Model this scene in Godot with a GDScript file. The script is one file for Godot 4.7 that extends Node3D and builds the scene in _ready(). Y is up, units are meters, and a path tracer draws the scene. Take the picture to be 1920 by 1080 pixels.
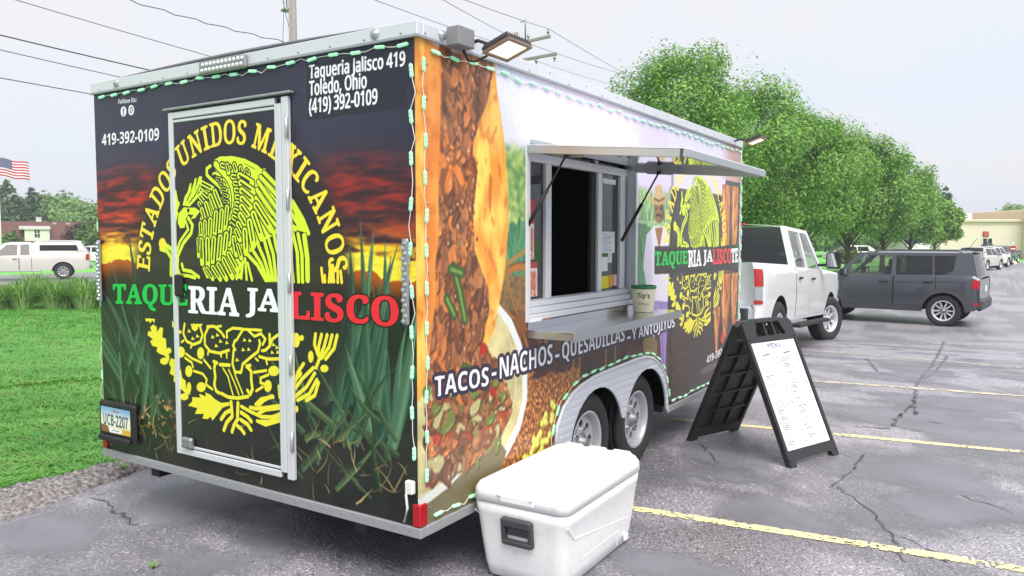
extends Node3D

# The origin lies on the ground under the trailer's rear right corner: x runs across its rear wall, -z along its serving side, y is up.
const FOCAL := 1452.3
var eye := Vector3(2.1322, 1.6089, 2.5975)
var look := Basis.from_euler(Vector3(deg_to_rad(-3.569), deg_to_rad(32.489), 0.0))
var rng := RandomNumberGenerator.new()
var M := {}
var fonts := {}
var used_names := {}

# ---------------------------------------------------------------- pixels of the photograph to places
func ray(px: float, py: float) -> Vector3:
	return look * Vector3((px - 960.0) / FOCAL, -(py - 540.0) / FOCAL, -1.0)
func on_rear(px: float, py: float, z := 0.0) -> Vector3:
	var d := ray(px, py)
	return eye + d * ((z - eye.z) / d.z)
func on_side(px: float, py: float, x := 0.0) -> Vector3:
	var d := ray(px, py)
	return eye + d * ((x - eye.x) / d.x)
func on_ground(px: float, py: float) -> Vector3:
	var d := ray(px, py)
	var h := 0.0
	var p := Vector3.ZERO
	for i in 12:
		p = eye + d * ((h - eye.y) / d.y)
		h = ground_y(p.x, p.z)
	p.y = h
	return p
func at_depth(px: float, py: float, depth: float) -> Vector3:
	return eye + ray(px, py) * depth
func below(px: float, depth: float) -> Vector3:      # the ground under a thing seen at px, at that depth
	var p := at_depth(px, 449.0, depth)
	p.y = ground_y(p.x, p.z)
	return p
func ground_y(x: float, z: float) -> float:          # the lot falls a little towards its drains, a dozen metres off
	var d := (eye.x - x) * 0.537 + (eye.z - z) * 0.8435
	return -0.33 * smoothstep(8.0, 17.0, d)

# ---------------------------------------------------------------- shapes
func sh(smooth := false) -> SurfaceTool:
	var st := SurfaceTool.new()
	st.begin(Mesh.PRIMITIVE_TRIANGLES)
	st.set_smooth_group(0 if smooth else -1)
	return st
func tri(st: SurfaceTool, a: Vector3, b: Vector3, c: Vector3) -> void:
	st.add_vertex(a); st.add_vertex(b); st.add_vertex(c)
func quad(st: SurfaceTool, a: Vector3, b: Vector3, c: Vector3, d: Vector3) -> void:
	tri(st, a, b, c); tri(st, a, c, d)
func quad_uv(st: SurfaceTool, p: Array, uv: Array) -> void:
	for i in [0, 1, 2, 0, 2, 3]:
		st.set_uv(uv[i]); st.add_vertex(p[i])
func box(st: SurfaceTool, at: Vector3, size: Vector3, basis := Basis(), bevel := 0.0) -> void:
	var h := size * 0.5
	var b := minf(bevel, minf(h.x, minf(h.y, h.z)) * 0.9)
	var P := func(v: Vector3) -> Vector3: return at + basis * v
	if b <= 0.0:
		for ax in 3:
			for s in [-1.0, 1.0]:
				var n := Vector3.ZERO; n[ax] = s * h[ax]
				var u := Vector3.ZERO; u[(ax + 1) % 3] = h[(ax + 1) % 3]
				var w := Vector3.ZERO; w[(ax + 2) % 3] = h[(ax + 2) % 3] * s
				quad(st, P.call(n - u - w), P.call(n - u + w), P.call(n + u + w), P.call(n + u - w))
		return
	for ax in 3:
		var a1 := (ax + 1) % 3
		var a2 := (ax + 2) % 3
		for s in [-1.0, 1.0]:
			var c := []
			for q in [[-1, -1], [-1, 1], [1, 1], [1, -1]]:
				var v := Vector3.ZERO
				v[ax] = s * h[ax]; v[a1] = q[0] * (h[a1] - b); v[a2] = q[1] * s * (h[a2] - b)
				c.append(P.call(v))
			quad(st, c[0], c[1], c[2], c[3])
		for s1 in [-1.0, 1.0]:                        # the edge that runs along ax
			for s2 in [-1.0, 1.0]:
				var e := []
				for q in [[-1, 0], [1, 0], [1, 1], [-1, 1]]:
					var v := Vector3.ZERO
					v[ax] = q[0] * (h[ax] - b)
					v[a1] = s1 * (h[a1] - (b if q[1] == 0 else 0.0)); v[a2] = s2 * (h[a2] - (0.0 if q[1] == 0 else b))
					e.append(P.call(v))
				if s1 * s2 > 0: quad(st, e[0], e[1], e[2], e[3])
				else: quad(st, e[3], e[2], e[1], e[0])
	for sx in [-1.0, 1.0]:
		for sy in [-1.0, 1.0]:
			for sz in [-1.0, 1.0]:
				var x := Vector3(sx * h.x, sy * (h.y - b), sz * (h.z - b))
				var y := Vector3(sx * (h.x - b), sy * h.y, sz * (h.z - b))
				var z := Vector3(sx * (h.x - b), sy * (h.y - b), sz * h.z)
				if sx * sy * sz < 0: tri(st, P.call(x), P.call(y), P.call(z))
				else: tri(st, P.call(x), P.call(z), P.call(y))
func frame_of(dir: Vector3) -> Basis:                # a basis whose z runs along dir
	var z := dir.normalized()
	var up := Vector3.UP if absf(z.y) < 0.95 else Vector3.RIGHT
	var x := up.cross(z).normalized()
	return Basis(x, z.cross(x), z)
func tube(st: SurfaceTool, pts: Array, r, sides := 8, caps := true) -> void:
	var rings := []
	for i in pts.size():
		var d: Vector3 = (pts[mini(i + 1, pts.size() - 1)] - pts[maxi(i - 1, 0)])
		var b := frame_of(d)
		var rad: float = r[i] if r is Array else r
		var ring := []
		for k in sides:
			var a := TAU * k / sides
			ring.append(pts[i] + (b.x * cos(a) + b.y * sin(a)) * rad)
		rings.append(ring)
	for i in pts.size() - 1:
		for k in sides:
			var k2 := (k + 1) % sides
			quad(st, rings[i][k], rings[i][k2], rings[i + 1][k2], rings[i + 1][k])
	if caps:
		for e in [0, pts.size() - 1]:
			for k in range(1, sides - 1):
				if e == 0: tri(st, rings[e][0], rings[e][k + 1], rings[e][k])
				else: tri(st, rings[e][0], rings[e][k], rings[e][k + 1])
func lathe(st: SurfaceTool, prof: Array, seg: int, xf := Transform3D()) -> void:     # prof: Vector2(radius, height), turned about local y
	for i in prof.size() - 1:
		for k in seg:
			var a := TAU * k / seg
			var b := TAU * (k + 1) / seg
			var p: Vector2 = prof[i]
			var q: Vector2 = prof[i + 1]
			var v0 := xf * Vector3(p.x * cos(a), p.y, p.x * sin(a))
			var v1 := xf * Vector3(p.x * cos(b), p.y, p.x * sin(b))
			var v2 := xf * Vector3(q.x * cos(b), q.y, q.x * sin(b))
			var v3 := xf * Vector3(q.x * cos(a), q.y, q.x * sin(a))
			if p.x > 1e-6: tri(st, v0, v1, v2)
			if q.x > 1e-6: tri(st, v0, v2, v3)
func prism(st: SurfaceTool, poly: PackedVector2Array, place: Callable, depth: float, uv = null) -> void:   # place(Vector2, depth) gives the point
	var pl := poly
	if Geometry2D.is_polygon_clockwise(pl):
		pl = pl.duplicate(); pl.reverse()
	var idx := Geometry2D.triangulate_polygon(pl)
	for d in ([0.0, depth] if depth != 0.0 else [0.0]):
		for i in range(0, idx.size(), 3):
			for k in ([0, 1, 2] if d == 0.0 else [0, 2, 1]):
				var q: Vector2 = pl[idx[i + k]]
				if uv != null: st.set_uv(uv.call(q))
				st.add_vertex(place.call(q, d))
	if depth == 0.0: return
	for i in pl.size():
		var p: Vector2 = pl[i]
		var q: Vector2 = pl[(i + 1) % pl.size()]
		var list := [[p, 0.0], [p, depth], [q, depth], [p, 0.0], [q, depth], [q, 0.0]]
		for e in list:
			if uv != null: st.set_uv(uv.call(e[0]))
			st.add_vertex(place.call(e[0], e[1]))
func obj(called: String, st: SurfaceTool, mat: Material, parent: Node = self, normals := true) -> MeshInstance3D:
	if normals: st.generate_normals()
	var mi := MeshInstance3D.new()
	mi.mesh = st.commit()
	mi.material_override = mat
	put(mi, called, parent)
	return mi
func share(called: String, mesh: Mesh, mat: Material, parent: Node, xf: Transform3D) -> MeshInstance3D:
	var mi := MeshInstance3D.new()
	mi.mesh = mesh; mi.material_override = mat
	put(mi, called, parent)
	mi.transform = xf
	return mi
func put(n: Node3D, called: String, parent: Node) -> void:
	if parent == self:
		var k: int = used_names.get(called, 0)
		used_names[called] = k + 1
		n.name = called if k == 0 else "%s_%03d" % [called, k]
		add_child(n)
	else:
		n.name = called
		parent.add_child(n, true)
func thing(called: String, label: String, category: String, at := Vector3.ZERO, turn := 0.0, group := "") -> Node3D:
	var o := Node3D.new()
	put(o, called, self)
	o.position = at; o.rotation.y = turn
	tag(o, label, category, group)
	return o
func tag(o: Node, label: String, category: String, group := "", kind := "") -> void:
	o.set_meta("label", label); o.set_meta("category", category)
	if group: o.set_meta("group", group)
	if kind: o.set_meta("kind", kind)
func part(called: String, parent: Node) -> Node3D:
	var o := Node3D.new()
	put(o, called, parent)
	return o
func structure(o: Node, label := "") -> void:
	o.set_meta("kind", "structure")
	if label: o.set_meta("label", label)
func copy_thing(o: Node3D, called: String, label: String) -> Node3D:
	var c: Node3D = o.duplicate()
	put(c, called, self)
	c.set_meta("label", label)
	return c

# ---------------------------------------------------------------- materials (colours given as sRGB bytes of the base colour)
func rgb(r: float, g: float, b: float) -> Color:
	return Color(r / 255.0, g / 255.0, b / 255.0)
func mt(c: Color, rough := 0.7, metal := 0.0, spec := 0.5) -> StandardMaterial3D:
	var m := StandardMaterial3D.new()
	m.albedo_color = c; m.roughness = rough; m.metallic = metal; m.metallic_specular = spec
	m.cull_mode = BaseMaterial3D.CULL_DISABLED
	return m
func glass(c: Color, alpha: float, rough := 0.03) -> StandardMaterial3D:
	var m := mt(c, rough)
	m.albedo_color.a = alpha
	m.transparency = BaseMaterial3D.TRANSPARENCY_ALPHA
	return m
func paint(c: Color, rough := 0.35) -> StandardMaterial3D:
	var m := mt(c, rough)
	m.clearcoat_enabled = true; m.clearcoat = 0.8; m.clearcoat_roughness = 0.05
	return m
func glow(c: Color, e: float) -> StandardMaterial3D:
	var m := mt(c, 0.5)
	m.emission_enabled = true; m.emission = c; m.emission_energy_multiplier = e
	return m
func noise_tex(freq: float, a: Color, b: Color, size := 512, octaves := 4, kind := FastNoiseLite.TYPE_SIMPLEX_SMOOTH, sd := 1, mid := 0.5, spread := 0.5) -> ImageTexture:
	# a seamless noise, coloured between a and b
	var n := FastNoiseLite.new()
	n.noise_type = kind; n.frequency = freq; n.fractal_octaves = octaves; n.seed = sd
	var im := n.get_seamless_image(size, size, false, false, 0.12, true)
	im.convert(Image.FORMAT_RGB8)
	for y in size:
		for x in size:
			var t := clampf((im.get_pixel(x, y).r - mid + spread) / (2.0 * spread), 0.0, 1.0)
			im.set_pixel(x, y, a.lerp(b, t))
	im.generate_mipmaps()
	return ImageTexture.create_from_image(im)
func noise_relief(m: StandardMaterial3D, freq: float, scale: float, world := true, sd := 5, tile := 1.0, size := 256) -> void:
	var n := FastNoiseLite.new()
	n.frequency = freq; n.fractal_octaves = 4; n.seed = sd
	var im := n.get_seamless_image(size, size, false, false, 0.12, true)
	im.convert(Image.FORMAT_RGB8)
	im.bump_map_to_normal_map(scale)
	m.normal_enabled = true
	m.normal_texture = ImageTexture.create_from_image(im)
	m.uv1_triplanar = true
	if world: m.uv1_world_triplanar = true
	m.uv1_scale = Vector3.ONE * tile
func font(serif: bool, bold: bool) -> Font:
	var key := [serif, bold]
	if not fonts.has(key):
		var f := SystemFont.new()
		f.font_names = PackedStringArray(["Droid Serif" if serif else "Droid Sans"])
		f.font_weight = 700 if bold else 400
		fonts[key] = f
	return fonts[key]
var glyphs := {}
func glyph_tris(text: String, f: Font) -> PackedVector2Array:       # the triangles of a text, fitted to the unit square (0, 0) lower left
	var key := [text, f]
	if glyphs.has(key): return glyphs[key]
	var t := TextMesh.new()
	t.text = text; t.font = f; t.font_size = 64; t.depth = 0.0; t.pixel_size = 0.01; t.curve_step = 2.0
	var a := t.get_mesh_arrays()
	var out := PackedVector2Array()
	var v: PackedVector3Array = a[Mesh.ARRAY_VERTEX]
	var ix: PackedInt32Array = a[Mesh.ARRAY_INDEX] if a[Mesh.ARRAY_INDEX] != null else PackedInt32Array(range(v.size()))
	var lo := Vector2(1e9, 1e9)
	var hi := -lo
	for p in v:
		lo = lo.min(Vector2(p.x, p.y)); hi = hi.max(Vector2(p.x, p.y))
	for i in ix: out.append((Vector2(v[i].x, v[i].y) - lo) / (hi - lo))
	glyphs[key] = out
	glyphs[[text, f, "aspect"]] = (hi.x - lo.x) / (hi.y - lo.y)
	return out

# ---------------------------------------------------------------- a printed sheet: an image laid out in metres of the surface it covers
class Sheet:
	var im: Image
	var x0 := 0.0
	var y1 := 0.0
	var s := 500.0
	var host: Node3D
	func _init(h: Node3D, left: float, top: float, w: float, hgt: float, ppm: float, bg: Color) -> void:
		host = h; x0 = left; y1 = top; s = ppm
		im = Image.create(int(w * ppm), int(hgt * ppm), false, Image.FORMAT_RGB8)
		im.fill(bg)
	func px(p: Vector2) -> Vector2:
		return Vector2((p.x - x0) * s, (y1 - p.y) * s)
	func base(div: int, fn: Callable) -> void:
		var w := im.get_width() / div
		var h := im.get_height() / div
		var b := Image.create(w, h, false, Image.FORMAT_RGB8)
		for y in h:
			for x in w:
				b.set_pixel(x, y, fn.call(x0 + (x + 0.5) * div / s, y1 - (y + 0.5) * div / s))
		b.resize(im.get_width(), im.get_height(), Image.INTERPOLATE_BILINEAR)
		im = b
	func rows(pts: PackedVector2Array) -> Array:                     # spans of a polygon given in pixels: [y, xa, xb]
		var out := []
		var lo := 1e9
		var hi := -1e9
		for p in pts:
			lo = minf(lo, p.y); hi = maxf(hi, p.y)
		var n := pts.size()
		for y in range(maxi(0, int(floor(lo))), mini(im.get_height(), int(ceil(hi)) + 1)):
			var yc := y + 0.5
			var xs := []
			for i in n:
				var a := pts[i]
				var b := pts[(i + 1) % n]
				if (a.y <= yc) != (b.y <= yc):
					xs.append(a.x + (yc - a.y) / (b.y - a.y) * (b.x - a.x))
			if n > 3: xs.sort()
			elif xs.size() == 2 and xs[0] > xs[1]: xs.reverse()
			for k in range(0, xs.size() - 1, 2):
				var xa := maxi(0, roundi(xs[k]))
				var xb := mini(im.get_width(), roundi(xs[k + 1]))
				if xb > xa: out.append([y, xa, xb])
		return out
	func fill_px(pts: PackedVector2Array, c: Color) -> void:
		for r in rows(pts): im.fill_rect(Rect2i(r[1], r[0], r[2] - r[1], 1), c)
	func poly(pts: PackedVector2Array, c: Color) -> void:
		var q := PackedVector2Array()
		for p in pts: q.append(px(p))
		fill_px(q, c)
	func poly_fn(pts: PackedVector2Array, fn: Callable) -> void:     # fn(x, y in metres) gives the colour
		var q := PackedVector2Array()
		for p in pts: q.append(px(p))
		for r in rows(q):
			for x in range(r[1], r[2]):
				im.set_pixel(x, r[0], fn.call(x0 + (x + 0.5) / s, y1 - (r[0] + 0.5) / s))
	func disc(c: Vector2, rad: float, col: Color, squash := 1.0) -> void:
		var q := PackedVector2Array()
		for k in 20: q.append(c + Vector2(cos(TAU * k / 20) * rad * squash, sin(TAU * k / 20) * rad))
		poly(q, col)
	func stroke(pts: Array, width, c: Color) -> void:
		for i in pts.size():
			var w: float = width[i] if width is Array else width
			if w * s > 2.0: disc(pts[i], w * 0.5, c)
			if i == 0: continue
			var w0: float = width[i - 1] if width is Array else width
			var d: Vector2 = (pts[i] - pts[i - 1]).normalized().orthogonal()
			poly(PackedVector2Array([pts[i - 1] + d * w0 * 0.5, pts[i] + d * w * 0.5, pts[i] - d * w * 0.5, pts[i - 1] - d * w0 * 0.5]), c)
	func text(t: String, f: Font, bl: Vector2, br: Vector2, tl: Vector2, c: Color, grow := 0.0) -> void:   # fitted to the parallelogram of its box
		var tris: PackedVector2Array = host.glyph_tris(t, f)
		var ux := br - bl
		var uy := tl - bl
		var offs := [Vector2.ZERO]
		if grow > 0.0:
			offs = []
			for k in 10: offs.append(Vector2(cos(TAU * k / 10), sin(TAU * k / 10)) * grow)
		for o in offs:
			for i in range(0, tris.size(), 3):
				var q := PackedVector2Array()
				for k in 3: q.append(px(bl + o + ux * tris[i + k].x + uy * tris[i + k].y))
				fill_px(q, c)
	func soften(x: float, top: float, w: float, h: float, factor: float) -> void:     # a printed photograph is less sharp than lettering
		var r := Rect2i(px(Vector2(x, top)), Vector2(w, h) * s).intersection(Rect2i(Vector2i.ZERO, im.get_size()))
		var part := im.get_region(r)
		part.resize(int(r.size.x / factor), int(r.size.y / factor), Image.INTERPOLATE_LANCZOS)
		part.resize(r.size.x, r.size.y, Image.INTERPOLATE_CUBIC)
		im.blit_rect(part, Rect2i(Vector2i.ZERO, r.size), r.position)
	func texture() -> ImageTexture:
		im.generate_mipmaps()
		return ImageTexture.create_from_image(im)
	func uv(p: Vector2) -> Vector2:
		return Vector2((p.x - x0) * s / im.get_width(), (y1 - p.y) * s / im.get_height())

# ---------------------------------------------------------------- prints
func up_a(l: Array, xf: Transform2D) -> Array:          # traced on the upper half of the rear crest
	var out := []
	for i in range(0, l.size(), 2):
		var p := on_rear(320.0 + l[i] / 3.0, 200.0 + l[i + 1] / 3.0)
		out.append(xf * Vector2(p.x, p.y))
	return out
func low_b(l: Array, xf: Transform2D) -> Array:         # traced on the lower half of the rear crest
	var out := []
	for i in range(0, l.size(), 2):
		var p := on_rear(240.0 + l[i] / 3.857, 560.0 + l[i + 1] / 3.857)
		out.append(xf * Vector2(p.x, p.y))
	return out
func crest(s: Sheet, xf: Transform2D, dark: Color) -> void:
	var k := xf.get_scale().y
	var lime := rgb(214, 240, 52)
	var yel := rgb(245, 224, 62)
	var W := func(w: float) -> float: return w * 0.00128 * k
	var ST := func(l: Array, w: float, c: Color) -> void: s.stroke(up_a(l, xf), W.call(w), c)
	var PO := func(l: Array, c: Color) -> void: s.poly(PackedVector2Array(up_a(l, xf)), c)
	var FE := func(l: Array, c: Color) -> void:
		for i in range(0, l.size(), 5):
			var p := up_a([l[i], l[i + 1], l[i + 2], l[i + 3]], xf)
			var w: float = W.call(l[i + 4])
			var line: float = W.call(8.0)
			s.stroke([p[0], p[1]], w + line * 0.9, dark)
			s.stroke([p[0], p[1]], w - line * 0.5, c)
			s.stroke([p[0].lerp(p[1], -0.02), p[0].lerp(p[1], 0.78)], line, dark)
	# the ring of letters
	var word := "ESTADOS UNIDOS MEXICANOS"
	var f := font(true, false)
	var cx := Vector2(-1.245, 1.382)
	var rad := 0.715
	var widths := []
	var total := 0.0
	for ch in word:
		var w := 0.4
		if ch != " ":
			glyph_tris(ch, f)
			w = glyphs[[ch, f, "aspect"]] + 0.2
		widths.append(w); total += w
	var a := deg_to_rad(176.5)
	var span := deg_to_rad(171.0)
	for i in word.length():
		var ch := word[i]
		var half: float = span * widths[i] / total * 0.5
		a -= half
		if ch != " ":
			var n := Vector2(cos(a), sin(a))
			var t := Vector2(n.y, -n.x)
			var hgt := 0.118
			var wd: float = half * rad * 2.0 * 0.86
			var o := cx + n * rad
			s.text(ch, f, xf * (o - t * wd * 0.5), xf * (o + t * wd * 0.5), xf * (o - t * wd * 0.5 + n * hgt), yel, 0.004 * k)
			s.text(ch, f, xf * (o - t * wd * 0.5), xf * (o + t * wd * 0.5), xf * (o - t * wd * 0.5 + n * hgt), yel)
		a -= half
	# wing: leading edge and the bands behind it
	PO.call([252, 335, 300, 300, 400, 310, 480, 350, 530, 375, 612, 455, 690, 540, 745, 635, 774, 712, 700, 692, 640, 700, 570, 735, 500, 775, 450, 830, 424, 872, 384, 840, 344, 690, 352, 600, 340, 480, 290, 400], lime)
	PO.call([192, 425, 262, 465, 330, 560, 350, 690, 402, 790, 432, 850, 404, 966, 216, 966, 172, 860, 163, 745, 176, 650, 188, 565, 172, 500], lime)
	PO.call([250, 335, 256, 302, 290, 282, 360, 279, 430, 294, 500, 330, 524, 352, 549, 347, 532, 376, 506, 401, 478, 402, 452, 384, 430, 372, 440, 362, 470, 376, 500, 380, 508, 366, 480, 346, 430, 322, 370, 307, 312, 306, 286, 318, 276, 338], lime)
	ST.call([266, 325, 300, 362, 338, 405, 362, 455, 371, 520, 368, 580, 350, 635], 36, dark)
	ST.call([236, 335, 216, 350, 216, 385, 250, 418, 290, 452, 310, 500, 314, 560, 298, 612], 24, dark)
	ST.call([266, 325, 300, 362, 338, 405, 362, 455, 371, 520, 368, 580, 350, 635], 26, lime)
	ST.call([236, 335, 216, 350, 216, 385, 250, 418, 290, 452, 310, 500, 314, 560, 298, 612], 15, lime)
	ST.call([250, 380, 262, 372, 285, 392, 312, 425, 335, 470, 342, 530, 335, 580], 9, lime)
	FE.call([300, 330, 345, 345, 26, 330, 330, 340, 372, 24, 370, 330, 382, 362, 24, 405, 345, 410, 372, 24, 440, 360, 452, 380, 20], lime)
	FE.call([272, 405, 296, 412, 18, 290, 432, 314, 440, 18, 304, 462, 328, 470, 18, 312, 496, 334, 504, 18, 314, 532, 336, 540, 18, 312, 566, 332, 576, 18], lime)
	FE.call([360, 395, 398, 402, 26, 372, 432, 404, 440, 26, 378, 470, 410, 478, 26, 382, 508, 412, 516, 26, 380, 546, 410, 556, 26, 374, 584, 402, 598, 26, 364, 622, 392, 640, 26, 352, 660, 376, 684, 24], lime)
	FE.call([400, 390, 470, 432, 34, 408, 430, 478, 480, 34, 412, 474, 476, 528, 34, 414, 520, 464, 574, 34, 412, 566, 452, 622, 34, 404, 612, 438, 668, 34, 392, 660, 420, 712, 30, 380, 700, 402, 748, 28], lime)
	# long flight feathers
	for l in [[492, 514, 546, 602, 606, 668], [498, 468, 556, 556, 618, 640], [506, 424, 566, 512, 634, 606, 702, 690], [518, 396, 592, 478, 656, 560, 716, 660], [538, 372, 620, 455, 690, 540, 745, 635, 775, 712]]:
		ST.call(l, 26, dark)
		ST.call(l, 18, lime)
	PO.call([670, 520, 720, 590, 776, 713, 700, 690, 672, 660, 724, 676, 700, 610], lime)
	FE.call([492, 556, 578, 692, 34, 478, 606, 524, 736, 36, 456, 650, 478, 780, 36, 430, 700, 436, 820, 34], lime)
	# tail
	for l in [[592, 706, 606, 790, 640, 900, 660, 984], [560, 732, 590, 830, 606, 975], [536, 740, 566, 850, 590, 975], [500, 766, 540, 860, 575, 975], [470, 800, 520, 880, 560, 975], [440, 825, 500, 890, 548, 975], [640, 712, 676, 840, 690, 984], [684, 702, 712, 820, 720, 984], [716, 716, 738, 830, 742, 984]]:
		ST.call(l, 17, lime)
	ST.call([752, 728, 768, 850, 770, 975], 24, lime)
	# neck and breast
	FE.call([190, 430, 250, 462, 26, 182, 470, 236, 516, 26, 178, 508, 214, 552, 26, 172, 545, 196, 585, 24], lime)
	FE.call([262, 480, 300, 575, 30, 236, 505, 270, 595, 30, 212, 548, 238, 630, 30, 188, 580, 206, 645, 28], lime)
	FE.call([330, 570, 318, 690, 30, 300, 590, 290, 716, 30, 268, 600, 258, 730, 30, 236, 640, 232, 742, 30, 206, 652, 206, 740, 28, 180, 660, 184, 728, 26], lime)
	FE.call([345, 690, 340, 770, 32, 326, 720, 314, 830, 32, 292, 736, 280, 878, 32, 256, 745, 246, 890, 32, 220, 750, 222, 900, 32, 186, 752, 190, 880, 30, 166, 745, 170, 840, 22], lime)
	FE.call([368, 740, 382, 830, 30, 340, 830, 388, 920, 30, 310, 860, 360, 958, 30, 280, 888, 326, 968, 28, 250, 905, 292, 970, 26, 216, 912, 250, 968, 24, 390, 780, 410, 850, 26], lime)
	for l in [[420, 870, 410, 965], [432, 856, 440, 970], [446, 880, 470, 975], [400, 900, 384, 968]]: ST.call(l, 13, lime)
	# head, comb and beak
	PO.call([58, 602, 86, 568, 150, 568, 178, 588, 166, 606, 150, 628, 124, 632, 142, 610, 112, 606, 96, 634, 92, 682, 66, 684, 52, 650], lime)
	PO.call([80, 556, 92, 505, 108, 480, 122, 430, 130, 432, 128, 478, 150, 404, 160, 404, 148, 480, 172, 394, 190, 392, 186, 440, 160, 500, 190, 470, 196, 480, 150, 530, 120, 562], lime)
	ST.call([118, 540, 150, 500, 178, 440], 5, dark); ST.call([104, 530, 128, 480], 5, dark)
	s.disc(up_a([112, 584], xf)[0], W.call(9), dark)
	# serpent
	ST.call([112, 626, 136, 668, 128, 712, 84, 768, 54, 838, 50, 905, 66, 955], 17, lime)
	ST.call([96, 640, 112, 690, 66, 756, 42, 830, 38, 900, 44, 950], 13, lime)
	ST.call([76, 885, 84, 918, 128, 926, 172, 958], 15, lime)
	ST.call([60, 948, 110, 950, 150, 962], 15, lime)
	for l in [[38, 480, 46, 530, 36, 580], [56, 545, 40, 592, 30, 600], [48, 600, 34, 650, 22, 668], [-42, 770, 4, 800, 20, 850, 20, 940], [-56, 800, -20, 812, 4, 850, 2, 945]]: ST.call(l, 20, lime)
	s.disc(up_a([-46, 772], xf)[0], W.call(26), yel)
	for l in [[848, 908, 856, 985], [866, 950, 868, 985], [890, 985, 898, 900, 912, 892, 918, 985], [904, 920, 904, 985], [940, 925, 940, 988], [956, 925, 962, 988]]: ST.call(l, 13, yel)
	# ---- lower half
	var SB := func(l: Array, w: float) -> void: s.stroke(low_b(l, xf), w * 0.00082 * k, lime.lerp(yel, 0.7))
	var PB := func(l: Array, c: Color) -> void: s.poly(PackedVector2Array(low_b(l, xf)), c)
	var mid := lime.lerp(yel, 0.7)
	for l in [[122, 142, 196, 146, 190, 178, 176, 156, 160, 178, 148, 160, 132, 168], [182, 186, 208, 205, 210, 245, 232, 205, 254, 212, 248, 280, 274, 288, 278, 350, 300, 420, 296, 452, 262, 410, 232, 400, 206, 382, 212, 350, 176, 342, 160, 306, 180, 294, 140, 262, 150, 232, 172, 240, 160, 206],
			[310, 430, 340, 440, 400, 516, 408, 570, 432, 590, 440, 650, 470, 690, 440, 690, 400, 650, 376, 640, 382, 600, 330, 604, 332, 560, 300, 540, 312, 500, 296, 470],
			[450, 770, 480, 740, 482, 708, 540, 712, 530, 684, 580, 704, 574, 674, 612, 690, 640, 720, 690, 750, 750, 744, 752, 768, 700, 785, 650, 850, 626, 880, 616, 850, 590, 868, 552, 862, 566, 830, 500, 830, 518, 788],
			[318, 155, 334, 180, 340, 210, 320, 206], [360, 228, 404, 228, 402, 252, 366, 250], [470, 180, 526, 180, 520, 222, 500, 236, 480, 220]]:
		PB.call(l, mid)
	for c in [[542, 392, 26, 44], [456, 522, 26, 42], [546, 636, 34, 36], [1028, 628, 28, 44], [1070, 520, 40, 38], [1420, 505, 30, 28], [1216, 300, 28, 54], [400, 384, 28, 40], [1256, 284, 16, 22], [1218, 798, 14, 26], [296, 376, 18, 22], [262, 452, 30, 26], [424, 706, 30, 26], [458, 640, 16, 40], [1322, 420, 20, 44]]:
		var q := []
		for i in 16: q.append_array([c[0] + cos(TAU * i / 16) * c[2], c[1] + sin(TAU * i / 16) * c[3]])
		PB.call(q, mid)
	for l in [[426, 180, 416, 250, 440, 306, 490, 330, 540, 310, 556, 262, 536, 196], [600, 200, 572, 260, 572, 330, 610, 378, 680, 392, 746, 370], [590, 200, 640, 198, 690, 240, 712, 272], [780, 372, 772, 470, 790, 528, 834, 530, 846, 470, 900, 424, 956, 380, 972, 320, 966, 300], [790, 300, 776, 340, 792, 366], [1040, 256, 1042, 340, 1010, 370, 986, 374], [966, 416, 1030, 434, 1110, 432], [1100, 260, 1060, 290, 1042, 340]]: SB.call(l, 20)
	for l in [[650, 460, 640, 500, 648, 560, 640, 620, 654, 664, 676, 680], [636, 452, 660, 462], [900, 480, 874, 486, 906, 520, 908, 590, 916, 650, 900, 690, 880, 660], [692, 682, 740, 708, 810, 716, 884, 704], [682, 474, 750, 478]]: SB.call(l, 24)
	for l in [[704, 500, 740, 560, 760, 640, 776, 690], [744, 510, 776, 580, 800, 640, 818, 690], [790, 546, 820, 620, 846, 684]]: SB.call(l, 13)
	for l in [[436, 396, 480, 430, 548, 460], [430, 426, 478, 460, 486, 492], [566, 440, 614, 500], [492, 520, 556, 540, 586, 580, 580, 612], [586, 622, 626, 652], [926, 530, 1016, 516], [1030, 548, 976, 570, 974, 606, 1000, 612], [944, 664, 990, 634], [732, 280, 730, 236, 776, 210, 860, 220, 980, 226], [800, 300, 830, 250, 850, 220], [884, 226, 930, 270, 980, 250], [986, 260, 1010, 290, 990, 330]]: SB.call(l, 18)
	for p in [[460, 232], [486, 286], [520, 268], [630, 274], [664, 260], [686, 306], [656, 338], [732, 316], [860, 296], [898, 300], [850, 366], [890, 364], [806, 440], [1070, 330], [1060, 386], [1094, 350], [1100, 384]]:
		PB.call([p[0] - 13, p[1] + 12, p[0] - 6, p[1] - 16, p[0] + 15, p[1] + 8], mid)
	for p in [[420, 300, 404, 312], [480, 332, 470, 352], [596, 384, 594, 402], [690, 396, 690, 416], [730, 392, 730, 424], [940, 430, 956, 446], [1016, 440, 1022, 470], [520, 194, 548, 186], [660, 200, 690, 196]]: SB.call(p, 16)
	for l in [[762, 744, 770, 842], [812, 752, 808, 848], [690, 868, 720, 824, 752, 806], [710, 946, 730, 890, 768, 850], [768, 958, 784, 910, 812, 862], [834, 820, 880, 850, 908, 884], [832, 872, 880, 904, 906, 944], [806, 914, 836, 940, 856, 968]]: SB.call(l, 28)
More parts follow.
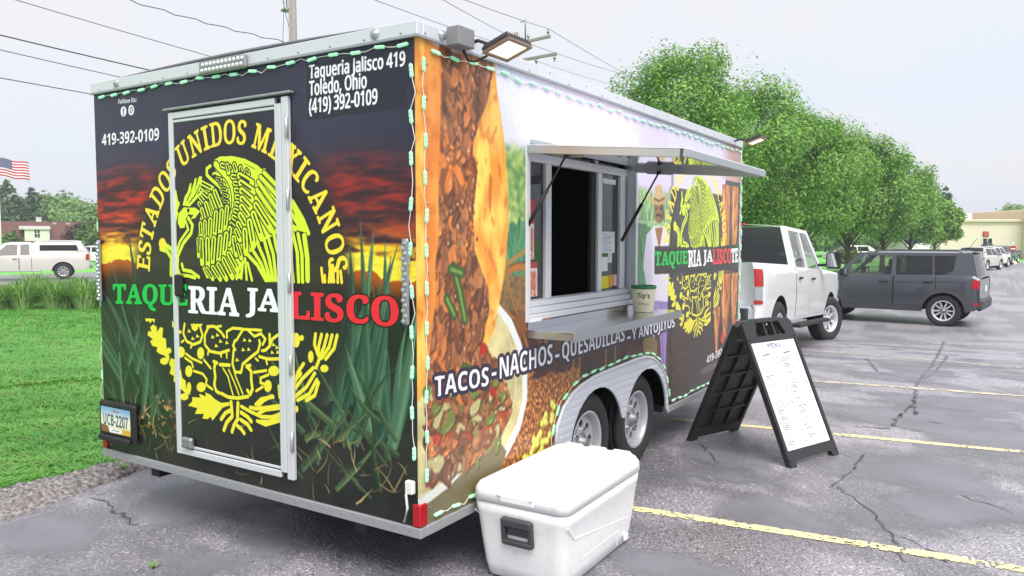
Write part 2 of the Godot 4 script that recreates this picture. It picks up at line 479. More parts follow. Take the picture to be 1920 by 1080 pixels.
	for l in [[836, 776, 900, 812, 980, 850, 1060, 852, 1118, 830], [900, 782, 940, 792, 1000, 786, 1110, 772], [940, 762, 980, 722, 1066, 706], [960, 826, 1010, 800, 1116, 786], [950, 880, 1010, 908, 1116, 876], [974, 884, 1040, 884, 1116, 850], [1060, 700, 1000, 730, 960, 770]]: SB.call(l, 24)
	for l in [[1205, 610, 1230, 530, 1270, 470], [1200, 660, 1260, 580, 1340, 500], [1206, 710, 1290, 640, 1350, 540], [1226, 734, 1310, 690, 1366, 586], [1290, 736, 1350, 700, 1378, 606], [1200, 600, 1250, 540], [1356, 256, 1348, 330, 1372, 400], [1400, 260, 1380, 340, 1376, 410], [1440, 262, 1420, 340, 1390, 420, 1360, 500], [1476, 264, 1454, 350, 1400, 430], [1512, 266, 1490, 360, 1430, 436]]: SB.call(l, 24)
	SB.call([1106, 630, 1112, 710], 22)

func blade(s: Sheet, base: Vector2, tip: Vector2, width: float, bend: float, c: Color, hi: Color) -> void:
	var side := (tip - base).orthogonal() * bend
	var l := PackedVector2Array()
	var r := PackedVector2Array()
	var mid := []
	for i in 9:
		var t := i / 8.0
		var p := base.lerp(tip, t) + side * sin(t * PI * 0.8)
		var n := (tip - base).normalized().orthogonal()
		var w := width * pow(1.0 - t, 0.8) * (0.65 + 0.7 * minf(t * 3.0, 1.0) * 0.5)
		l.append(p + n * w * 0.5); r.append(p - n * w * 0.5)
		mid.append(p + n * w * 0.22)
	r.reverse()
	var both := l.duplicate()
	both.append_array(r)
	s.poly(both, c)
	var half := l.duplicate()
	for i in range(mid.size() - 1, -1, -1): half.append(mid[i].lerp(l[i], -0.9))
	s.poly(half, c.lerp(hi, 0.35))
	s.stroke(mid, width * 0.07, hi)

func rear_print() -> Sheet:
	var s := Sheet.new(self, -2.47, 2.48, 2.47, 2.19, 520.0, rgb(30, 29, 36))
	var n := FastNoiseLite.new()
	n.seed = 3; n.frequency = 1.0; n.fractal_octaves = 4
	var sky := rgb(64, 63, 88)
	s.base(2, func(x: float, y: float) -> Color:
		# night sky, a red sunset of torn cloud, a yellow band, dark field below
		var yy := y + 0.05 * n.get_noise_2d(x * 2.0, 4.0) + (0.0 if x < -1.2 else 0.03)
		var c := sky.lerp(rgb(44, 43, 60), 0.5 + 0.5 * n.get_noise_2d(x * 0.8, y * 1.1 + 9.0))
		if yy < 2.12:
			var streak := n.get_noise_2d(x * 2.4 + y * 0.8, y * 13.0) * 0.9 + n.get_noise_2d(x * 6.0, y * 30.0) * 0.45
			var red := rgb(190, 44, 30).lerp(rgb(226, 110, 34), smoothstep(1.8, 1.62, yy))
			var cloud := rgb(62, 26, 34)
			var t := clampf(0.45 + streak * 1.25, 0.0, 1.0)
			c = c.lerp(cloud.lerp(red, t), smoothstep(2.12, 1.86, yy) * (1.0 if x < -1.2 else 0.75))
			c = c.lerp(rgb(244, 206, 40), smoothstep(1.68, 1.6, yy) * clampf(0.35 + streak * 1.6 + (1.62 - yy) * 4.0, 0.0, 1.0))
		if yy < 1.565: c = c.lerp(rgb(250, 236, 70), 0.85)
		if yy < 1.475 + 0.02 * n.get_noise_2d(x * 9.0, 1.0):
			c = rgb(176, 84, 24).lerp(rgb(52, 32, 22), smoothstep(1.475, 1.36, yy))
		if yy < 1.4: c = c.lerp(rgb(25, 30, 27).lerp(rgb(48, 48, 44), 0.5 + 0.7 * n.get_noise_2d(x * 3.0, y * 3.0)), smoothstep(1.4, 1.28, yy))
		return c)
	rng.seed = 11
	# spiky agave leaves on both sides, dry grass along the foot
	for i in 34:
		var b := Vector2(rng.randf_range(-0.62, -0.12), rng.randf_range(0.62, 1.0))
		var tip := b + Vector2(rng.randf_range(-0.2, 0.26), rng.randf_range(0.35, 0.85))
		if tip.y > 1.72: tip.y = rng.randf_range(1.5, 1.72)
		var g := rng.randf()
		blade(s, b, tip, rng.randf_range(0.05, 0.1), rng.randf_range(-0.08, 0.08), rgb(26, 58, 46).lerp(rgb(72, 110, 84), g), rgb(52, 94, 76).lerp(rgb(142, 172, 134), g * 0.7))
	for i in 30:
		var b := Vector2(rng.randf_range(-2.3, -1.7), rng.randf_range(0.5, 0.95))
		var tip := b + Vector2(rng.randf_range(-0.5, 0.4), rng.randf_range(0.2, 0.75))
		var g := rng.randf()
		blade(s, b, tip, rng.randf_range(0.03, 0.075), rng.randf_range(-0.08, 0.08), rgb(24, 48, 38).lerp(rgb(70, 100, 76), g), rgb(58, 92, 76).lerp(rgb(144, 172, 144), g * 0.7))
	# the dark round ground that the crest stands on
	for y in range(0, s.im.get_height()):
		for x in range(int(0.36 * s.s), int(2.1 * s.s)):
			var p := Vector2(s.x0 + x / s.s, s.y1 - y / s.s)
			var r := Vector2((p.x + 1.245) * 0.98, (p.y - 1.36) * 0.94).length()
			var t := smoothstep(0.9, 0.76, r)
			if t > 0.0: s.im.set_pixel(x, y, s.im.get_pixel(x, y).lerp(rgb(40, 37, 40), t * 0.93))
	for i in 26:
		var b := Vector2(rng.randf_range(-0.75, -0.1), rng.randf_range(0.36, 0.8))
		var tip := b + Vector2(rng.randf_range(-0.5, 0.35), rng.randf_range(0.02, 0.4))
		var g := rng.randf()
		blade(s, b, tip, rng.randf_range(0.02, 0.06), rng.randf_range(-0.14, 0.14), rgb(24, 44, 30).lerp(rgb(70, 96, 62), g), rgb(60, 88, 58).lerp(rgb(140, 160, 110), g * 0.7))
	for i in 150:
		var x := rng.randf_range(-2.44, -0.05)
		if x > -1.75 and x < -0.8 and rng.randf() < 0.75: continue
		var b := Vector2(x, rng.randf_range(0.34, 0.66))
		var tip := b + Vector2(rng.randf_range(-0.14, 0.14), rng.randf_range(0.02, 0.17))
		var g := rng.randf()
		blade(s, b, tip, rng.randf_range(0.005, 0.014), rng.randf_range(-0.3, 0.3), rgb(70, 66, 40).lerp(rgb(176, 156, 98), g), rgb(120, 104, 60).lerp(rgb(206, 190, 140), g))
	for i in 40:                                             # reddish dry leaves left of the door
		var c := Vector2(rng.randf_range(-2.15, -1.72), rng.randf_range(0.5, 0.72))
		s.disc(c, rng.randf_range(0.005, 0.014), rgb(120, 70, 44).lerp(rgb(190, 160, 110), rng.randf()))
	s.soften(-2.47, 2.48, 2.47, 2.19, 3.0)
	crest(s, Transform2D(), rgb(40, 37, 40))
	# the name across the crest
	var R := func(px: float, py: float) -> Vector2:
		var p := on_rear(px, py)
		return Vector2(p.x, p.y)
	var slab := font(true, true)
	var green := rgb(26, 190, 74)
	var red := rgb(226, 40, 58)
	for w in [["TAQUE", 212.0, 533.5, 355.0, 535.5, 579.5, 584.0, green], ["RIA", 358.0, 537.0, 452.0, 541.0, 585.0, 592.0, rgb(240, 241, 250)], ["JA", 466.0, 540.5, 529.0, 546.0, 593.0, 597.5, rgb(240, 241, 250)], ["LISCO", 543.0, 547.5, 746.0, 553.0, 597.0, 612.0, red]]:
		var bl: Vector2 = R.call(w[1], w[5])
		var br: Vector2 = R.call(w[3], w[6])
		var tl: Vector2 = R.call(w[1], w[2])
		s.text(w[0], slab, bl, br, tl, rgb(16, 20, 18), 0.011)
		s.text(w[0], slab, bl, br, tl, w[7], 0.004)
		s.text(w[0], slab, bl, br, tl, w[7])
	var bold := font(false, true)
	var sans := font(false, false)
	var white := rgb(240, 241, 250)
	s.text("419-392-0109", bold, R.call(191, 273), R.call(298, 263), R.call(191, 251), white)
	s.text("Follow Us:", bold, R.call(222, 195.5), R.call(256, 191), R.call(222, 186.5), white)
	for c in [[231.5, 209.0], [246.0, 206.5]]:
		var o: Vector2 = R.call(c[0], c[1])
		s.disc(o, 0.029, white)
		if c[0] < 240.0:
			s.text("f", bold, o + Vector2(-0.009, -0.024), o + Vector2(0.011, -0.024), o + Vector2(-0.009, 0.02), rgb(40, 40, 58))
		else:
			s.disc(o, 0.019, rgb(60, 60, 80)); s.disc(o, 0.014, white); s.disc(o, 0.009, rgb(60, 60, 80)); s.disc(o, 0.0055, white)
	# the darker patch with the address
	var tlp: Vector2 = R.call(574, 118)
	var brp: Vector2 = R.call(762, 205)
	s.poly(PackedVector2Array([R.call(574, 120), R.call(764, 88), R.call(762, 202), R.call(576, 226)]), rgb(42, 42, 56))
	s.text("Taqueria Jalisco 419", sans, R.call(580, 155), R.call(759, 131), R.call(580, 121), white, 0.0025)
	s.text("Toledo, Ohio", sans, R.call(580, 184), R.call(687, 169), R.call(580, 151), white, 0.0025)
	s.text("(419) 392-0109", sans, R.call(580, 218), R.call(707, 200), R.call(580, 186), white, 0.0025)
	return s

func side_print() -> Sheet:                                   # laid out as (distance from the rear edge, height)
	var s := Sheet.new(self, 0.0, 2.48, 4.79, 2.19, 360.0, rgb(60, 46, 40))
	var n := FastNoiseLite.new()
	n.seed = 8; n.frequency = 1.0; n.fractal_octaves = 4
	s.base(2, func(u: float, y: float) -> Color:
		var k1 := n.get_noise_2d(u * 3.0, y * 3.0)
		var k2 := n.get_noise_2d(u * 22.0, y * 22.0)
		var c := Color()
		if u < 2.98:
			# a stuccoed sky over greenery, a cart yard below, a field of maize in front
			c = rgb(216, 218, 238).lerp(rgb(232, 214, 240), smoothstep(0.7, 1.3, u)).lerp(rgb(190, 192, 226), clampf(k2 * 0.5, 0.0, 1.0))
			if u < 1.4: c = c.lerp(rgb(96, 140, 84).lerp(rgb(176, 196, 116), clampf(0.5 + n.get_noise_2d(u * 12.0, y * 12.0) * 1.3, 0.0, 1.0)), smoothstep(2.14, 2.0, y + 0.09 * k1 + 0.03 * k2))
			if y < 1.72 + 0.08 * k1 + 0.03 * k2 and u < 1.2: c = rgb(40, 96, 66).lerp(rgb(110, 160, 110), clampf(0.4 + n.get_noise_2d(u * 40.0, y * 6.0) * 1.4, 0.0, 1.0))
			if y < 1.46 and u < 1.3: c = rgb(92, 76, 50).lerp(rgb(140, 112, 66), clampf(0.5 + k2, 0.0, 1.0))
			if y < 1.24: c = rgb(58, 40, 34).lerp(rgb(96, 62, 44), clampf(0.5 + k1 + k2 * 0.4, 0.0, 1.0))
			if y < 0.88 - 0.02 * u + 0.04 * k1 and u < 1.5:
				var g := n.get_noise_2d(u * 34.0, y * 46.0)
				c = rgb(104, 56, 26).lerp(rgb(226, 162, 92), clampf(0.35 + g * 1.6, 0.0, 1.0))
			if u > 2.36 and y > 1.24 and y < 2.06:
				c = rgb(206, 200, 226).lerp(rgb(128, 176, 104).lerp(rgb(186, 214, 160), clampf(0.5 + k2, 0.0, 1.0)), smoothstep(1.98, 1.88, y + 0.1 * k1))
				if y < 1.95 and y > 1.74 and n.get_noise_2d(u * 26.0, y * 3.0) > 0.02 + (y - 1.74) * 1.5: c = rgb(92, 128, 96)
				if y < 1.7 + 0.07 * k1: c = rgb(54, 100, 64).lerp(rgb(120, 160, 110), clampf(0.4 + n.get_noise_2d(u * 44.0, y * 6.0) * 1.4, 0.0, 1.0))
			if u > 2.36 and y > 1.98: c = rgb(214, 206, 236)
		if u > 2.9:
			var d := rgb(50, 44, 46).lerp(rgb(86, 80, 88), clampf(0.4 + k1 * 0.8, 0.0, 1.0))
			if y < 0.98: d = rgb(58, 46, 42).lerp(rgb(176, 104, 64), clampf(-0.35 + k2 * 1.4 + (3.5 - u) * 0.5, 0.0, 1.0))
			if y > 2.0 and u < 4.3: d = rgb(220, 212, 240)
			c = c.lerp(d, smoothstep(2.9, 3.06, u))
			if y > 2.14: c = rgb(216, 214, 238).lerp(rgb(190, 150, 148), smoothstep(4.1, 4.5, u))
		return c)
	rng.seed = 23
	var P := func(px: float, py: float) -> Vector2:
		var p := on_side(px, py)
		return Vector2(-p.z, p.y)
	var PL := func(l: Array) -> PackedVector2Array:
		var q := PackedVector2Array()
		for i in range(0, l.size(), 2): q.append(P.call(l[i], l[i + 1]))
		return q
	# agave behind the cart wheel
	for i in 26:
		var b := Vector2(rng.randf_range(0.66, 1.0), 1.42)
		blade(s, b, b + Vector2(rng.randf_range(-0.1, 0.1), rng.randf_range(0.12, 0.32)), 0.02, 0.05, rgb(40, 110, 80), rgb(120, 186, 150))
	# cart wheel
	var hub := Vector2(0.83, 1.17)
	var wood := rgb(150, 92, 40)
	for k in 12:
		var d := Vector2(cos(TAU * k / 12), sin(TAU * k / 12))
		s.stroke([hub, hub + d * 0.3], 0.018, wood)
	for k in 48:
		var a := TAU * k / 48
		var b2 := TAU * (k + 1) / 48
		s.stroke([hub + Vector2(cos(a), sin(a)) * 0.3, hub + Vector2(cos(b2), sin(b2)) * 0.3], 0.042, rgb(166, 104, 48))
		s.stroke([hub + Vector2(cos(a), sin(a)) * 0.32, hub + Vector2(cos(b2), sin(b2)) * 0.32], 0.008, rgb(96, 60, 30))
	s.disc(hub, 0.06, rgb(120, 72, 34))
	s.stroke([Vector2(0.66, 1.47), Vector2(0.9, 1.56)], 0.03, rgb(150, 120, 70))
	s.stroke([Vector2(0.68, 1.52), Vector2(0.72, 1.38)], 0.025, rgb(140, 110, 60))
	# the bowl
	var rim := []
	for l in [[930, 575], [956, 605], [974, 650], [984, 700], [984, 750], [972, 800], [950, 845], [915, 885], [870, 915], [800, 940]]: rim.append(P.call(l[0], l[1]))
	var bowl := PackedVector2Array(rim)
	bowl.append(Vector2(0.0, 0.46)); bowl.append(Vector2(0.0, 1.0)); bowl.append(Vector2(0.5, 1.25))
	s.poly_fn(bowl, func(u: float, y: float) -> Color: return rgb(172, 166, 120).lerp(rgb(214, 204, 150), clampf(0.5 + n.get_noise_2d(u * 5.0, y * 5.0), 0.0, 1.0)))
	s.poly_fn(PL.call([800, 940, 870, 915, 915, 885, 950, 845, 940, 880, 880, 930, 798, 975]), func(u: float, y: float) -> Color: return rgb(150, 146, 122).lerp(rgb(186, 182, 160), clampf(0.5 + n.get_noise_2d(u * 6.0, y * 3.0), 0.0, 1.0)))
	s.stroke(rim, 0.05, rgb(214, 220, 226))
	var inner := []
	for p in rim: inner.append(p + Vector2(-0.09, 0.04))
	s.stroke(inner, 0.012, rgb(200, 194, 160))
	s.poly(PackedVector2Array([Vector2(0.0, 0.30), Vector2(0.0, 0.47), Vector2(0.35, 0.55), Vector2(0.6, 0.62), Vector2(0.7, 0.52), Vector2(0.55, 0.30)]), rgb(112, 104, 76))
	s.stroke([Vector2(0.0, 0.45), Vector2(0.2, 0.49), Vector2(0.36, 0.55), Vector2(0.5, 0.64), Vector2(0.58, 0.72)], 0.045, rgb(206, 212, 208))
	# the filling and the two halves of the shell
	var n2 := FastNoiseLite.new()
	n2.seed = 40; n2.noise_type = FastNoiseLite.TYPE_CELLULAR; n2.frequency = 1.0; n2.cellular_return_type = FastNoiseLite.RETURN_DISTANCE2_SUB
	var meat := func(u: float, y: float) -> Color:
		var warp := n.get_noise_2d(u * 3.0, y * 3.0)
		var fib := n.get_noise_2d(u * 10.0 + 1.5 * warp, y * 2.6 + 1.0 * warp)
		var lump := n.get_noise_2d(u * 5.0, y * 3.4 + 7.0)
		var c := rgb(98, 58, 38).lerp(rgb(196, 132, 82), clampf(0.42 + fib * 0.9 + lump * 0.8, 0.0, 1.0))
		var hot := n.get_noise_2d(u * 6.0 + 30.0, y * 3.2)
		if hot > 0.1: c = c.lerp(rgb(206, 116, 54), clampf((hot - 0.1) * 4.0, 0.0, 0.8))
		var cell := n2.get_noise_2d(u * 20.0 + warp * 2.0, y * 11.0)
		c = c.darkened(clampf(0.3 - (cell + 1.0) * 0.9, 0.0, 0.3))
		var wet := n.get_noise_2d(u * 34.0 + 5.0 * warp, y * 14.0 + 4.0)
		if wet > 0.3: c = c.lerp(rgb(206, 166, 126), clampf((wet - 0.3) * 6.0, 0.0, 0.5))
		if y < 0.98:
			var v := n.get_noise_2d(u * 4.5 + 11.0, y * 4.5)
			if v > 0.1: c = c.lerp(rgb(112, 118, 62), clampf((v - 0.1) * 3.0, 0.0, 0.6))
			if v < -0.26: c = c.lerp(rgb(156, 60, 38), clampf((-0.26 - v) * 5.0, 0.0, 0.7))
			if y < 0.76: c = c.lerp(rgb(150, 140, 96), clampf((0.76 - y) * 4.0, 0.0, 0.7) * clampf(0.6 + v * 2.0, 0.0, 1.0))
		return c
	var filling: PackedVector2Array = PL.call([812, 92, 925, 108, 930, 200, 935, 420, 925, 560, 912, 650, 940, 700, 962, 770, 935, 830, 880, 880, 798, 915, 800, 640, 812, 400])
	s.poly_fn(filling, meat)
	# shreds and lumps of meat, with onion, pepper and herbs further down, each with wet glints
	for i in 620:
		var c := Vector2(rng.randf_range(0.03, 0.72), rng.randf_range(0.5, 2.46))
		if not Geometry2D.is_point_in_polygon(c, filling): continue
		var low := c.y < 0.95
		var len := rng.randf_range(0.02, 0.075)
		var wid := len * rng.randf_range(0.3, 0.75)
		var turn := rng.randf_range(0.9, 2.3) if not low else rng.randf_range(0.0, PI)
		var d := Vector2(cos(turn), sin(turn))
		var e := d.orthogonal()
		var col := rgb(92, 54, 36).lerp(rgb(172, 108, 66), rng.randf())
		if rng.randf() < 0.2: col = rgb(196, 116, 56)
		if low:
			var k := rng.randf()
			if k < 0.22: col = rgb(176, 170, 122)
			elif k < 0.34: col = rgb(104, 124, 58)
			elif k < 0.42: col = rgb(172, 60, 40)
		var q := PackedVector2Array()
		for j in 11:
			var a := TAU * j / 11.0
			q.append(c + (d * cos(a) * len + e * sin(a) * wid) * rng.randf_range(0.72, 1.1))
		var edge := PackedVector2Array()
		for p in q: edge.append(p + Vector2(0.004, -0.005))
		s.poly(edge, rgb(66, 38, 28))
		s.poly(q, col)
		s.stroke([c - d * len * 0.5 + e * wid * 0.3, c + d * len * 0.4 + e * wid * 0.35], wid * 0.3, col.lerp(rgb(226, 176, 126), 0.28))
		if rng.randf() < 0.45: s.disc(c + d * len * rng.randf_range(-0.4, 0.4) + e * wid * 0.3, rng.randf_range(0.002, 0.006), rgb(240, 218, 190))
	var tort := func(u: float, y: float) -> Color:
		var k := n.get_noise_2d(u * 7.0, y * 3.0)
		var c := rgb(226, 146, 56).lerp(rgb(250, 200, 96), clampf(0.5 + k * 1.3, 0.0, 1.0))
		var toast := n.get_noise_2d(u * 11.0, y * 6.0)
		if toast > 0.25: c = c.lerp(rgb(190, 104, 38), clampf((toast - 0.25) * 4.0, 0.0, 0.55))
		return c
	s.poly_fn(PL.call([780, 60, 822, 88, 828, 140, 826, 250, 822, 350, 824, 430, 816, 500, 818, 560, 808, 640, 800, 720, 784, 760]), func(u: float, y: float) -> Color: return tort.call(u, y).lerp(rgb(204, 108, 44), 0.55 if u > 0.05 else 0.0))
	s.poly_fn(PL.call([926, 108, 932, 170, 944, 250, 952, 340, 953, 430, 948, 500, 938, 560, 926, 620, 914, 648, 906, 640, 918, 580, 915, 540, 890, 470, 888, 400, 896, 320, 886, 280, 898, 230, 914, 190, 922, 150]), tort)
	s.poly(PL.call([918, 320, 923, 340, 922, 375, 919, 408, 915, 370]), rgb(186, 110, 44))
	for i in 16:                                               # bits of meat spilling over the edges, pepper and herbs
		var p: Vector2 = P.call(rng.randf_range(885, 905), rng.randf_range(260, 640))
		s.disc(p, rng.randf_range(0.004, 0.011), rgb(120, 62, 34).lerp(rgb(170, 92, 48), rng.randf()))
	for g in [[[850, 500], [862, 545], [872, 600]], [[846, 505], [866, 512]], [[838, 560], [852, 590]], [[870, 690], [890, 700]]]:
		var l := []
		for p in g: l.append(P.call(p[0], p[1]))
		s.stroke(l, 0.05, rgb(52, 84, 38)); s.stroke(l, 0.018, rgb(112, 142, 70))
	for c in [[906, 655, 0.03], [924, 735, 0.024], [900, 725, 0.02]]: s.disc(P.call(c[0], c[1]), c[2], rgb(170, 34, 30))
	s.disc(P.call(800, 735), 0.03, rgb(84, 130, 60))
	# maize cob and horses' legs by the wheel arch
	for i in 60:
		var p := Vector2(rng.randf_range(0.86, 1.2), rng.randf_range(0.42, 0.72))
		if p.y > 0.5 + (p.x - 0.9) * 0.75 or p.y < 0.36 + (p.x - 0.95) * 0.75: continue
		s.disc(p, 0.022, rgb(196, 206, 78)); s.disc(p + Vector2(-0.003, 0.004), 0.014, rgb(222, 226, 116))
	for u in [1.42, 1.5, 1.86, 2.0]: s.stroke([Vector2(u, 1.02), Vector2(u + 0.01, 0.9), Vector2(u, 0.76)], [0.035, 0.02, 0.016], rgb(150, 118, 66))
	# the man in the field: hat, face, white jacket, violet trousers
	for i in 30:
		var b := Vector2(rng.randf_range(2.37, 2.62), rng.randf_range(1.2, 1.4))
		blade(s, b, b + Vector2(rng.randf_range(-0.08, 0.1), rng.randf_range(0.2, 0.42)), 0.03, 0.05, rgb(60, 120, 84), rgb(150, 200, 160))
	var skin := rgb(150, 104, 68)
	s.poly(PL.call([1219, 432, 1226, 424, 1246, 424, 1254, 440, 1254, 520, 1252, 566, 1216, 562, 1214, 480]), rgb(222, 216, 232))
	s.poly(PL.call([1212, 440, 1221, 430, 1224, 480, 1222, 560, 1216, 560, 1206, 500]), rgb(204, 198, 220))
	s.poly(PL.call([1228, 428, 1236, 470, 1243, 426]), skin)
	s.poly(PL.call([1226, 382, 1243, 380, 1244, 410, 1236, 420, 1228, 412]), skin)
	s.poly(PL.call([1238, 382, 1244, 381, 1245, 408, 1237, 420, 1240, 400]), rgb(112, 72, 46))
	s.stroke([P.call(1230, 405), P.call(1234, 402), P.call(1239, 405)], 0.018, rgb(46, 32, 26))
	s.stroke([P.call(1229, 391), P.call(1232, 391)], 0.012, rgb(46, 32, 26)); s.stroke([P.call(1237, 391), P.call(1240, 391)], 0.012, rgb(46, 32, 26))
	s.stroke([P.call(1218, 371), P.call(1226, 379), P.call(1236, 381), P.call(1246, 377), P.call(1252, 368)], 0.03, rgb(196, 160, 110))
	s.poly(PL.call([1226, 376, 1228, 350, 1234, 346, 1241, 348, 1245, 374, 1236, 380]), rgb(206, 172, 122))
	s.stroke([P.call(1227, 373), P.call(1236, 377), P.call(1245, 372)], 0.018, rgb(120, 84, 56))
	s.poly(PL.call([1216, 562, 1252, 566, 1250, 640, 1246, 720, 1242, 722, 1238, 640, 1234, 610, 1226, 640, 1220, 640]), rgb(150, 128, 190))
	s.stroke([P.call(1240, 570), P.call(1242, 640), P.call(1245, 715)], 0.02, rgb(120, 98, 166))
	s.disc(P.call(1210, 560), 0.04, rgb(186, 140, 70))
	s.poly(PL.call([1205, 640, 1218, 622, 1232, 640, 1232, 668, 1222, 684, 1207, 668]), rgb(126, 108, 70))
	# tall orange glasses beyond the crest
	for g in [[4.33, 1.34, 2.1, 0.12], [4.6, 1.46, 2.1, 0.1], [4.36, 0.72, 1.3, 0.13], [4.62, 0.8, 1.3, 0.11], [4.12, 0.62, 1.02, 0.08]]:
		var q := PackedVector2Array([Vector2(g[0] - g[3], g[2]), Vector2(g[0] + g[3], g[2]), Vector2(g[0] + g[3] * 0.9, g[1] + 0.25), Vector2(g[0] + g[3] * 0.3, g[1]), Vector2(g[0] - g[3] * 0.3, g[1]), Vector2(g[0] - g[3] * 0.95, g[1] + 0.25)])
		s.poly_fn(q, func(u: float, y: float) -> Color: return rgb(150, 84, 40).lerp(rgb(214, 138, 70), clampf(0.5 + n.get_noise_2d(u * 12.0, y * 4.0) * 1.4, 0.0, 1.0)))
		s.stroke([Vector2(g[0] - g[3] * 0.5, g[2] - 0.05), Vector2(g[0] - g[3] * 0.4, g[1] + 0.2)], 0.02, rgb(236, 190, 130))
	for c in [[4.42, 1.36], [4.7, 0.82], [4.3, 0.72]]: s.disc(Vector2(c[0], c[1]), 0.05, rgb(206, 66, 40))
	s.poly(PackedVector2Array([Vector2(2.66, 1.36), Vector2(4.79, 1.32), Vector2(4.79, 1.56), Vector2(2.66, 1.56)]), rgb(48, 43, 46))
	s.soften(0.0, 2.48, 4.79, 2.19, 3.6)
	crest(s, Transform2D(0.0, Vector2(0.92, 0.92), 0.0, Vector2(3.6 + 0.92 * 1.245, 1.46 - 0.92 * 1.305)), rgb(48, 43, 46))
	var slab := font(true, true)
	for w in [["TAQUE", 1228.0, 473.0, 1289.0, 506.0, 501.0, rgb(26, 190, 74)], ["RIA", 1290.5, 470.5, 1315.0, 500.5, 497.5, rgb(240, 241, 250)], ["JA", 1319.0, 469.5, 1336.0, 498.0, 496.5, rgb(240, 241, 250)], ["LISCO", 1336.5, 468.0, 1371.0, 496.0, 492.5, rgb(226, 50, 70)], ["TE", 1371.5, 467.0, 1384.0, 492.0, 490.5, rgb(240, 241, 250)]]:
		s.text(w[0], slab, P.call(w[1], w[4]), P.call(w[3], w[5]), P.call(w[1], w[2]), rgb(30, 28, 30), 0.013)
		s.text(w[0], slab, P.call(w[1], w[4]), P.call(w[3], w[5]), P.call(w[1], w[2]), w[6], 0.005)
		s.text(w[0], slab, P.call(w[1], w[4]), P.call(w[3], w[5]), P.call(w[1], w[2]), w[6])
	# what is sold, along the side
	var bold := font(false, true)
	var white := rgb(236, 238, 248)
	for w in [["TACOS", 815.0, 745.0, 916.0, 723.0, 706.0], ["-", 922.0, 705.0, 931.0, 703.0, 699.0], ["NACHOS", 937.0, 711.0, 1036.0, 681.0, 670.0], ["-", 1041.0, 671.0, 1049.0, 669.0, 665.0], ["QUESADILLAS", 1054.0, 681.0, 1171.0, 645.0, 642.0], ["-", 1176.0, 636.5, 1182.0, 635.0, 632.0], ["Y ANTOJITOS", 1185.0, 644.0, 1265.0, 618.0, 617.0]]:
		var bl: Vector2 = P.call(w[1], w[2])
		var br: Vector2 = P.call(w[3], w[4])
		var tl: Vector2 = P.call(w[1], w[5])
		s.text(w[0], bold, bl, br, tl, rgb(44, 38, 58), 0.02)
		s.text(w[0], bold, bl, br, tl, white)
	s.text("419-392-0109", bold, P.call(1325, 682), P.call(1372, 655), P.call(1325, 668), white)
	s.poly(PL.call([1315, 692, 1345, 676, 1345, 686, 1315, 704]), rgb(92, 88, 90))
	return s

func flat_print(w: float, h: float, ppm: float, bg: Color) -> Sheet:
	return Sheet.new(self, 0.0, h, w, h, ppm, bg)
func printed(s: Sheet, rough := 0.5) -> StandardMaterial3D:
	var m := mt(Color.WHITE, rough)
	m.albedo_texture = s.texture()
	m.texture_filter = BaseMaterial3D.TEXTURE_FILTER_LINEAR_WITH_MIPMAPS_ANISOTROPIC
	m.texture_repeat = false
	return m
func menu_print() -> Sheet:
	var s := flat_print(0.56, 0.9, 800.0, rgb(226, 226, 232))
	rng.seed = 5
	var ink := rgb(66, 62, 78)
	for l in [[[0.2, 0.885], [0.2, 0.845]], [[0.2, 0.882], [0.215, 0.86], [0.23, 0.883]], [[0.232, 0.884], [0.232, 0.845]], [[0.25, 0.882], [0.25, 0.845]], [[0.25, 0.88], [0.272, 0.88]], [[0.25, 0.864], [0.268, 0.864]], [[0.25, 0.846], [0.274, 0.846]], [[0.29, 0.843], [0.29, 0.88], [0.312, 0.845], [0.312, 0.882]], [[0.33, 0.88], [0.33, 0.85], [0.342, 0.843], [0.354, 0.85], [0.354, 0.882]]]:
		var q := []
		for p in l: q.append(Vector2(p[0], p[1]))
		s.stroke(q, 0.007, rgb(40, 44, 90))
	s.stroke([Vector2(0.05, 0.825), Vector2(0.51, 0.825)], 0.003, ink)
	for col in 2:
		var x := 0.04 + 0.27 * col
		var y := 0.79
		s.stroke([Vector2(x + 0.06, y), Vector2(x + 0.14, y)], 0.009, ink)
		y -= 0.035
		while y > 0.03:
			var title := rng.randf() < 0.4
			var xx := x + rng.randf_range(0.0, 0.01)
			var stop := x + (rng.randf_range(0.05, 0.11) if title else rng.randf_range(0.1, 0.19))
			while xx < stop:
				var w := rng.randf_range(0.008, 0.028)
				s.stroke([Vector2(xx, y), Vector2(minf(xx + w, stop), y)], 0.006 if title else 0.004, ink if title else rgb(104, 100, 116))
				xx += w + 0.006
			if rng.randf() < 0.5: s.stroke([Vector2(x + 0.205, y), Vector2(x + 0.232, y)], 0.0045, ink)
			y -= rng.randf_range(0.013, 0.021)
	s.disc(Vector2(0.25, 0.1), 0.004, ink)
	return s
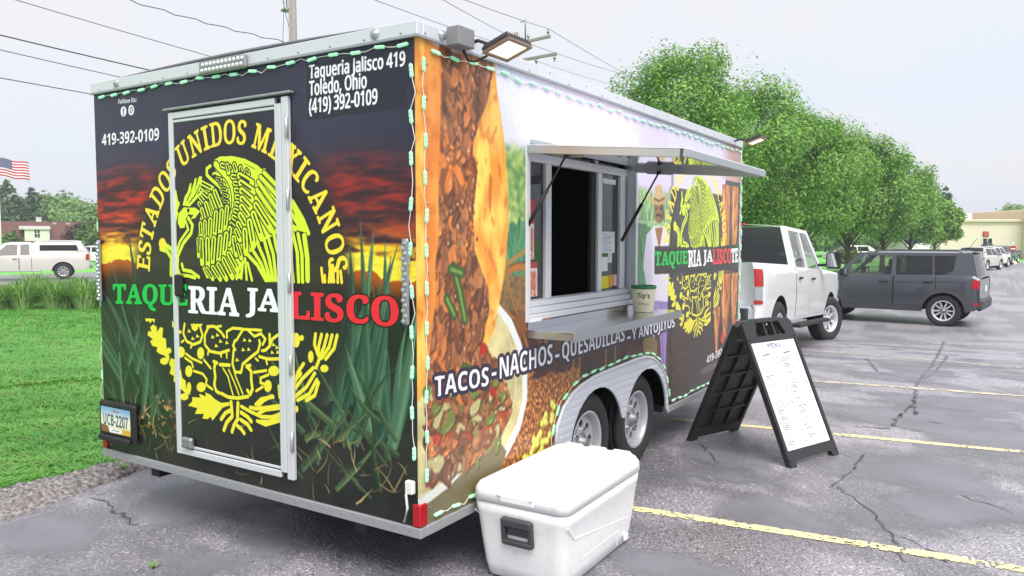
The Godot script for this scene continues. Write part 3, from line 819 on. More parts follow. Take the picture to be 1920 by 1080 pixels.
func plate_print() -> Sheet:
	var s := flat_print(0.305, 0.152, 900.0, rgb(214, 224, 236))
	s.base(2, func(x: float, y: float) -> Color: return rgb(126, 170, 214).lerp(rgb(230, 232, 214), smoothstep(0.15, 0.08, y)).lerp(rgb(210, 168, 60), smoothstep(0.05, 0.02, y) * smoothstep(0.1, 0.26, x)))
	s.poly(PackedVector2Array([Vector2(0.0, 0.045), Vector2(0.07, 0.04), Vector2(0.09, 0.0), Vector2(0.0, 0.0)]), rgb(140, 84, 60))
	s.text("UCB-2207", font(false, true), Vector2(0.025, 0.042), Vector2(0.28, 0.042), Vector2(0.025, 0.112), rgb(34, 44, 90))
	s.text("Ohio", font(true, true), Vector2(0.115, 0.124), Vector2(0.19, 0.124), Vector2(0.115, 0.142), rgb(150, 40, 50))
	s.poly(PackedVector2Array([Vector2(0.09, 0.006), Vector2(0.215, 0.006), Vector2(0.215, 0.03), Vector2(0.09, 0.03)]), rgb(236, 236, 236))
	for x in [0.118, 0.136, 0.156, 0.174]: s.stroke([Vector2(x, 0.017), Vector2(x + 0.011, 0.017)], 0.006, rgb(110, 110, 124))
	return s

# ---------------------------------------------------------------- the food trailer
const TW := 2.466        # width
const TL := 4.781        # length
const TB := 0.2965       # underside
const TT := 2.4765       # top of the walls
var rear_mat: StandardMaterial3D
var side_mat: StandardMaterial3D
var led_mesh: Mesh

func bar(called: String, parent: Node, a: Vector3, b: Vector3, mat: Material, bevel := 0.003) -> MeshInstance3D:     # a box between two opposite corners
	var st := sh()
	box(st, (a + b) * 0.5, (b - a).abs(), Basis(), bevel)
	return obj(called, st, mat, parent)
func led_chain(parent: Node, pts: Array, spacing: float, normal: Vector3) -> void:
	# a light string stapled along a path: a wire and flat three-lamp modules
	var chain := part("light_string", parent)
	var wire := []
	var carry := 0.06
	var mods := []
	for i in pts.size() - 1:
		var a: Vector3 = pts[i]
		var b: Vector3 = pts[i + 1]
		var l := a.distance_to(b)
		if l < 1e-4: continue
		var d := (b - a) / l
		while carry < l:
			mods.append([a + d * carry, d])
			carry += spacing * rng.randf_range(0.9, 1.1)
		carry -= l
	var across := Vector3.ZERO
	for m in mods:
		across = normal.cross(m[1]).normalized()
		var tilt := rng.randf_range(-0.12, 0.12)
		var x: Vector3 = (m[1] * cos(tilt) + across * sin(tilt)).normalized()
		var o: Vector3 = m[0] + across * rng.randf_range(-0.008, 0.008) + normal * 0.004
		share("led_module", led_mesh, M.led, chain, Transform3D(Basis(x, normal.cross(x).normalized(), normal), o))
		wire.append(o - x * 0.03 + normal * 0.003)
		wire.append(o + x * 0.03 + normal * 0.003)
		wire.append(o + x * (spacing * 0.5) + across * rng.randf_range(-0.012, 0.012) + normal * 0.003)
	if wire.size() > 1:
		wire.remove_at(wire.size() - 1)
		var st := sh(true)
		tube(st, wire, 0.0024, 4)
		obj("wire", st, M.wire_white, chain)
func wheel_part(parent: Node, at: Vector3, out: Vector3, r: float, w: float, rim_r: float, style: String) -> Node3D:
	# out points away from the vehicle; local y of the lathe runs along it
	var o := part("wheel", parent)
	o.position = at
	var b := frame_of(out)
	var xf := Transform3D(Basis(b.x, b.z, -b.y), Vector3.ZERO)
	var h := w * 0.5
	var st := sh(true)
	var prof := [Vector2(rim_r, -h * 0.75), Vector2(rim_r + (r - rim_r) * 0.35, -h * 0.98), Vector2(r * 0.93, -h * 0.94), Vector2(r * 0.975, -h * 0.8)]
	for g in [-0.62, -0.2, 0.2, 0.62]:
		prof.append_array([Vector2(r, h * (g - 0.14)), Vector2(r, h * (g + 0.14)), Vector2(r - 0.008, h * (g + 0.17)), Vector2(r - 0.008, h * (g + 0.24))])
	prof.resize(prof.size() - 2)
	prof.append_array([Vector2(r * 0.975, h * 0.8), Vector2(r * 0.93, h * 0.94), Vector2(rim_r + (r - rim_r) * 0.6, h), Vector2(rim_r + (r - rim_r) * 0.3, h * 0.97), Vector2(rim_r + 0.006, h * 0.84), Vector2(rim_r, h * 0.7)])
	lathe(st, prof, 40, xf)
	obj("tyre", st, M.tyre, o)
	var rm: Material = M.rim_white if style == "steel" else M.alloy
	st = sh(true)
	lathe(st, [Vector2(rim_r * 1.03, h * 0.86), Vector2(rim_r * 0.98, h * 0.9), Vector2(rim_r * 0.93, h * 0.8), Vector2(rim_r * 0.88, h * 0.35), Vector2(rim_r * 0.86, -h * 0.7)], 36, xf)
	obj("rim", st, rm, o)
	st = sh()
	lathe(st, [Vector2(rim_r * 0.86, -h * 0.3), Vector2(0.0, -h * 0.3)], 24, xf)
	obj("brake_drum", st, M.black, o)
	st = sh()
	var P := func(q: Vector2, d: float) -> Vector3: return xf * Vector3(q.x, h * 0.42 - d, q.y)
	if style == "steel":
		for k in 8:                                    # a pressed disc with eight round holes: sectors that meet at the holes' centres
			var a0 := TAU * k / 8.0
			var a1 := TAU * (k + 1) / 8.0
			var poly := PackedVector2Array()
			var hr := rim_r * 0.13
			var rc := rim_r * 0.6
			for side in 2:
				var a := a0 if side == 0 else a1
				var d := Vector2(cos(a), sin(a))
				var t := Vector2(-d.y, d.x) * (1.0 if side == 0 else -1.0)
				var run := [d * rim_r * 0.3]
				for j in 7:
					var e := PI * j / 6.0
					run.append(d * (rc - cos(e) * hr) + t * sin(e) * hr)
				run.append(d * rim_r * 0.885)
				if side == 1: run.reverse()
				poly.append_array(PackedVector2Array(run))
				if side == 0: poly.append(Vector2(cos((a0 + a1) * 0.5), sin((a0 + a1) * 0.5)) * rim_r * 0.885)
			prism(st, poly, P, 0.012)
		obj("wheel_disc", st, M.rim_white, o)
	else:
		var nsp := 5 if style == "five" else 8
		for k in nsp:
			var a := TAU * k / nsp + 0.3
			var d := Vector2(cos(a), sin(a))
			var t := Vector2(-d.y, d.x)
			for sgn in ([-1.0, 1.0] if style == "five" else [0.0]):
				var w0 := rim_r * (0.075 if style == "five" else 0.1)
				var q := PackedVector2Array([d * rim_r * 0.16 + t * (sgn * rim_r * 0.06 - w0), d * rim_r * 0.16 + t * (sgn * rim_r * 0.06 + w0), d * rim_r * 0.9 + t * (sgn * rim_r * 0.25 + w0), d * rim_r * 0.9 + t * (sgn * rim_r * 0.25 - w0)])
				prism(st, q, P, 0.035)
		obj("spokes", st, M.alloy, o)
	st = sh(true)
	lathe(st, [Vector2(rim_r * 0.32, h * 0.3), Vector2(rim_r * 0.31, h * 0.5), Vector2(rim_r * 0.2, h * 0.62), Vector2(rim_r * 0.18, h * 0.82), Vector2(0.0, h * 0.86)], 18, xf)
	obj("hub", st, M.zinc, o)
	if style == "steel":
		for k in 5:
			st = sh()
			var a := TAU * k / 5.0
			lathe(st, [Vector2(0.011, 0.0), Vector2(0.011, 0.025), Vector2(0.0, 0.028)], 6, xf * Transform3D(Basis(), Vector3(cos(a) * rim_r * 0.42, h * 0.42, sin(a) * rim_r * 0.42)))
			obj("lug_nut", st, M.chrome, o)
	return o

func flood_light(parent: Node, corner: Vector3) -> void:        # a lit flat flood light on an arm, tilted up and out; corner: its inner rear corner
	var o := part("flood_light", parent)
	var a := Vector3(0, 0, -1)
	var b := Vector3(cos(0.33), sin(0.33), 0.0)
	var n := b.cross(a).normalized()
	if n.y > 0: n = -n
	var la := 0.2
	var lb := 0.15
	var c := corner + a * la * 0.5 + b * lb * 0.5
	var st := sh()
	box(st, c - n * 0.012, Vector3(la, lb, 0.018), Basis(a, b, a.cross(b)), 0.004)
	for k in 9: box(st, c - n * 0.026 + a * (la * (-0.42 + 0.105 * k)), Vector3(0.006, lb * 0.9, 0.012), Basis(a, b, a.cross(b)))
	obj("housing", st, M.lamp_black, o)
	st = sh()
	for s in [[a, b, la, lb], [b, a, lb, la]]:
		for g in [-1.0, 1.0]:
			var wdt := 0.014 if s[0] != b or g < 0 else 0.014
			box(st, c + n * 0.004 + s[0] * g * (s[2] * 0.5 - wdt * 0.5), Vector3(wdt, s[3] - 0.001 * (2.0 if s[0] == a else 30.0), 0.014), Basis(s[0], s[1], s[0].cross(s[1])))
	obj("bezel", st, M.lamp_bezel, o)
	st = sh()
	box(st, c + n * 0.001, Vector3(la - 0.03, lb - 0.03, 0.004), Basis(a, b, a.cross(b)))
	obj("lens", st, M.lamp_lens, o)
	st = sh(true)
	var root := Vector3(0.012, TT + 0.03, corner.z - 0.04)
	tube(st, [root, root + Vector3(0.05, 0.012, -0.01), corner + a * 0.05 + b * 0.03 - n * 0.03], 0.009, 6)
	obj("arm", st, M.lamp_black, o)
	var l := SpotLight3D.new()
	l.name = "lamp"
	o.add_child(l)
	l.position = c + n * 0.03
	l.look_at_from_position(c + n * 0.03, c + n, Vector3.BACK)
	l.light_color = rgb(255, 226, 180); l.light_energy = 0.35; l.spot_angle = 60.0; l.spot_range = 12.0; l.spot_attenuation = 2.0; l.light_size = 0.12; l.shadow_enabled = true

func build_trailer() -> void:
	var t := thing("food_trailer", "wrapped food trailer with an open serving window and a rear door", "food trailer")
	var W := TW
	var inz := -0.04
	# --- rear wall: one sheet round the door opening
	var rs := rear_print()
	rear_mat = printed(rs, 0.32)
	rear_mat.metallic_specular = 0.4
	var ru := func(q: Vector2) -> Vector2: return rs.uv(q)
	var dx0 := -1.713
	var dx1 := -0.775
	var dy0 := 0.428
	var dy1 := 2.292
	var rear_place := func(q: Vector2, d: float) -> Vector3: return Vector3(q.x, q.y, -d)
	var st := sh()
	prism(st, PackedVector2Array([Vector2(-W + 0.001, TB + 0.045), Vector2(-0.0125, TB + 0.045), Vector2(-0.0125, TT), Vector2(-W + 0.001, TT)]), rear_place, 0.035, ru)
	obj("rear_wall", st, rear_mat, t)
	# --- rear door
	var door := part("rear_door", t)
	st = sh()
	prism(st, PackedVector2Array([Vector2(dx0 + 0.03, dy0 + 0.03), Vector2(dx1 - 0.07, dy0 + 0.03), Vector2(dx1 - 0.07, dy1 - 0.03), Vector2(dx0 + 0.03, dy1 - 0.03)]), func(q: Vector2, d: float) -> Vector3: return Vector3(q.x, q.y, 0.014 - d), 0.012, ru)
	obj("door_panel", st, rear_mat, door)
	for e in [[dx0, dx0 + 0.036, dy0, dy1], [dx1 - 0.046, dx1, dy0, dy1], [dx1 - 0.094, dx1 - 0.05, dy0 + 0.03, dy1 - 0.03]]:
		bar("door_jamb", door, Vector3(e[0], e[2], 0.002), Vector3(e[1], e[3], 0.024), M.alu_bright)
	for e in [[dy0, dy0 + 0.034], [dy1 - 0.034, dy1]]:
		bar("door_rail", door, Vector3(dx0 + 0.037, e[0], 0.002), Vector3(dx1 - 0.095, e[1], 0.022), M.alu_bright)
	for e in [[dy0 + 0.04, dy0 + 0.055], [dy1 - 0.055, dy1 - 0.04]]:
		bar("door_trim", door, Vector3(dx0 + 0.037, e[0], 0.013), Vector3(dx1 - 0.096, e[1], 0.019), M.alu_bright)
	for y in [0.62, 1.0, 1.4, 1.8, 2.14]:
		st = sh(true)
		lathe(st, [Vector2(0, -0.05), Vector2(0.009, -0.048), Vector2(0.009, 0.048), Vector2(0, 0.05)], 10, Transform3D(Basis(), Vector3(dx1 - 0.004, y, 0.027)))
		obj("hinge", st, M.alu, door)
	bar("rain_gutter", t, Vector3(dx0 - 0.035, dy1 + 0.012, 0.002), Vector3(dx1 + 0.025, dy1 + 0.023, 0.034), M.alu_dull)
	var lk := on_rear(343, 535)
	bar("lock", door, lk + Vector3(-0.035, -0.06, 0.014), lk + Vector3(0.035, 0.06, 0.034), M.black, 0.008)
	var la := on_rear(362, 828)
	bar("door_catch", door, la + Vector3(-0.045, -0.03, 0.014), la + Vector3(0.04, 0.03, 0.045), M.zinc, 0.01)
	# --- serving side: two sheets that meet over and under the window
	var ss := side_print()
	side_mat = printed(ss, 0.3)
	var su := func(q: Vector2) -> Vector2: return ss.uv(q)
	var o0 := 0.893
	var o1 := 2.33
	var oy0 := 1.17
	var oy1 := 2.115
	var arch := PackedVector2Array()
	for p in [[2.93, 0.3], [2.9, 0.46], [2.83, 0.59], [2.72, 0.68], [2.6, 0.735], [2.46, 0.762], [2.3, 0.765], [2.1, 0.758], [1.9, 0.752], [1.7, 0.742], [1.52, 0.715], [1.4, 0.68], [1.3, 0.62], [1.235, 0.53], [1.2, 0.42], [1.19, 0.3]]: arch.append(Vector2(p[0], p[1]))
	var cut := 1.61
	var low := TB + 0.045
	var pr := PackedVector2Array([Vector2(0, low)])          # rear half, counter-clockwise
	pr.append(Vector2(1.19, low))
	for i in range(arch.size() - 2, -1, -1):
		if arch[i].x < cut: pr.append(arch[i])
	pr.append_array(PackedVector2Array([Vector2(cut, 0.73), Vector2(cut, oy0), Vector2(o0, oy0), Vector2(o0, oy1), Vector2(cut, oy1), Vector2(cut, TT), Vector2(0, TT)]))
	var pf := PackedVector2Array([Vector2(TL, low), Vector2(TL, TT), Vector2(cut, TT), Vector2(cut, oy1), Vector2(o1, oy1), Vector2(o1, oy0), Vector2(cut, oy0), Vector2(cut, 0.73)])
	for i in range(arch.size() - 1, -1, -1):
		if arch[i].x > cut: pf.append(arch[i] if i > 0 else Vector2(2.93, low))
	var side_place := func(q: Vector2, d: float) -> Vector3: return Vector3(-d, q.y, -q.x)
	for p in [pr, pf]:
		st = sh()
		prism(st, p, side_place, 0.012, su)
		obj("side_wall", st, side_mat, t)
	# --- far walls, floor, roof, lining darkened for the shade inside
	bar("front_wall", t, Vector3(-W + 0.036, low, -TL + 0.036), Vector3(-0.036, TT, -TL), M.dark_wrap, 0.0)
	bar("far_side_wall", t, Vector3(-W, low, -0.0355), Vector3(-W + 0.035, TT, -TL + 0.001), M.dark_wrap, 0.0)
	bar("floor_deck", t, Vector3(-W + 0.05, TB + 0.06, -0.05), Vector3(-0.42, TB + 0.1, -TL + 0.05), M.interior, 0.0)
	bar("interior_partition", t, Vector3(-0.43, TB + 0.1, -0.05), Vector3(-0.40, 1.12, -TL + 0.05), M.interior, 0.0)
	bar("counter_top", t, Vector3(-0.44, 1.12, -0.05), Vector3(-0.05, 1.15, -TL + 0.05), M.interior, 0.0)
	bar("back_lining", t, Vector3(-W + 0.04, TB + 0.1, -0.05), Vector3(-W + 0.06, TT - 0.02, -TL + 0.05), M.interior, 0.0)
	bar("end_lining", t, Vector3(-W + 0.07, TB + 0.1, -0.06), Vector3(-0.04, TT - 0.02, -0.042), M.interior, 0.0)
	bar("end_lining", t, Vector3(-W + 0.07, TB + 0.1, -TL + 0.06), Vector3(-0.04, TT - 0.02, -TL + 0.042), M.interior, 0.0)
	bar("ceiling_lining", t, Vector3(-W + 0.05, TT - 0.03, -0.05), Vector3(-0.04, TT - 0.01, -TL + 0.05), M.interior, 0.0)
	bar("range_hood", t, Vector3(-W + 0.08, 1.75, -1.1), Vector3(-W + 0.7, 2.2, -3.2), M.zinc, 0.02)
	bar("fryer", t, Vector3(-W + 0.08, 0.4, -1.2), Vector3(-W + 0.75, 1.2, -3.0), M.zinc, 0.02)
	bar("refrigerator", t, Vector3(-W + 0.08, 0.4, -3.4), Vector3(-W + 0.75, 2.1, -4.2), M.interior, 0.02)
	st = sh(true)
	var rows := []
	for i in 9:
		var x := -W + (W - 0.0) * i / 8.0
		rows.append(Vector2(x, TT + 0.052 + 0.03 * (1.0 - pow(absf(i - 4.0) / 4.0, 2.0))))
	for i in 8:
		quad(st, Vector3(rows[i].x, rows[i].y, -0.004), Vector3(rows[i + 1].x, rows[i + 1].y, -0.004), Vector3(rows[i + 1].x, rows[i + 1].y, -TL + 0.004), Vector3(rows[i].x, rows[i].y, -TL + 0.004))
	obj("roof", st, M.roof_white, t)
	# --- edge rails
	bar("roof_rail", t, Vector3(-W - 0.012, TT - 0.002, 0.013), Vector3(0.012, TT + 0.056, -0.03), M.alu_pale)
	bar("roof_rail", t, Vector3(-0.03, TT - 0.002, -0.031), Vector3(0.0125, TT + 0.056, -TL), M.alu_pale)
	bar("roof_rail", t, Vector3(-W - 0.012, TT - 0.002, -0.031), Vector3(-W + 0.03, TT + 0.056, -TL), M.alu_pale)
	bar("drip_lip", t, Vector3(-W - 0.012, TT - 0.012, 0.003), Vector3(0.018, TT - 0.003, 0.019), M.alu_dull, 0.0)
	bar("drip_lip", t, Vector3(0.001, TT - 0.012, 0.002), Vector3(0.0175, TT - 0.003, -TL), M.alu_dull, 0.0)
	bar("bottom_rail", t, Vector3(-W - 0.006, TB, 0.014), Vector3(0.012, TB + 0.046, -0.03), M.alu_dull)
	bar("bottom_rail", t, Vector3(-0.03, TB, -0.031), Vector3(0.013, TB + 0.046, -1.19), M.alu_dull)
	bar("bottom_rail", t, Vector3(-0.03, TB, -2.93), Vector3(0.013, TB + 0.046, -TL), M.alu_dull)
	bar("bottom_rail", t, Vector3(-W - 0.006, TB, -0.031), Vector3(-W + 0.03, TB + 0.046, -TL), M.alu_dull)
	bar("corner_trim", t, Vector3(-0.02, low, -TL - 0.004), Vector3(0.006, TT - 0.013, -TL + 0.03), M.alu_pale)
	st = sh()
	for i in 24: lathe(st, [Vector2(0.006, 0), Vector2(0.004, 0.004), Vector2(0, 0.005)], 6, Transform3D(Basis(Vector3.RIGHT, Vector3.BACK, Vector3.DOWN), Vector3(-W + 0.05 + i * 0.103, TB + 0.03, 0.014)))
	for i in 12: lathe(st, [Vector2(0.006, 0), Vector2(0.004, 0.004), Vector2(0, 0.005)], 6, Transform3D(Basis(Vector3.RIGHT, Vector3.BACK, Vector3.DOWN), Vector3(-W + 0.08 + i * 0.21, TT + 0.012, 0.013)))
	var rv := obj("rivets", st, M.zinc, t)
	rv.set_meta("kind", "stuff")
	st = sh()                                                     # rivets up the serving side's rear edge and along its roof rail
	for i in 15: lathe(st, [Vector2(0.006, 0), Vector2(0.004, 0.004), Vector2(0, 0.005)], 6, Transform3D(Basis(Vector3.BACK, Vector3.RIGHT, Vector3.UP), Vector3(0.001, TB + 0.12 + i * 0.15, -0.065)))
	for i in 22: lathe(st, [Vector2(0.006, 0), Vector2(0.004, 0.004), Vector2(0, 0.005)], 6, Transform3D(Basis(Vector3.BACK, Vector3.RIGHT, Vector3.UP), Vector3(0.0126, TT + 0.012 + (0.026 if i % 2 else 0.0), -0.04 - i * 0.215)))
	obj("rivets", st, M.zinc, t).set_meta("kind", "stuff")
	# --- underbody, axles, tongue
	for x in [-W + 0.35, -0.45]: bar("chassis_beam", t, Vector3(x - 0.04, TB - 0.1, -0.1), Vector3(x + 0.04, TB - 0.002, -TL), M.black, 0.0)
	bar("underfloor", t, Vector3(-W + 0.03, TB - 0.001, -0.04), Vector3(-0.42, TB + 0.05, -TL + 0.04), M.black, 0.0)
	bar("underfloor", t, Vector3(-0.42, TB - 0.001, -0.04), Vector3(-0.032, TB + 0.05, -1.19), M.black, 0.0)
	bar("underfloor", t, Vector3(-0.42, TB - 0.001, -2.93), Vector3(-0.032, TB + 0.05, -TL + 0.04), M.black, 0.0)
	bar("wheel_well", t, Vector3(-0.44, TB, -1.17), Vector3(-0.421, 0.8, -2.95), M.black, 0.0)
	bar("wheel_well", t, Vector3(-0.42, 0.77, -1.17), Vector3(-0.036, 0.79, -2.95), M.black, 0.0)
	for z in [-1.737, -2.518]:
		st = sh(true)
		tube(st, [Vector3(-W + 0.2, 0.322, z), Vector3(-0.2, 0.322, z)], 0.035, 8)
		obj("axle", st, M.black, t)
		wheel_part(t, Vector3(-0.15, 0.322, z), Vector3.RIGHT, 0.3225, 0.2, 0.2, "steel")
		wheel_part(t, Vector3(-W + 0.15, 0.322, z), Vector3.LEFT, 0.3225, 0.2, 0.2, "steel")
	for s in [-1.0, 1.0]:
		st = sh()
		var a := Vector3(-W * 0.5 + s * 0.75, TB + 0.05, -TL)
		var b := Vector3(-W * 0.5 + s * 0.05, TB + 0.12, -TL - 1.3)
		box(st, (a + b) * 0.5, Vector3(0.06, 0.1, a.distance_to(b)), frame_of(b - a), 0.0)
		obj("tongue_beam", st, M.black, t)
	st = sh(true)
	tube(st, [Vector3(-W * 0.5, 0.0, -TL - 1.1), Vector3(-W * 0.5, 0.75, -TL - 1.1)], 0.03, 8)
	obj("tongue_jack", st, M.zinc, t)
	# --- fender: bright tread plate with two wheel openings
	var fp := PackedVector2Array()
	for i in range(arch.size() - 1, -1, -1): fp.append(arch[i] + Vector2(0.0, 0.02 if arch[i].y > 0.31 else 0.0) + Vector2(signf(arch[i].x - 2.06) * 0.02, 0.0))
	for i in 15:
		var a := lerpf(0.0, PI * 0.9, i / 14.0)
		fp.append(Vector2(2.518 + cos(a) * 0.375, 0.335 + sin(a) * 0.36))
	fp.append_array(PackedVector2Array([Vector2(2.155, 0.425), Vector2(2.128, 0.415), Vector2(2.1, 0.425)]))
	for i in 15:
		var a := lerpf(PI * 0.1, PI, i / 14.0)
		fp.append(Vector2(1.737 + cos(a) * 0.375, 0.325 + sin(a) * 0.36))
	st = sh()
	prism(st, fp, func(q: Vector2, d: float) -> Vector3: return Vector3(0.014 - d, q.y, -q.x), 0.012, func(q: Vector2) -> Vector2: return q)
	obj("fender", st, M.tread, t)
	st = sh()                                                       # raised bars of the tread pattern
	for i in 64:
		for j in 22:
			var c := Vector2(1.24 + i * 0.028 + (0.014 if j % 2 else 0.0), 0.32 + j * 0.022)
			if Geometry2D.is_point_in_polygon(c, fp) and Geometry2D.is_point_in_polygon(c + Vector2(0.016, 0), fp) and Geometry2D.is_point_in_polygon(c - Vector2(0.016, 0), fp):
				var g := 0.7 if j % 2 else -0.7
				box(st, Vector3(0.015, c.y, -c.x), Vector3(0.003, 0.0035, 0.017), Basis(Vector3.RIGHT, g))
	obj("tread_bars", st, M.tread, t).set_meta("kind", "stuff")
	var flange := []
	for i in range(1, arch.size() - 1): flange.append(Vector3(0.012, arch[i].y + 0.022, -arch[i].x - signf(arch[i].x - 2.06) * 0.02))
	st = sh(true)
	tube(st, flange, 0.012, 6)
	obj("fender_flange", st, M.alu_pale, t)
	# --- serving window
	var win := part("serving_window", t)
	var X := -0.075
	var U := func(px: float) -> float: return -on_side(px, 420.0, X).z
	var wy0: float = on_side(1075, 552, X).y
	var wy1: float = on_side(1075, 316, X).y
	bar("opening_frame", win, Vector3(-0.034, oy0, -o0 + 0.012), Vector3(0.008, oy1 + 0.02, -o0 - 0.022), M.alu_bright)
	bar("opening_frame", win, Vector3(-0.09, oy0, -o1 + 0.02), Vector3(0.006, oy1, -o1 - 0.004), M.alu)
	bar("opening_frame", win, Vector3(-0.034, oy1 - 0.002, -o0 - 0.023), Vector3(0.0075, oy1 + 0.024, -o1), M.alu)
	for i in 3: bar("sill_board", win, Vector3(-0.09, oy0 + 0.035 * i, -o0 - 0.023), Vector3(-0.004 - 0.02 * i, oy0 + 0.035 * i + 0.033, -o1 + 0.021), M.alu_pale, 0.004)
	var bars := [[o0 + 0.02, U.call(992.0)], [U.call(1021.0), U.call(1031.0)], [U.call(1119.0), U.call(1126.0)], [U.call(1161.0), U.call(1169.0)]]
	for b in bars: bar("mullion", win, Vector3(X - 0.025, wy0, -b[0]), Vector3(X + 0.012, wy1, -b[1]), M.alu_bright)
	bar("sash_stile", win, Vector3(X - 0.03, wy0, -U.call(1110.0)), Vector3(X - 0.004, wy1, -U.call(1118.5)), M.black)
	bar("window_head", win, Vector3(X - 0.03, wy1, -o0 - 0.02), Vector3(X + 0.014, wy1 + 0.05, -o1 + 0.02), M.alu_bright)
	bar("window_sill", win, Vector3(X - 0.03, oy0 + 0.105, -o0 - 0.02), Vector3(X + 0.02, wy0, -o1 + 0.02), M.alu_pale)
	bar("jamb_panel", win, Vector3(X - 0.03, wy0, -U.call(1169.5)), Vector3(X + 0.0, wy1, -o1 + 0.02), M.alu_dull)
	for e in [[o0 + 0.03, U.call(1112.0)], [U.call(1120.0), U.call(1160.0)]]:
		bar("transom_pane", win, Vector3(X - 0.015, wy1 + 0.052, -e[0]), Vector3(X - 0.008, oy1 - 0.004, -e[1]), M.pane_dark, 0.0)
	bar("transom_post", win, Vector3(X - 0.03, wy1 + 0.051, -U.call(1113.0)), Vector3(X + 0.01, oy1 - 0.003, -U.call(1119.0)), M.alu)
	for e in [[U.call(992.5), U.call(1020.5)], [U.call(1126.5), U.call(1160.5)]]:
		bar("window_pane", win, Vector3(X - 0.014, wy0 + 0.001, -e[0]), Vector3(X - 0.008, wy1 - 0.001, -e[1]), M.pane, 0.0)
	# notices stuck to the panes
	var paper := [[1130.0, 334.0, 1154.0, 347.0, M.paper], [1127.5, 434.0, 1152.0, 474.0, M.paper_form], [1126.0, 482.0, 1139.0, 508.0, M.paper], [1139.5, 474.0, 1147.0, 492.0, M.paper_form], [1127.0, 518.0, 1141.0, 540.0, M.paper_yellow], [1142.0, 516.0, 1149.0, 537.0, M.paper_orange], [1150.0, 515.0, 1156.0, 535.0, M.paper_pink]]
	for p in paper:
		var a := on_side(p[0], p[1], X - 0.006)
		var b := on_side(p[2], p[3], X - 0.006)
		st = sh()
		quad_uv(st, [Vector3(X - 0.005, a.y, a.z), Vector3(X - 0.005, a.y, b.z), Vector3(X - 0.005, b.y, b.z), Vector3(X - 0.005, b.y, a.z)], [Vector2(0, 0), Vector2(1, 0), Vector2(1, 1), Vector2(0, 1)])
		obj("notice", st, p[4], win)
	for p in [[990.0, 372.0, 1003.0, 403.0, M.paper_red], [990.0, 405.0, 1001.0, 486.0, M.poster_food], [990.0, 492.0, 1007.0, 555.0, M.poster_food]]:
		var a := on_side(p[0], p[1], X - 0.006)
		var b := on_side(p[2], p[3], X - 0.006)
		st = sh()
		quad_uv(st, [Vector3(X - 0.005, a.y, a.z), Vector3(X - 0.005, a.y, b.z), Vector3(X - 0.005, b.y, b.z), Vector3(X - 0.005, b.y, a.z)], [Vector2(0, 0), Vector2(1, 0), Vector2(1, 1), Vector2(0, 1)])
		obj("poster", st, p[4], win)
	var sk := on_side(1003, 604)
	bar("sticker", t, Vector3(0.001, sk.y - 0.022, sk.z + 0.07), Vector3(0.004, sk.y + 0.022, sk.z - 0.07), M.paper, 0.0)
	# --- raised hatch over the window
	var aw := part("hatch", t)
	var h0 := Vector3(0.012, 2.1, 0)
	var h1 := Vector3(0.865, 2.03, 0)
	var dir := (h1 - h0).normalized()
	var nrm := Vector3(-dir.y, dir.x, 0)
	var za := -0.885
	var zb := -2.285
	var B := Basis(dir, nrm, dir.cross(nrm))
	var mid := (h0 + h1) * 0.5 + Vector3(0, 0, (za + zb) * 0.5)
	var ln := h0.distance_to(h1)
	st = sh()
	box(st, mid + nrm * 0.003, Vector3(ln, 0.006, za - zb), B)
	obj("skin", st, M.roof_white, aw)
	st = sh()
	box(st, mid - nrm * 0.006, Vector3(ln - 0.03, 0.004, za - zb - 0.044), B)
	obj("mirror_lining", st, M.mirror, aw)
	for e in [[(za + zb) * 0.5, h1, Vector3(0.02, 0.038, za - zb)]]:
		st = sh()
		box(st, Vector3(h1.x, h1.y, e[0]) - nrm * 0.0185, e[2], B, 0.003)
		obj("edge_channel", st, M.alu, aw)
	for z in [za - 0.01, zb + 0.01]:
		st = sh()
		box(st, Vector3(mid.x, mid.y, z) - nrm * 0.0205 - dir * 0.012, Vector3(ln - 0.026, 0.04, 0.02), B, 0.003)
		obj("edge_channel", st, M.alu, aw)
	for z in [za - 0.07, zb + 0.07]:                             # the strut plates and the gas struts
		var c := Vector3(0, 0, z) + h0 + dir * 0.2
		var hx := PackedVector2Array([Vector2(-0.135, -0.009), Vector2(0.135, -0.009), Vector2(0.085, -0.05), Vector2(-0.085, -0.05)])
		st = sh()
		prism(st, hx, func(q: Vector2, d: float) -> Vector3: return c + dir * q.x + nrm * q.y - Vector3(0, 0, d), 0.006)
		obj("strut_plate", st, M.alu_dull, aw)
		var foot := Vector3(-0.02, 1.65 if z > -1.5 else 1.6, za - 0.02 if z > -1.5 else zb + 0.15)
		var head := c - nrm * 0.04 + Vector3(0, 0, 0.012)
		st = sh(true)
		tube(st, [foot, foot.lerp(head, 0.55)], 0.011, 8)
		tube(st, [foot.lerp(head, 0.55), head], 0.006, 8)
		lathe(st, [Vector2(0, -0.014), Vector2(0.014, -0.01), Vector2(0.014, 0.01), Vector2(0, 0.014)], 8, Transform3D(Basis(), head))
		obj("gas_strut", st, M.black, aw)
	# --- shelf
	var shelf := part("serving_shelf", t)
	var sx := 0.275
	var sy := 1.128
	var z0 := -0.9
	var z1 := -2.47
	bar("shelf_top", shelf, Vector3(0.002, sy - 0.006, z0), Vector3(sx, sy, z1), M.steel, 0.0)
	bar("shelf_lip", shelf, Vector3(sx, sy - 0.048, z0), Vector3(sx + 0.004, sy, z1), M.steel_matt, 0.0)
	for z in [z0, z1]: bar("shelf_end", shelf, Vector3(0.002, sy - 0.04, z), Vector3(sx - 0.001, sy - 0.0065, z - 0.004), M.steel_matt, 0.0)
	bar("shelf_upstand", shelf, Vector3(0.002, sy + 0.0005, z0), Vector3(0.006, sy + 0.04, z1), M.steel, 0.0)
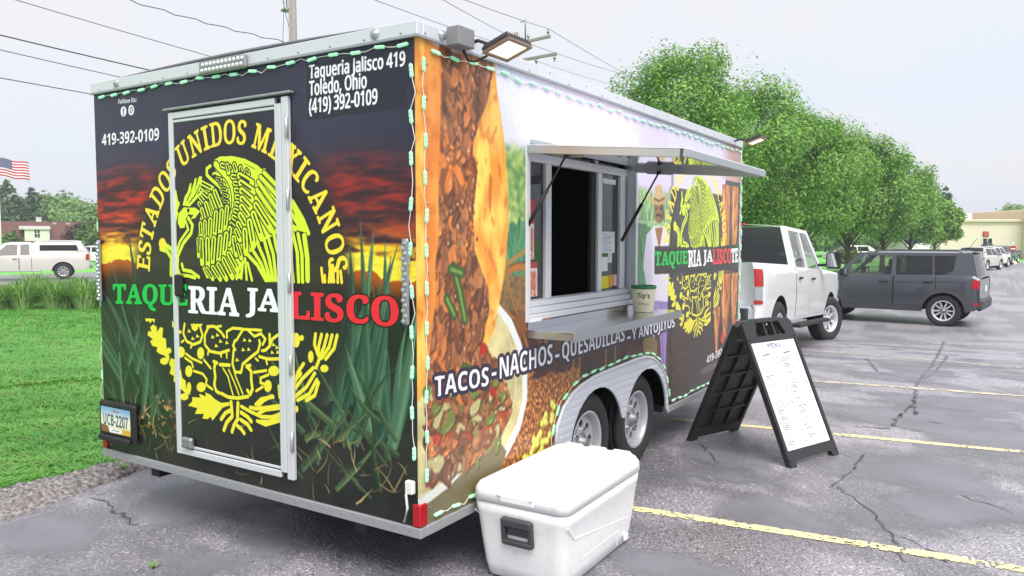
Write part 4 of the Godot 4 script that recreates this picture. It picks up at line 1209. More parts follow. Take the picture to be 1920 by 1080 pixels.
	# --- lamps, plate, reflectors
	for v in [[382.0, 130.0, 470.0, 112.0, 0.075]]:
		var a := on_rear(v[0], v[1] - 8.0)
		var b := on_rear(v[2], v[3] + 1.0)
		var y := TT + 0.016
		bar("light_bar", t, Vector3(a.x, y - 0.036, 0.014), Vector3(b.x, y + 0.036, 0.034), M.zinc, 0.017)
		st = sh()
		for r in 2:
			for i in 11: lathe(st, [Vector2(0.011, 0), Vector2(0.008, 0.006), Vector2(0, 0.008)], 8, Transform3D(Basis(Vector3.RIGHT, Vector3.BACK, Vector3.DOWN), Vector3(lerpf(a.x + 0.03, b.x - 0.03, i / 10.0) + 0.008 * r, y - 0.014 + 0.028 * r, 0.034)))
		obj("light_bar_lenses", st, M.lens_white, t).set_meta("kind", "stuff")
	for v in [[763.0, 447.0, 610.0], [188.0, 450.0, 566.0]]:
		var a := on_rear(v[0], v[1])
		var b := on_rear(v[0], v[2])
		bar("side_light_bar", t, Vector3(a.x - 0.02, b.y, 0.002), Vector3(a.x + 0.02, a.y, 0.022), M.zinc, 0.01)
		st = sh()
		for i in 16: lathe(st, [Vector2(0.011, 0), Vector2(0.008, 0.006), Vector2(0, 0.008)], 8, Transform3D(Basis(Vector3.RIGHT, Vector3.BACK, Vector3.DOWN), Vector3(a.x + (0.006 if i % 2 else -0.006), lerpf(b.y + 0.02, a.y - 0.02, i / 15.0), 0.022)))
		obj("light_bar_lenses", st, M.lens_grey, t).set_meta("kind", "stuff")
	for v in [[222.0, 158.0], [707.0, 62.0]]:
		var a := on_rear(v[0], v[1])
		st = sh(true)
		lathe(st, [Vector2(0.024, 0), Vector2(0.024, 0.005), Vector2(0.014, 0.008), Vector2(0.012, 0.012), Vector2(0, 0.013)], 16, Transform3D(Basis(Vector3.RIGHT, Vector3.BACK, Vector3.DOWN), Vector3(a.x, TT + 0.028, 0.013)))
		obj("marker_lamp", st, M.lens_grey, t)
	st = sh(true)
	lathe(st, [Vector2(0.024, 0), Vector2(0.024, 0.005), Vector2(0.014, 0.008), Vector2(0.012, 0.012), Vector2(0, 0.013)], 16, Transform3D(Basis(Vector3.BACK, Vector3.RIGHT, Vector3.UP), Vector3(0.013, TT + 0.028, on_side(824, 63).z)))
	obj("marker_lamp", st, M.lens_grey, t)
	for x in [-W - 0.008, -0.035]:
		bar("reflector", t, Vector3(x, TB + 0.05, -0.04), Vector3(x + 0.045, TB + 0.15, 0.012), M.red_lens, 0.004)
	var ph := on_rear(228, 787)
	var plate := part("plate_holder", t)
	bar("holder", plate, ph + Vector3(-0.185, -0.13, 0.002), ph + Vector3(0.185, 0.11, 0.035), M.black, 0.02)
	bar("plate_lamp", plate, ph + Vector3(-0.16, -0.128, 0.0355), ph + Vector3(0.16, -0.09, 0.06), M.black, 0.01)
	var ps := plate_print()
	st = sh()
	quad_uv(st, [ph + Vector3(-0.152, 0.076, 0.038), ph + Vector3(0.152, 0.076, 0.038), ph + Vector3(0.152, -0.076, 0.038), ph + Vector3(-0.152, -0.076, 0.038)], [Vector2(0, 0), Vector2(1, 0), Vector2(1, 1), Vector2(0, 1)])
	obj("licence_plate", st, printed(ps, 0.35), plate)
	# grey box and flood lights on the serving side
	var jb := on_side(864, 76, 0.05)
	bar("junction_box", t, Vector3(0.0135, TT - 0.012, jb.z + 0.06), Vector3(0.085, TT + 0.072, jb.z - 0.06), M.grey_box, 0.004)
	st = sh(true)
	tube(st, [Vector3(0.05, TT - 0.02, jb.z - 0.02), Vector3(0.055, TT - 0.06, jb.z - 0.05), Vector3(0.06, TT - 0.055, jb.z - 0.1), Vector3(0.1, TT - 0.01, jb.z - 0.17)], 0.006, 6)
	obj("lamp_cable", st, M.black, t)
	flood_light(t, on_side(904, 97, 0.12))
	flood_light(t, Vector3(0.12, TT + 0.0, -4.47))
	# strings of green lamps
	var lm := sh()
	prism(lm, PackedVector2Array([Vector2(-0.032, 0), Vector2(-0.025, 0.0075), Vector2(0.025, 0.0075), Vector2(0.032, 0), Vector2(0.025, -0.0075), Vector2(-0.025, -0.0075)]), func(q: Vector2, d: float) -> Vector3: return Vector3(q.x, q.y, 0.009 - d), 0.009)
	for i in 3: lathe(lm, [Vector2(0.007, 0), Vector2(0.005, 0.003), Vector2(0, 0.004)], 6, Transform3D(Basis(Vector3.RIGHT, Vector3.BACK, Vector3.DOWN), Vector3(-0.018 + 0.018 * i, 0, 0.009)))
	lm.generate_normals()
	led_mesh = lm.commit()
	rng.seed = 77
	var nz := Vector3.BACK
	var nx := Vector3.RIGHT
	led_chain(t, [Vector3(-W + 0.04, TT - 0.03, 0), Vector3(-0.03, TT - 0.03, 0)], 0.132, nz)
	led_chain(t, [Vector3(-0.032, TT - 0.09, 0), Vector3(-0.032, 0.52, 0)], 0.19, nz)
	led_chain(t, [Vector3(0, TT - 0.06, -0.04), Vector3(0, 0.42, -0.045)], 0.165, nx)
	led_chain(t, [Vector3(0, TT - 0.05, -0.06), Vector3(0, TT - 0.05, -TL + 0.06)], 0.135, nx)
	led_chain(t, [Vector3(0.006, TT - 0.1, -TL + 0.022), Vector3(0.006, 0.5, -TL + 0.022)], 0.13, nx)
	led_chain(t, [Vector3(-W, 2.2, -0.012), Vector3(-W, 0.5, -0.012)], 0.22, -nx)
	led_chain(t, [Vector3(0, TB + 0.075, -0.06), Vector3(0, TB + 0.075, -1.1)], 0.13, nx)
	var path := []
	for i in range(arch.size() - 1, -1, -1): path.append(Vector3(0.0, arch[i].y + 0.055, -arch[i].x - signf(arch[i].x - 2.06) * 0.045))
	led_chain(t, path, 0.125, nx)
	led_chain(t, [Vector3(0, TB + 0.075, -3.0), Vector3(0, TB + 0.075, -TL + 0.05)], 0.14, nx)
	# the loose plug at the rear corner
	st = sh(true)
	var pg := on_rear(776, 925)
	tube(st, [pg + Vector3(0, 0.03, 0.01), pg + Vector3(-0.02, 0.0, 0.03), pg + Vector3(-0.012, -0.06, 0.03), pg + Vector3(-0.04, -0.13, 0.02)], 0.006, 6)
	obj("loose_cable", st, M.wire_white, t)
	bar("cable_clip", t, pg + Vector3(-0.03, 0.0, 0.002), pg + Vector3(0.015, 0.06, 0.03), M.wire_white, 0.006)

# ---------------------------------------------------------------- small things around the trailer
func ring(a: float, b: float, r: float, n: int) -> Array:             # a rounded rectangle, half sizes a and b
	var out := []
	for q in 4:
		var c := Vector2((a - r) * (1.0 if q in [0, 3] else -1.0), (b - r) * (1.0 if q < 2 else -1.0))
		for i in n:
			var t := PI * 0.5 * (q + i / float(n - 1))
			out.append(c + Vector2(cos(t), sin(t)) * r)
	return out
func loft(st: SurfaceTool, secs: Array, cap0 := true, cap1 := true) -> void:     # secs: arrays of Vector3 of one length
	for i in secs.size() - 1:
		var n: int = secs[i].size()
		for k in n:
			quad(st, secs[i][k], secs[i + 1][k], secs[i + 1][(k + 1) % n], secs[i][(k + 1) % n])
	for e in [[0, cap0], [secs.size() - 1, cap1]]:
		if not e[1]: continue
		var s: Array = secs[e[0]]
		var c := Vector3.ZERO
		for p in s: c += p
		c /= s.size()
		for k in s.size():
			if e[0] == 0: tri(st, c, s[k], s[(k + 1) % s.size()])
			else: tri(st, c, s[(k + 1) % s.size()], s[k])
func ring_secs(list: Array) -> Array:                                  # list: [y, a, b, r]
	var out := []
	for l in list:
		var s := []
		for p in ring(l[1], l[2], l[3], 6): s.append(Vector3(p.x, l[0], p.y))
		out.append(s)
	return out
func build_cooler() -> void:
	# local z runs along its length; the end with the handle faces +z
	var c := thing("cooler", "large white plastic cooler with dark grey handle beside the trailer wheels", "cooler", Vector3(0.274, 0.0, -0.79), 0.012)
	c.scale = Vector3(1.06, 0.95, 1.03)
	var st := sh(true)
	loft(st, ring_secs([[0.004, 0.18, 0.35, 0.05], [0.016, 0.198, 0.375, 0.055], [0.08, 0.208, 0.388, 0.055], [0.2, 0.22, 0.402, 0.055], [0.335, 0.232, 0.415, 0.055], [0.345, 0.236, 0.418, 0.055], [0.395, 0.24, 0.422, 0.055]]), true, true)
	obj("tub", st, M.cooler, c)
	st = sh(true)
	loft(st, ring_secs([[0.401, 0.235, 0.417, 0.05], [0.404, 0.246, 0.428, 0.058], [0.455, 0.242, 0.424, 0.058], [0.482, 0.228, 0.41, 0.056], [0.492, 0.205, 0.385, 0.05], [0.493, 0.19, 0.37, 0.045], [0.487, 0.182, 0.362, 0.04], [0.487, 0.05, 0.2, 0.03]]), true, true)
	obj("lid", st, M.cooler, c)
	for x in [-0.135, 0.0, 0.135]:
		st = sh()
		box(st, Vector3(x, 0.47, -0.395), Vector3(0.118, 0.05, 0.07), Basis(), 0.018)
		obj("hinge", st, M.cooler, c)
	st = sh()
	box(st, Vector3(0, 0.435, 0.425), Vector3(0.17, 0.04, 0.014), Basis(), 0.006)
	obj("lid_grip", st, M.cooler, c)
	for x in [-0.09, 0.075]:
		st = sh()
		box(st, Vector3(x, 0.458, 0.424), Vector3(0.02, 0.03, 0.02), Basis(Vector3.RIGHT, -0.3), 0.004)
		obj("grip_rib", st, M.cooler, c)
	for sgn in [1.0, -1.0]:                                            # moulded lines on both long sides
		for e in [[[0.34, 0.4], [0.26, 0.32], [0.16, -0.3]], [[0.12, 0.2], [0.12, -0.2], [0.03, -0.2]]]:
			st = sh()
			for i in 2:
				var a := Vector3(sgn * (0.196 + e[i][0] * 0.115), e[i][0], e[i][1])
				var b := Vector3(sgn * (0.196 + e[i + 1][0] * 0.115), e[i + 1][0], e[i + 1][1])
				box(st, (a + b) * 0.5, Vector3(0.006, 0.006, a.distance_to(b)), frame_of(b - a), 0.002)
			obj("moulded_rib", st, M.cooler, c)
	var h := part("handle", c)
	var F := func(y: float) -> float: return 0.375 + (y - 0.016) * 0.125
	var hz: float = F.call(0.29) + 0.012
	var tilt := Basis(Vector3.RIGHT, 0.1)
	for e in [[-0.068, 0.275, 0.022, 0.13], [0.068, 0.275, 0.022, 0.13]]:
		st = sh(); box(st, Vector3(e[0], e[1], hz), Vector3(e[2], e[3], 0.026), tilt, 0.005)
		obj("arm", st, M.handle_grey, h)
	for e in [[0.325, 0.045], [0.222, 0.03]]:
		st = sh(); box(st, Vector3(0, e[0], hz + (e[0] - 0.275) * 0.1 + 0.004), Vector3(0.15, e[1], 0.03), tilt, 0.008)
		obj("grip", st, M.handle_grey, h)
	st = sh(); box(st, Vector3(0, 0.28, hz - 0.008), Vector3(0.112, 0.05, 0.008), tilt, 0.0)
	obj("back_plate", st, M.handle_grey, h)
	bar("drain_plug", c, Vector3(0.205, 0.035, -0.3), Vector3(0.222, 0.075, -0.26), M.cooler, 0.006)

func build_sign() -> void:
	var f0 := Vector3(0.919, 0, -3.049)
	var f1 := Vector3(1.128, 0, -3.591)
	var b0 := Vector3(0.02, 0, -3.27)
	var b1 := Vector3(0.229, 0, -3.83)
	var org := (f0 + f1 + b0 + b1) * 0.25
	var sgn := thing("sandwich_board", "black plastic A-frame menu board on the asphalt beside the trailer", "sign board", org)
	var w := (f1 - f0).normalized()
	var out := w.cross(Vector3.UP).normalized()
	if out.x < 0: out = -out
	var half := 0.305
	var spread := 0.45
	var top := 1.0
	var ln := sqrt(top * top + spread * spread)
	for k in 2:                                                        # k 0: the panel with the menu; 1: the one behind
		var o := out if k == 0 else -out
		var base := o * (spread + 0.03)
		var up := (Vector3.UP * top - o * spread) / ln
		var n := (o * top + Vector3.UP * spread) / ln
		var pn := part("front_panel" if k == 0 else "back_panel", sgn)
		var P := func(q: Vector2, d: float) -> Vector3: return base + w * q.x + up * q.y + n * (0.0 - d)
		var place := func(pts: Array, depth: float, lift: float, called: String, mat: Material) -> void:
			var st := sh()
			var poly := PackedVector2Array()
			for p in pts: poly.append(Vector2(p[0], p[1]))
			prism(st, poly, func(q: Vector2, d: float) -> Vector3: return P.call(q, d - lift), depth)
			obj(called, st, mat, pn)
		var R := func(x0: float, y0: float, x1: float, y1: float) -> Array: return [[x0, y0], [x1, y0], [x1, y1], [x0, y1]]
		place.call([[-half, 0.0], [-half + 0.07, 0.0], [-half + 0.085, 0.045], [half - 0.085, 0.045], [half - 0.07, 0.0], [half, 0.0], [half, 0.115], [-half, 0.115]], 0.04, 0.0, "bottom_rail", M.board_black)
		place.call(R.call(-half, 0.115, -half + 0.03, 0.93), 0.04, 0.0, "side_rail", M.board_black)
		place.call(R.call(half - 0.03, 0.115, half, 0.93), 0.04, 0.0, "side_rail", M.board_black)
		place.call(R.call(-half, 0.93, half, 0.97), 0.04, 0.0, "head_rail", M.board_black)
		# the carrying grips: trapezoid holes between the posts
		var ht := ln + 0.0
		place.call([[-half, 0.97], [-0.185, 0.97], [-0.135, ht], [-0.27, ht], [-half, ht - 0.03]], 0.04, 0.0, "shoulder", M.board_black)
		place.call([[0.185, 0.97], [half, 0.97], [half, ht - 0.03], [0.27, ht], [0.135, ht]], 0.04, 0.0, "shoulder", M.board_black)
		place.call([[-0.065, 0.97], [-0.045, 0.97], [-0.045, ht - 0.02], [-0.06, ht - 0.02]], 0.035, 0.0, "grip_post", M.board_black)
		place.call([[0.045, 0.97], [0.065, 0.97], [0.06, ht - 0.02], [0.045, ht - 0.02]], 0.035, 0.0, "grip_post", M.board_black)
		place.call(R.call(-0.134, ht - 0.019, 0.134, ht + 0.006), 0.04, 0.0, "grip_bar", M.board_black)
		place.call(R.call(-half + 0.03, 0.115, half - 0.03, 0.93), 0.008, -0.012 if k == 0 else -0.004, "board", M.board_black)
		if k == 0:
			var st := sh()
			var a := [Vector2(-0.268, 0.925), Vector2(0.268, 0.925), Vector2(0.268, 0.12), Vector2(-0.268, 0.12)]
			var q := []
			for p in a: q.append(P.call(p, 0.009))
			quad_uv(st, q, [Vector2(0, 0), Vector2(1, 0), Vector2(1, 1), Vector2(0, 1)])
			obj("menu_sheet", st, printed(menu_print(), 0.35), pn)
			for x in [-0.285, 0.285]:
				for y in [0.95, 0.05]:
					st = sh(true)
					lathe(st, [Vector2(0.01, 0), Vector2(0.008, 0.004), Vector2(0, 0.005)], 8, Transform3D(Basis(w, n, w.cross(n)), P.call(Vector2(x, y), -0.0005)))
					obj("bolt", st, M.black, pn)
		else:
			for x in [-0.1, 0.1]: place.call(R.call(x - 0.008, 0.13, x + 0.008, 0.92), 0.018, -0.0125, "rib", M.board_black)
			for y in [0.28, 0.45, 0.62, 0.79]:
				for e in [[-half + 0.035, -0.112], [-0.088, 0.088], [0.112, half - 0.035]]:
					place.call(R.call(e[0], y - 0.008, e[1], y + 0.008), 0.018, -0.0125, "rib", M.board_black)
			place.call([[-half + 0.05, 0.945], [-half + 0.16, 0.945], [-half + 0.16, 0.955], [-half + 0.05, 0.955]], 0.004, -0.0405, "clip", M.zinc)

func build_bucket() -> void:
	var d := ray(1183, 583)
	var p := eye + d * ((1.1285 - eye.y) / d.y)
	p.x = clampf(p.x, 0.1, 0.17)
	var o := thing("tip_bucket", "cream plastic tips bucket with green rim on the serving shelf", "bucket", Vector3(p.x, 1.1285, p.z))
	var st := sh(true)
	lathe(st, [Vector2(0.0, 0.0), Vector2(0.064, 0.0), Vector2(0.068, 0.005), Vector2(0.078, 0.16)], 32)
	lathe(st, [Vector2(0.076, 0.16), Vector2(0.066, 0.006), Vector2(0.0, 0.006)], 32)
	obj("tub", st, M.bucket, o)
	st = sh(true)
	lathe(st, [Vector2(0.074, 0.158), Vector2(0.083, 0.156), Vector2(0.085, 0.165), Vector2(0.083, 0.176), Vector2(0.075, 0.177), Vector2(0.074, 0.158)], 32)
	obj("rim", st, M.bucket_green, o)
	var face := atan2(eye.x - p.x, eye.z - p.z)
	for e in [["Tip's", 0.085, 0.045, 0.085, rgb(60, 56, 50), true, 0.0], ["thank you", 0.07, 0.022, 0.045, rgb(70, 66, 58), false, 0.0]]:
		st = sh()
		var tr := glyph_tris(e[0], font(false, e[5]))
		for i in range(0, tr.size(), 3):
			for k in 3:
				var q: Vector2 = tr[i + k]
				var y: float = e[3] + (q.y) * e[2] + (q.x - 0.5) * -0.004
				var r := lerpf(0.068, 0.078, y / 0.16) + 0.0012
				var a: float = face + (q.x - 0.5) * e[1] / r
				st.add_vertex(Vector3(sin(a) * r, y, cos(a) * r))
		obj("lettering", st, mt(e[4], 0.7), o)

# ---------------------------------------------------------------- vehicles: x forward, y up, z to the right; the origin on the ground between the axles
func plan_k(p: Dictionary, x: float) -> float:            # how far the plan view narrows towards the ends
	var e0: float = (x - p.xr) / 0.35
	var e1: float = (p.xf - x) / p.get("nose", 0.6)
	var k := 1.0
	if e0 < 1.0: k -= 0.07 * pow(1.0 - clampf(e0, 0, 1), 2.5)
	if e1 < 1.0: k -= p.get("nose_in", 0.14) * pow(1.0 - clampf(e1, 0, 1), 2.2)
	return k
func top_y(p: Dictionary, x: float) -> float:             # belt, hood and bed line
	var l: Array = p.top
	for i in l.size() - 1:
		if x <= l[i + 1][0]: return lerpf(l[i][1], l[i + 1][1], clampf((x - l[i][0]) / (l[i + 1][0] - l[i][0]), 0, 1))
	return l[l.size() - 1][1]
func low_y(p: Dictionary, x: float) -> float:
	var y: float = p.sill
	if x < p.xr + 0.25: y = lerpf(p.sill + 0.12, p.sill, clampf((x - p.xr) / 0.25, 0, 1))
	if x > p.xf - 0.3: y = lerpf(p.sill + 0.08, p.sill, clampf((p.xf - x) / 0.3, 0, 1))
	for a in p.axles:
		var d: float = absf(x - a)
		if d < p.arch: y = maxf(y, p.wr + sqrt(p.arch * p.arch - d * d) * 0.98)
	return y
func side_z(p: Dictionary, x: float, y: float) -> float:
	var s := clampf((y - p.sill) / (p.belt - p.sill), 0.0, 1.3)
	return p.w * plan_k(p, x) * (1.0 - 0.09 * pow(s - 0.52, 2.0) - (0.018 * smoothstep(0.86, 1.0, s)))
func skin_patch(p: Dictionary, x0: float, x1: float, y0: float, y1: float, lift: float, side: float, nx := 10, ny := 5) -> SurfaceTool:
	var st := sh(true)
	var g := []
	for i in nx + 1:
		var col := []
		for j in ny + 1:
			var x := lerpf(x0, x1, i / float(nx))
			var lo := maxf(y0, low_y(p, x) + 0.012)
			var y := lerpf(lo, minf(y1, top_y(p, x) - 0.004), j / float(ny))
			col.append(Vector3(x, y, side * (side_z(p, x, y) + lift)))
		g.append(col)
	for i in nx:
		for j in ny: quad(st, g[i][j], g[i][j + 1], g[i + 1][j + 1], g[i + 1][j])
	st.set_smooth_group(-1)
	for i in nx:                                            # turned-in edges
		for j in [0, ny]:
			var a: Vector3 = g[i][j]
			var b: Vector3 = g[i + 1][j]
			var d := Vector3(0, 0, -side * (lift + 0.004))
			quad(st, a, b, b + d, a + d)
	for j in ny:
		for i in [0, nx]:
			var a: Vector3 = g[i][j]
			var b: Vector3 = g[i][j + 1]
			var d := Vector3(0, 0, -side * (lift + 0.004))
			quad(st, a, b, b + d, a + d)
	return st
func build_vehicle(t: Node3D, p: Dictionary) -> void:
	var body: Material = p.paint
	# --- shell below the windows
	var xs := []
	var x: float = p.xr
	while x < p.xf:
		xs.append(x); x += 0.075
	xs.append(p.xf)
	for a in p.axles:
		for e in [-1.0, 1.0]:
			xs.append(a + e * (p.arch - 0.0005)); xs.append(a + e * (p.arch + 0.0005))
			for q in [0.98, 0.93, 0.84]: xs.append(a + e * p.arch * q)
	for l in p.top: xs.append(clampf(l[0], p.xr, p.xf))
	xs.sort()
	var st := sh(true)
	var ny := 8
	for side in [-1.0, 1.0]:
		for i in xs.size() - 1:
			for j in ny:
				var c := []
				for q in [[0, 0], [0, 1], [1, 1], [1, 0]]:
					var xx: float = xs[i + q[0]]
					var y := lerpf(low_y(p, xx), top_y(p, xx), (j + q[1]) / float(ny))
					c.append(Vector3(xx, y, side * side_z(p, xx, y)))
				if side > 0: quad(st, c[0], c[1], c[2], c[3])
				else: quad(st, c[3], c[2], c[1], c[0])
	for i in xs.size() - 1:                                  # deck: hood, belt
		for j in 8:
			var c := []
			for q in [[0, 0], [1, 0], [1, 1], [0, 1]]:
				var xx: float = xs[i + q[0]]
				var ty := top_y(p, xx)
				var f: float = (j + q[1]) / 4.0 - 1.0
				c.append(Vector3(xx, ty + p.get("crown", 0.03) * (1.0 - f * f), side_z(p, xx, ty) * f))
			quad(st, c[0], c[1], c[2], c[3])
	for e in [p.xr, p.xf]:
		for j in ny:
			var ya := lerpf(low_y(p, e), top_y(p, e), j / float(ny))
			var yb := lerpf(low_y(p, e), top_y(p, e), (j + 1) / float(ny))
			var bulge: float = (0.03 if e > 0 else -0.015)
			for k in 6:
				var f0 := k / 3.0 - 1.0
				var f1 := (k + 1) / 3.0 - 1.0
				quad(st, Vector3(e + bulge * (1 - f0 * f0), ya, side_z(p, e, ya) * f0), Vector3(e + bulge * (1 - f1 * f1), ya, side_z(p, e, ya) * f1), Vector3(e + bulge * (1 - f1 * f1), yb, side_z(p, e, yb) * f1), Vector3(e + bulge * (1 - f0 * f0), yb, side_z(p, e, yb) * f0))
	obj("body", st, body, t)
	st = sh()
	box(st, Vector3((p.xr + p.xf) * 0.5, p.sill + 0.08, 0), Vector3(p.xf - p.xr - 0.3, 0.12, p.w * 1.1))
	obj("underbody", st, M.black, t)
	# --- wheels and arches
	for a in p.axles:
		for side in [-1.0, 1.0]:
			var steer: float = p.get("steer", 0.0) if a > 0 else 0.0
			wheel_part(t, Vector3(a, p.wr, side * (p.w - p.get("tyre_in", 0.13) + (0.03 if steer != 0.0 else 0.0))), Vector3(-sin(steer) * side, 0, cos(steer) * side), p.wr, p.get("tyre_w", 0.23), p.rim, p.get("style", "five"))
			st = sh(true)
			var pts := []
			for i in 13:
				var an := PI * i / 12.0
				pts.append(Vector2(a + cos(an) * p.arch, p.wr + sin(an) * p.arch * 0.98))
			for i in 12:
				var z0: float = side * (side_z(p, a, p.wr) - 0.008)
				var z1: float = side * (p.w - 0.42)
				quad(st, Vector3(pts[i].x, pts[i].y, z0), Vector3(pts[i + 1].x, pts[i + 1].y, z0), Vector3(pts[i + 1].x, pts[i + 1].y, z1), Vector3(pts[i].x, pts[i].y, z1))
			for i in 12: tri(st, Vector3(a, p.wr, side * (p.w - 0.42)), Vector3(pts[i].x, pts[i].y, side * (p.w - 0.42)), Vector3(pts[i + 1].x, pts[i + 1].y, side * (p.w - 0.42)))
			obj("wheel_arch", st, M.black, t)
			if p.has("flare"):
				st = sh(true)
				for i in 16:
					var a0 := PI * i / 16.0
					var a1 := PI * (i + 1) / 16.0
					var c := []
					for q in [[a0, 0.99], [a0, 1.19], [a1, 1.19], [a1, 0.99]]:
						var xx: float = a + cos(q[0]) * p.arch * q[1]
						var yy: float = maxf(p.wr + sin(q[0]) * p.arch * 0.98 * q[1], p.sill)
						c.append(Vector3(xx, yy, side * (side_z(p, xx, yy) + (0.022 if q[1] < 1.1 else 0.012))))
					quad(st, c[0], c[1], c[2], c[3])
				obj("wheel_flare", st, p.flare, t)
	if p.has("flare"):
		for side in [-1.0, 1.0]: obj("sill_cladding", skin_patch(p, p.axles[0] + p.arch * 1.19, p.axles[1] - p.arch * 1.19, p.sill, p.sill + 0.13, 0.012, side, 8, 3), p.flare, t)
	# --- doors: skins a few millimetres proud, with gaps between
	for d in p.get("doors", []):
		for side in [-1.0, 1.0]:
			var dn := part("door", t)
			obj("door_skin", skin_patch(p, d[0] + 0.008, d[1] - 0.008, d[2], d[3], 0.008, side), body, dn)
			for e in [d[0], d[1]]: obj("door_gap_shade", skin_patch(p, e - 0.012, e + 0.012, d[2], d[3], 0.003, side, 1, 6), M.black, dn)  # black seal strip, put in for the dark depth of the gap
			if d.size() > 4:
				st = sh()
				box(st, Vector3(d[4], d[5], side * (side_z(p, d[4], d[5]) + 0.03)), Vector3(0.2, 0.035, 0.028), Basis(), 0.01)
				obj("handle", st, p.get("handle", M.black), dn)
	for l in p.get("lamps", []):                               # [x0, x1, y0, y1, material]
		for side in [-1.0, 1.0]: obj("lamp", skin_patch(p, l[0], l[1], l[2], l[3], 0.012, side, 5, 4), l[4], t)
	for b in p.get("blocks", []):                              # [name, centre, size, bevel, material]
		st = sh()
		box(st, b[1], b[2], Basis(), b[3])
		obj(b[0], st, b[4], t)
	# --- greenhouse: leaning side frames, roof, panes
	for c in p.get("cabins", []):
		var lean: float = c.lean
		var Z := func(xx: float, yy: float) -> float: return side_z(p, xx, minf(yy, p.belt)) - 0.012 - maxf(0.0, yy - p.belt) * lean
		for side in [-1.0, 1.0]:
			for q in c.pillars:
				st = sh()
				prism(st, PackedVector2Array(q), func(v: Vector2, d: float) -> Vector3: return Vector3(v.x, v.y, side * (Z.call(v.x, v.y) - d)), 0.05)
				obj("pillar", st, c.get("paint", body), t)
			for q in c.panes:
				st = sh()
				prism(st, PackedVector2Array(q[0]), func(v: Vector2, d: float) -> Vector3: return Vector3(v.x, v.y, side * (Z.call(v.x, v.y) - 0.012 - d)), 0.0)
				obj("side_window", st, q[1], t)
		var r: Array = c.roof                                   # [x0, x1, y, x0 low, x1 low]
		st = sh(true)
		var zr: float = Z.call((r[0] + r[1]) * 0.5, r[2])
		var n := 10
		for i in n:
			for j in 8:
				var cc := []
				for q in [[0, 0], [1, 0], [1, 1], [0, 1]]:
					var f0: float = (i + q[0]) / float(n)
					var g: float = (j + q[1]) / 4.0 - 1.0
					var edge := pow(absf(f0 * 2.0 - 1.0), 4.0)
					cc.append(Vector3(lerpf(r[0], r[1], f0), r[2] + 0.055 * (1.0 - pow(absf(g), 2.6)) - 0.03 * edge, zr * g * (1.0 - 0.03 * edge)))
				quad(st, cc[0], cc[1], cc[2], cc[3])
		for i in n:                                             # underside closes the roof
			quad(st, Vector3(lerpf(r[0], r[1], i / float(n)), r[2] - 0.03, -zr), Vector3(lerpf(r[0], r[1], (i + 1) / float(n)), r[2] - 0.03, -zr), Vector3(lerpf(r[0], r[1], (i + 1) / float(n)), r[2] - 0.03, zr), Vector3(lerpf(r[0], r[1], i / float(n)), r[2] - 0.03, zr))
		obj("roof", st, c.get("paint", body), t)
		for e in c.get("ends", []):                             # [x low, y low, x high, y high, material, name]: panes and panels across
			st = sh()
			var m := 6
			for j in m:
				var g0 := j / (m * 0.5) - 1.0
				var g1 := (j + 1) / (m * 0.5) - 1.0
				var bow: float = e[6] if e.size() > 6 else 0.05
				var zl: float = Z.call(e[0], e[1]) - 0.03
				var zh: float = Z.call(e[2], e[3]) - 0.03
				quad(st, Vector3(e[0] + bow * (1 - g0 * g0), e[1], zl * g0), Vector3(e[0] + bow * (1 - g1 * g1), e[1], zl * g1), Vector3(e[2] + bow * (1 - g1 * g1), e[3], zh * g1), Vector3(e[2] + bow * (1 - g0 * g0), e[3], zh * g0))
			obj(e[5], st, e[4], t)
	for side in [-1.0, 1.0]:
		if p.has("mirror"):
			var mp: Vector3 = p.mirror
			var sz: Vector3 = p.get("mirror_size", Vector3(0.12, 0.17, 0.2))
			var mo := part("door_mirror", t)
			st = sh()
			box(st, Vector3(mp.x, mp.y, side * mp.z), sz, Basis(), 0.03)
			obj("shell", st, p.get("mirror_paint", M.black), mo)
			st = sh()
			box(st, Vector3(mp.x - sz.x * 0.5 - 0.002, mp.y, side * mp.z), Vector3(0.004, sz.y * 0.8, sz.z * 0.8), Basis())
			obj("mirror_glass", st, M.mirror, mo)
			st = sh()
			box(st, Vector3(mp.x, mp.y - sz.y * 0.3, side * (mp.z - sz.z * 0.5 - 0.06)), Vector3(0.05, 0.05, 0.16), Basis(), 0.01)
			obj("stalk", st, M.black, mo)
	for s in p.get("seats", []):
		for side in [-1.0, 1.0]:
			var so := part("seat", t)
			st = sh()
			box(st, Vector3(s, p.belt - 0.12, side * 0.36), Vector3(0.14, 0.62, 0.46), Basis(Vector3.BACK, 0.18), 0.05)
			obj("backrest", st, M.seat, so)
			st = sh()
			box(st, Vector3(s - 0.1, p.belt + 0.27, side * 0.36), Vector3(0.1, 0.17, 0.26), Basis(Vector3.BACK, 0.1), 0.035)
			obj("headrest", st, M.seat, so)
	if p.has("wheel_at"):
		st = sh(true)
		var pts := []
		for i in 17: pts.append(p.wheel_at + Basis(Vector3.BACK, 0.35) * Vector3(0, cos(TAU * i / 16.0), sin(TAU * i / 16.0)) * 0.18)
		tube(st, pts, 0.014, 6, false)
		obj("steering_wheel", st, M.black, t)

func V(l: Array) -> Array:
	var o := []
	for i in range(0, l.size(), 2): o.append(Vector2(l[i], l[i + 1]))
	return o
func face(t: Node3D, rear: Vector3, front: Vector3) -> void:          # stand a vehicle on the ground with its axles' midpoints there
	var d := front - rear
	t.position = (rear + front) * 0.5
	t.basis = Basis.from_euler(Vector3(0, atan2(-d.z, d.x), atan2(d.y, Vector2(d.x, d.z).length())))

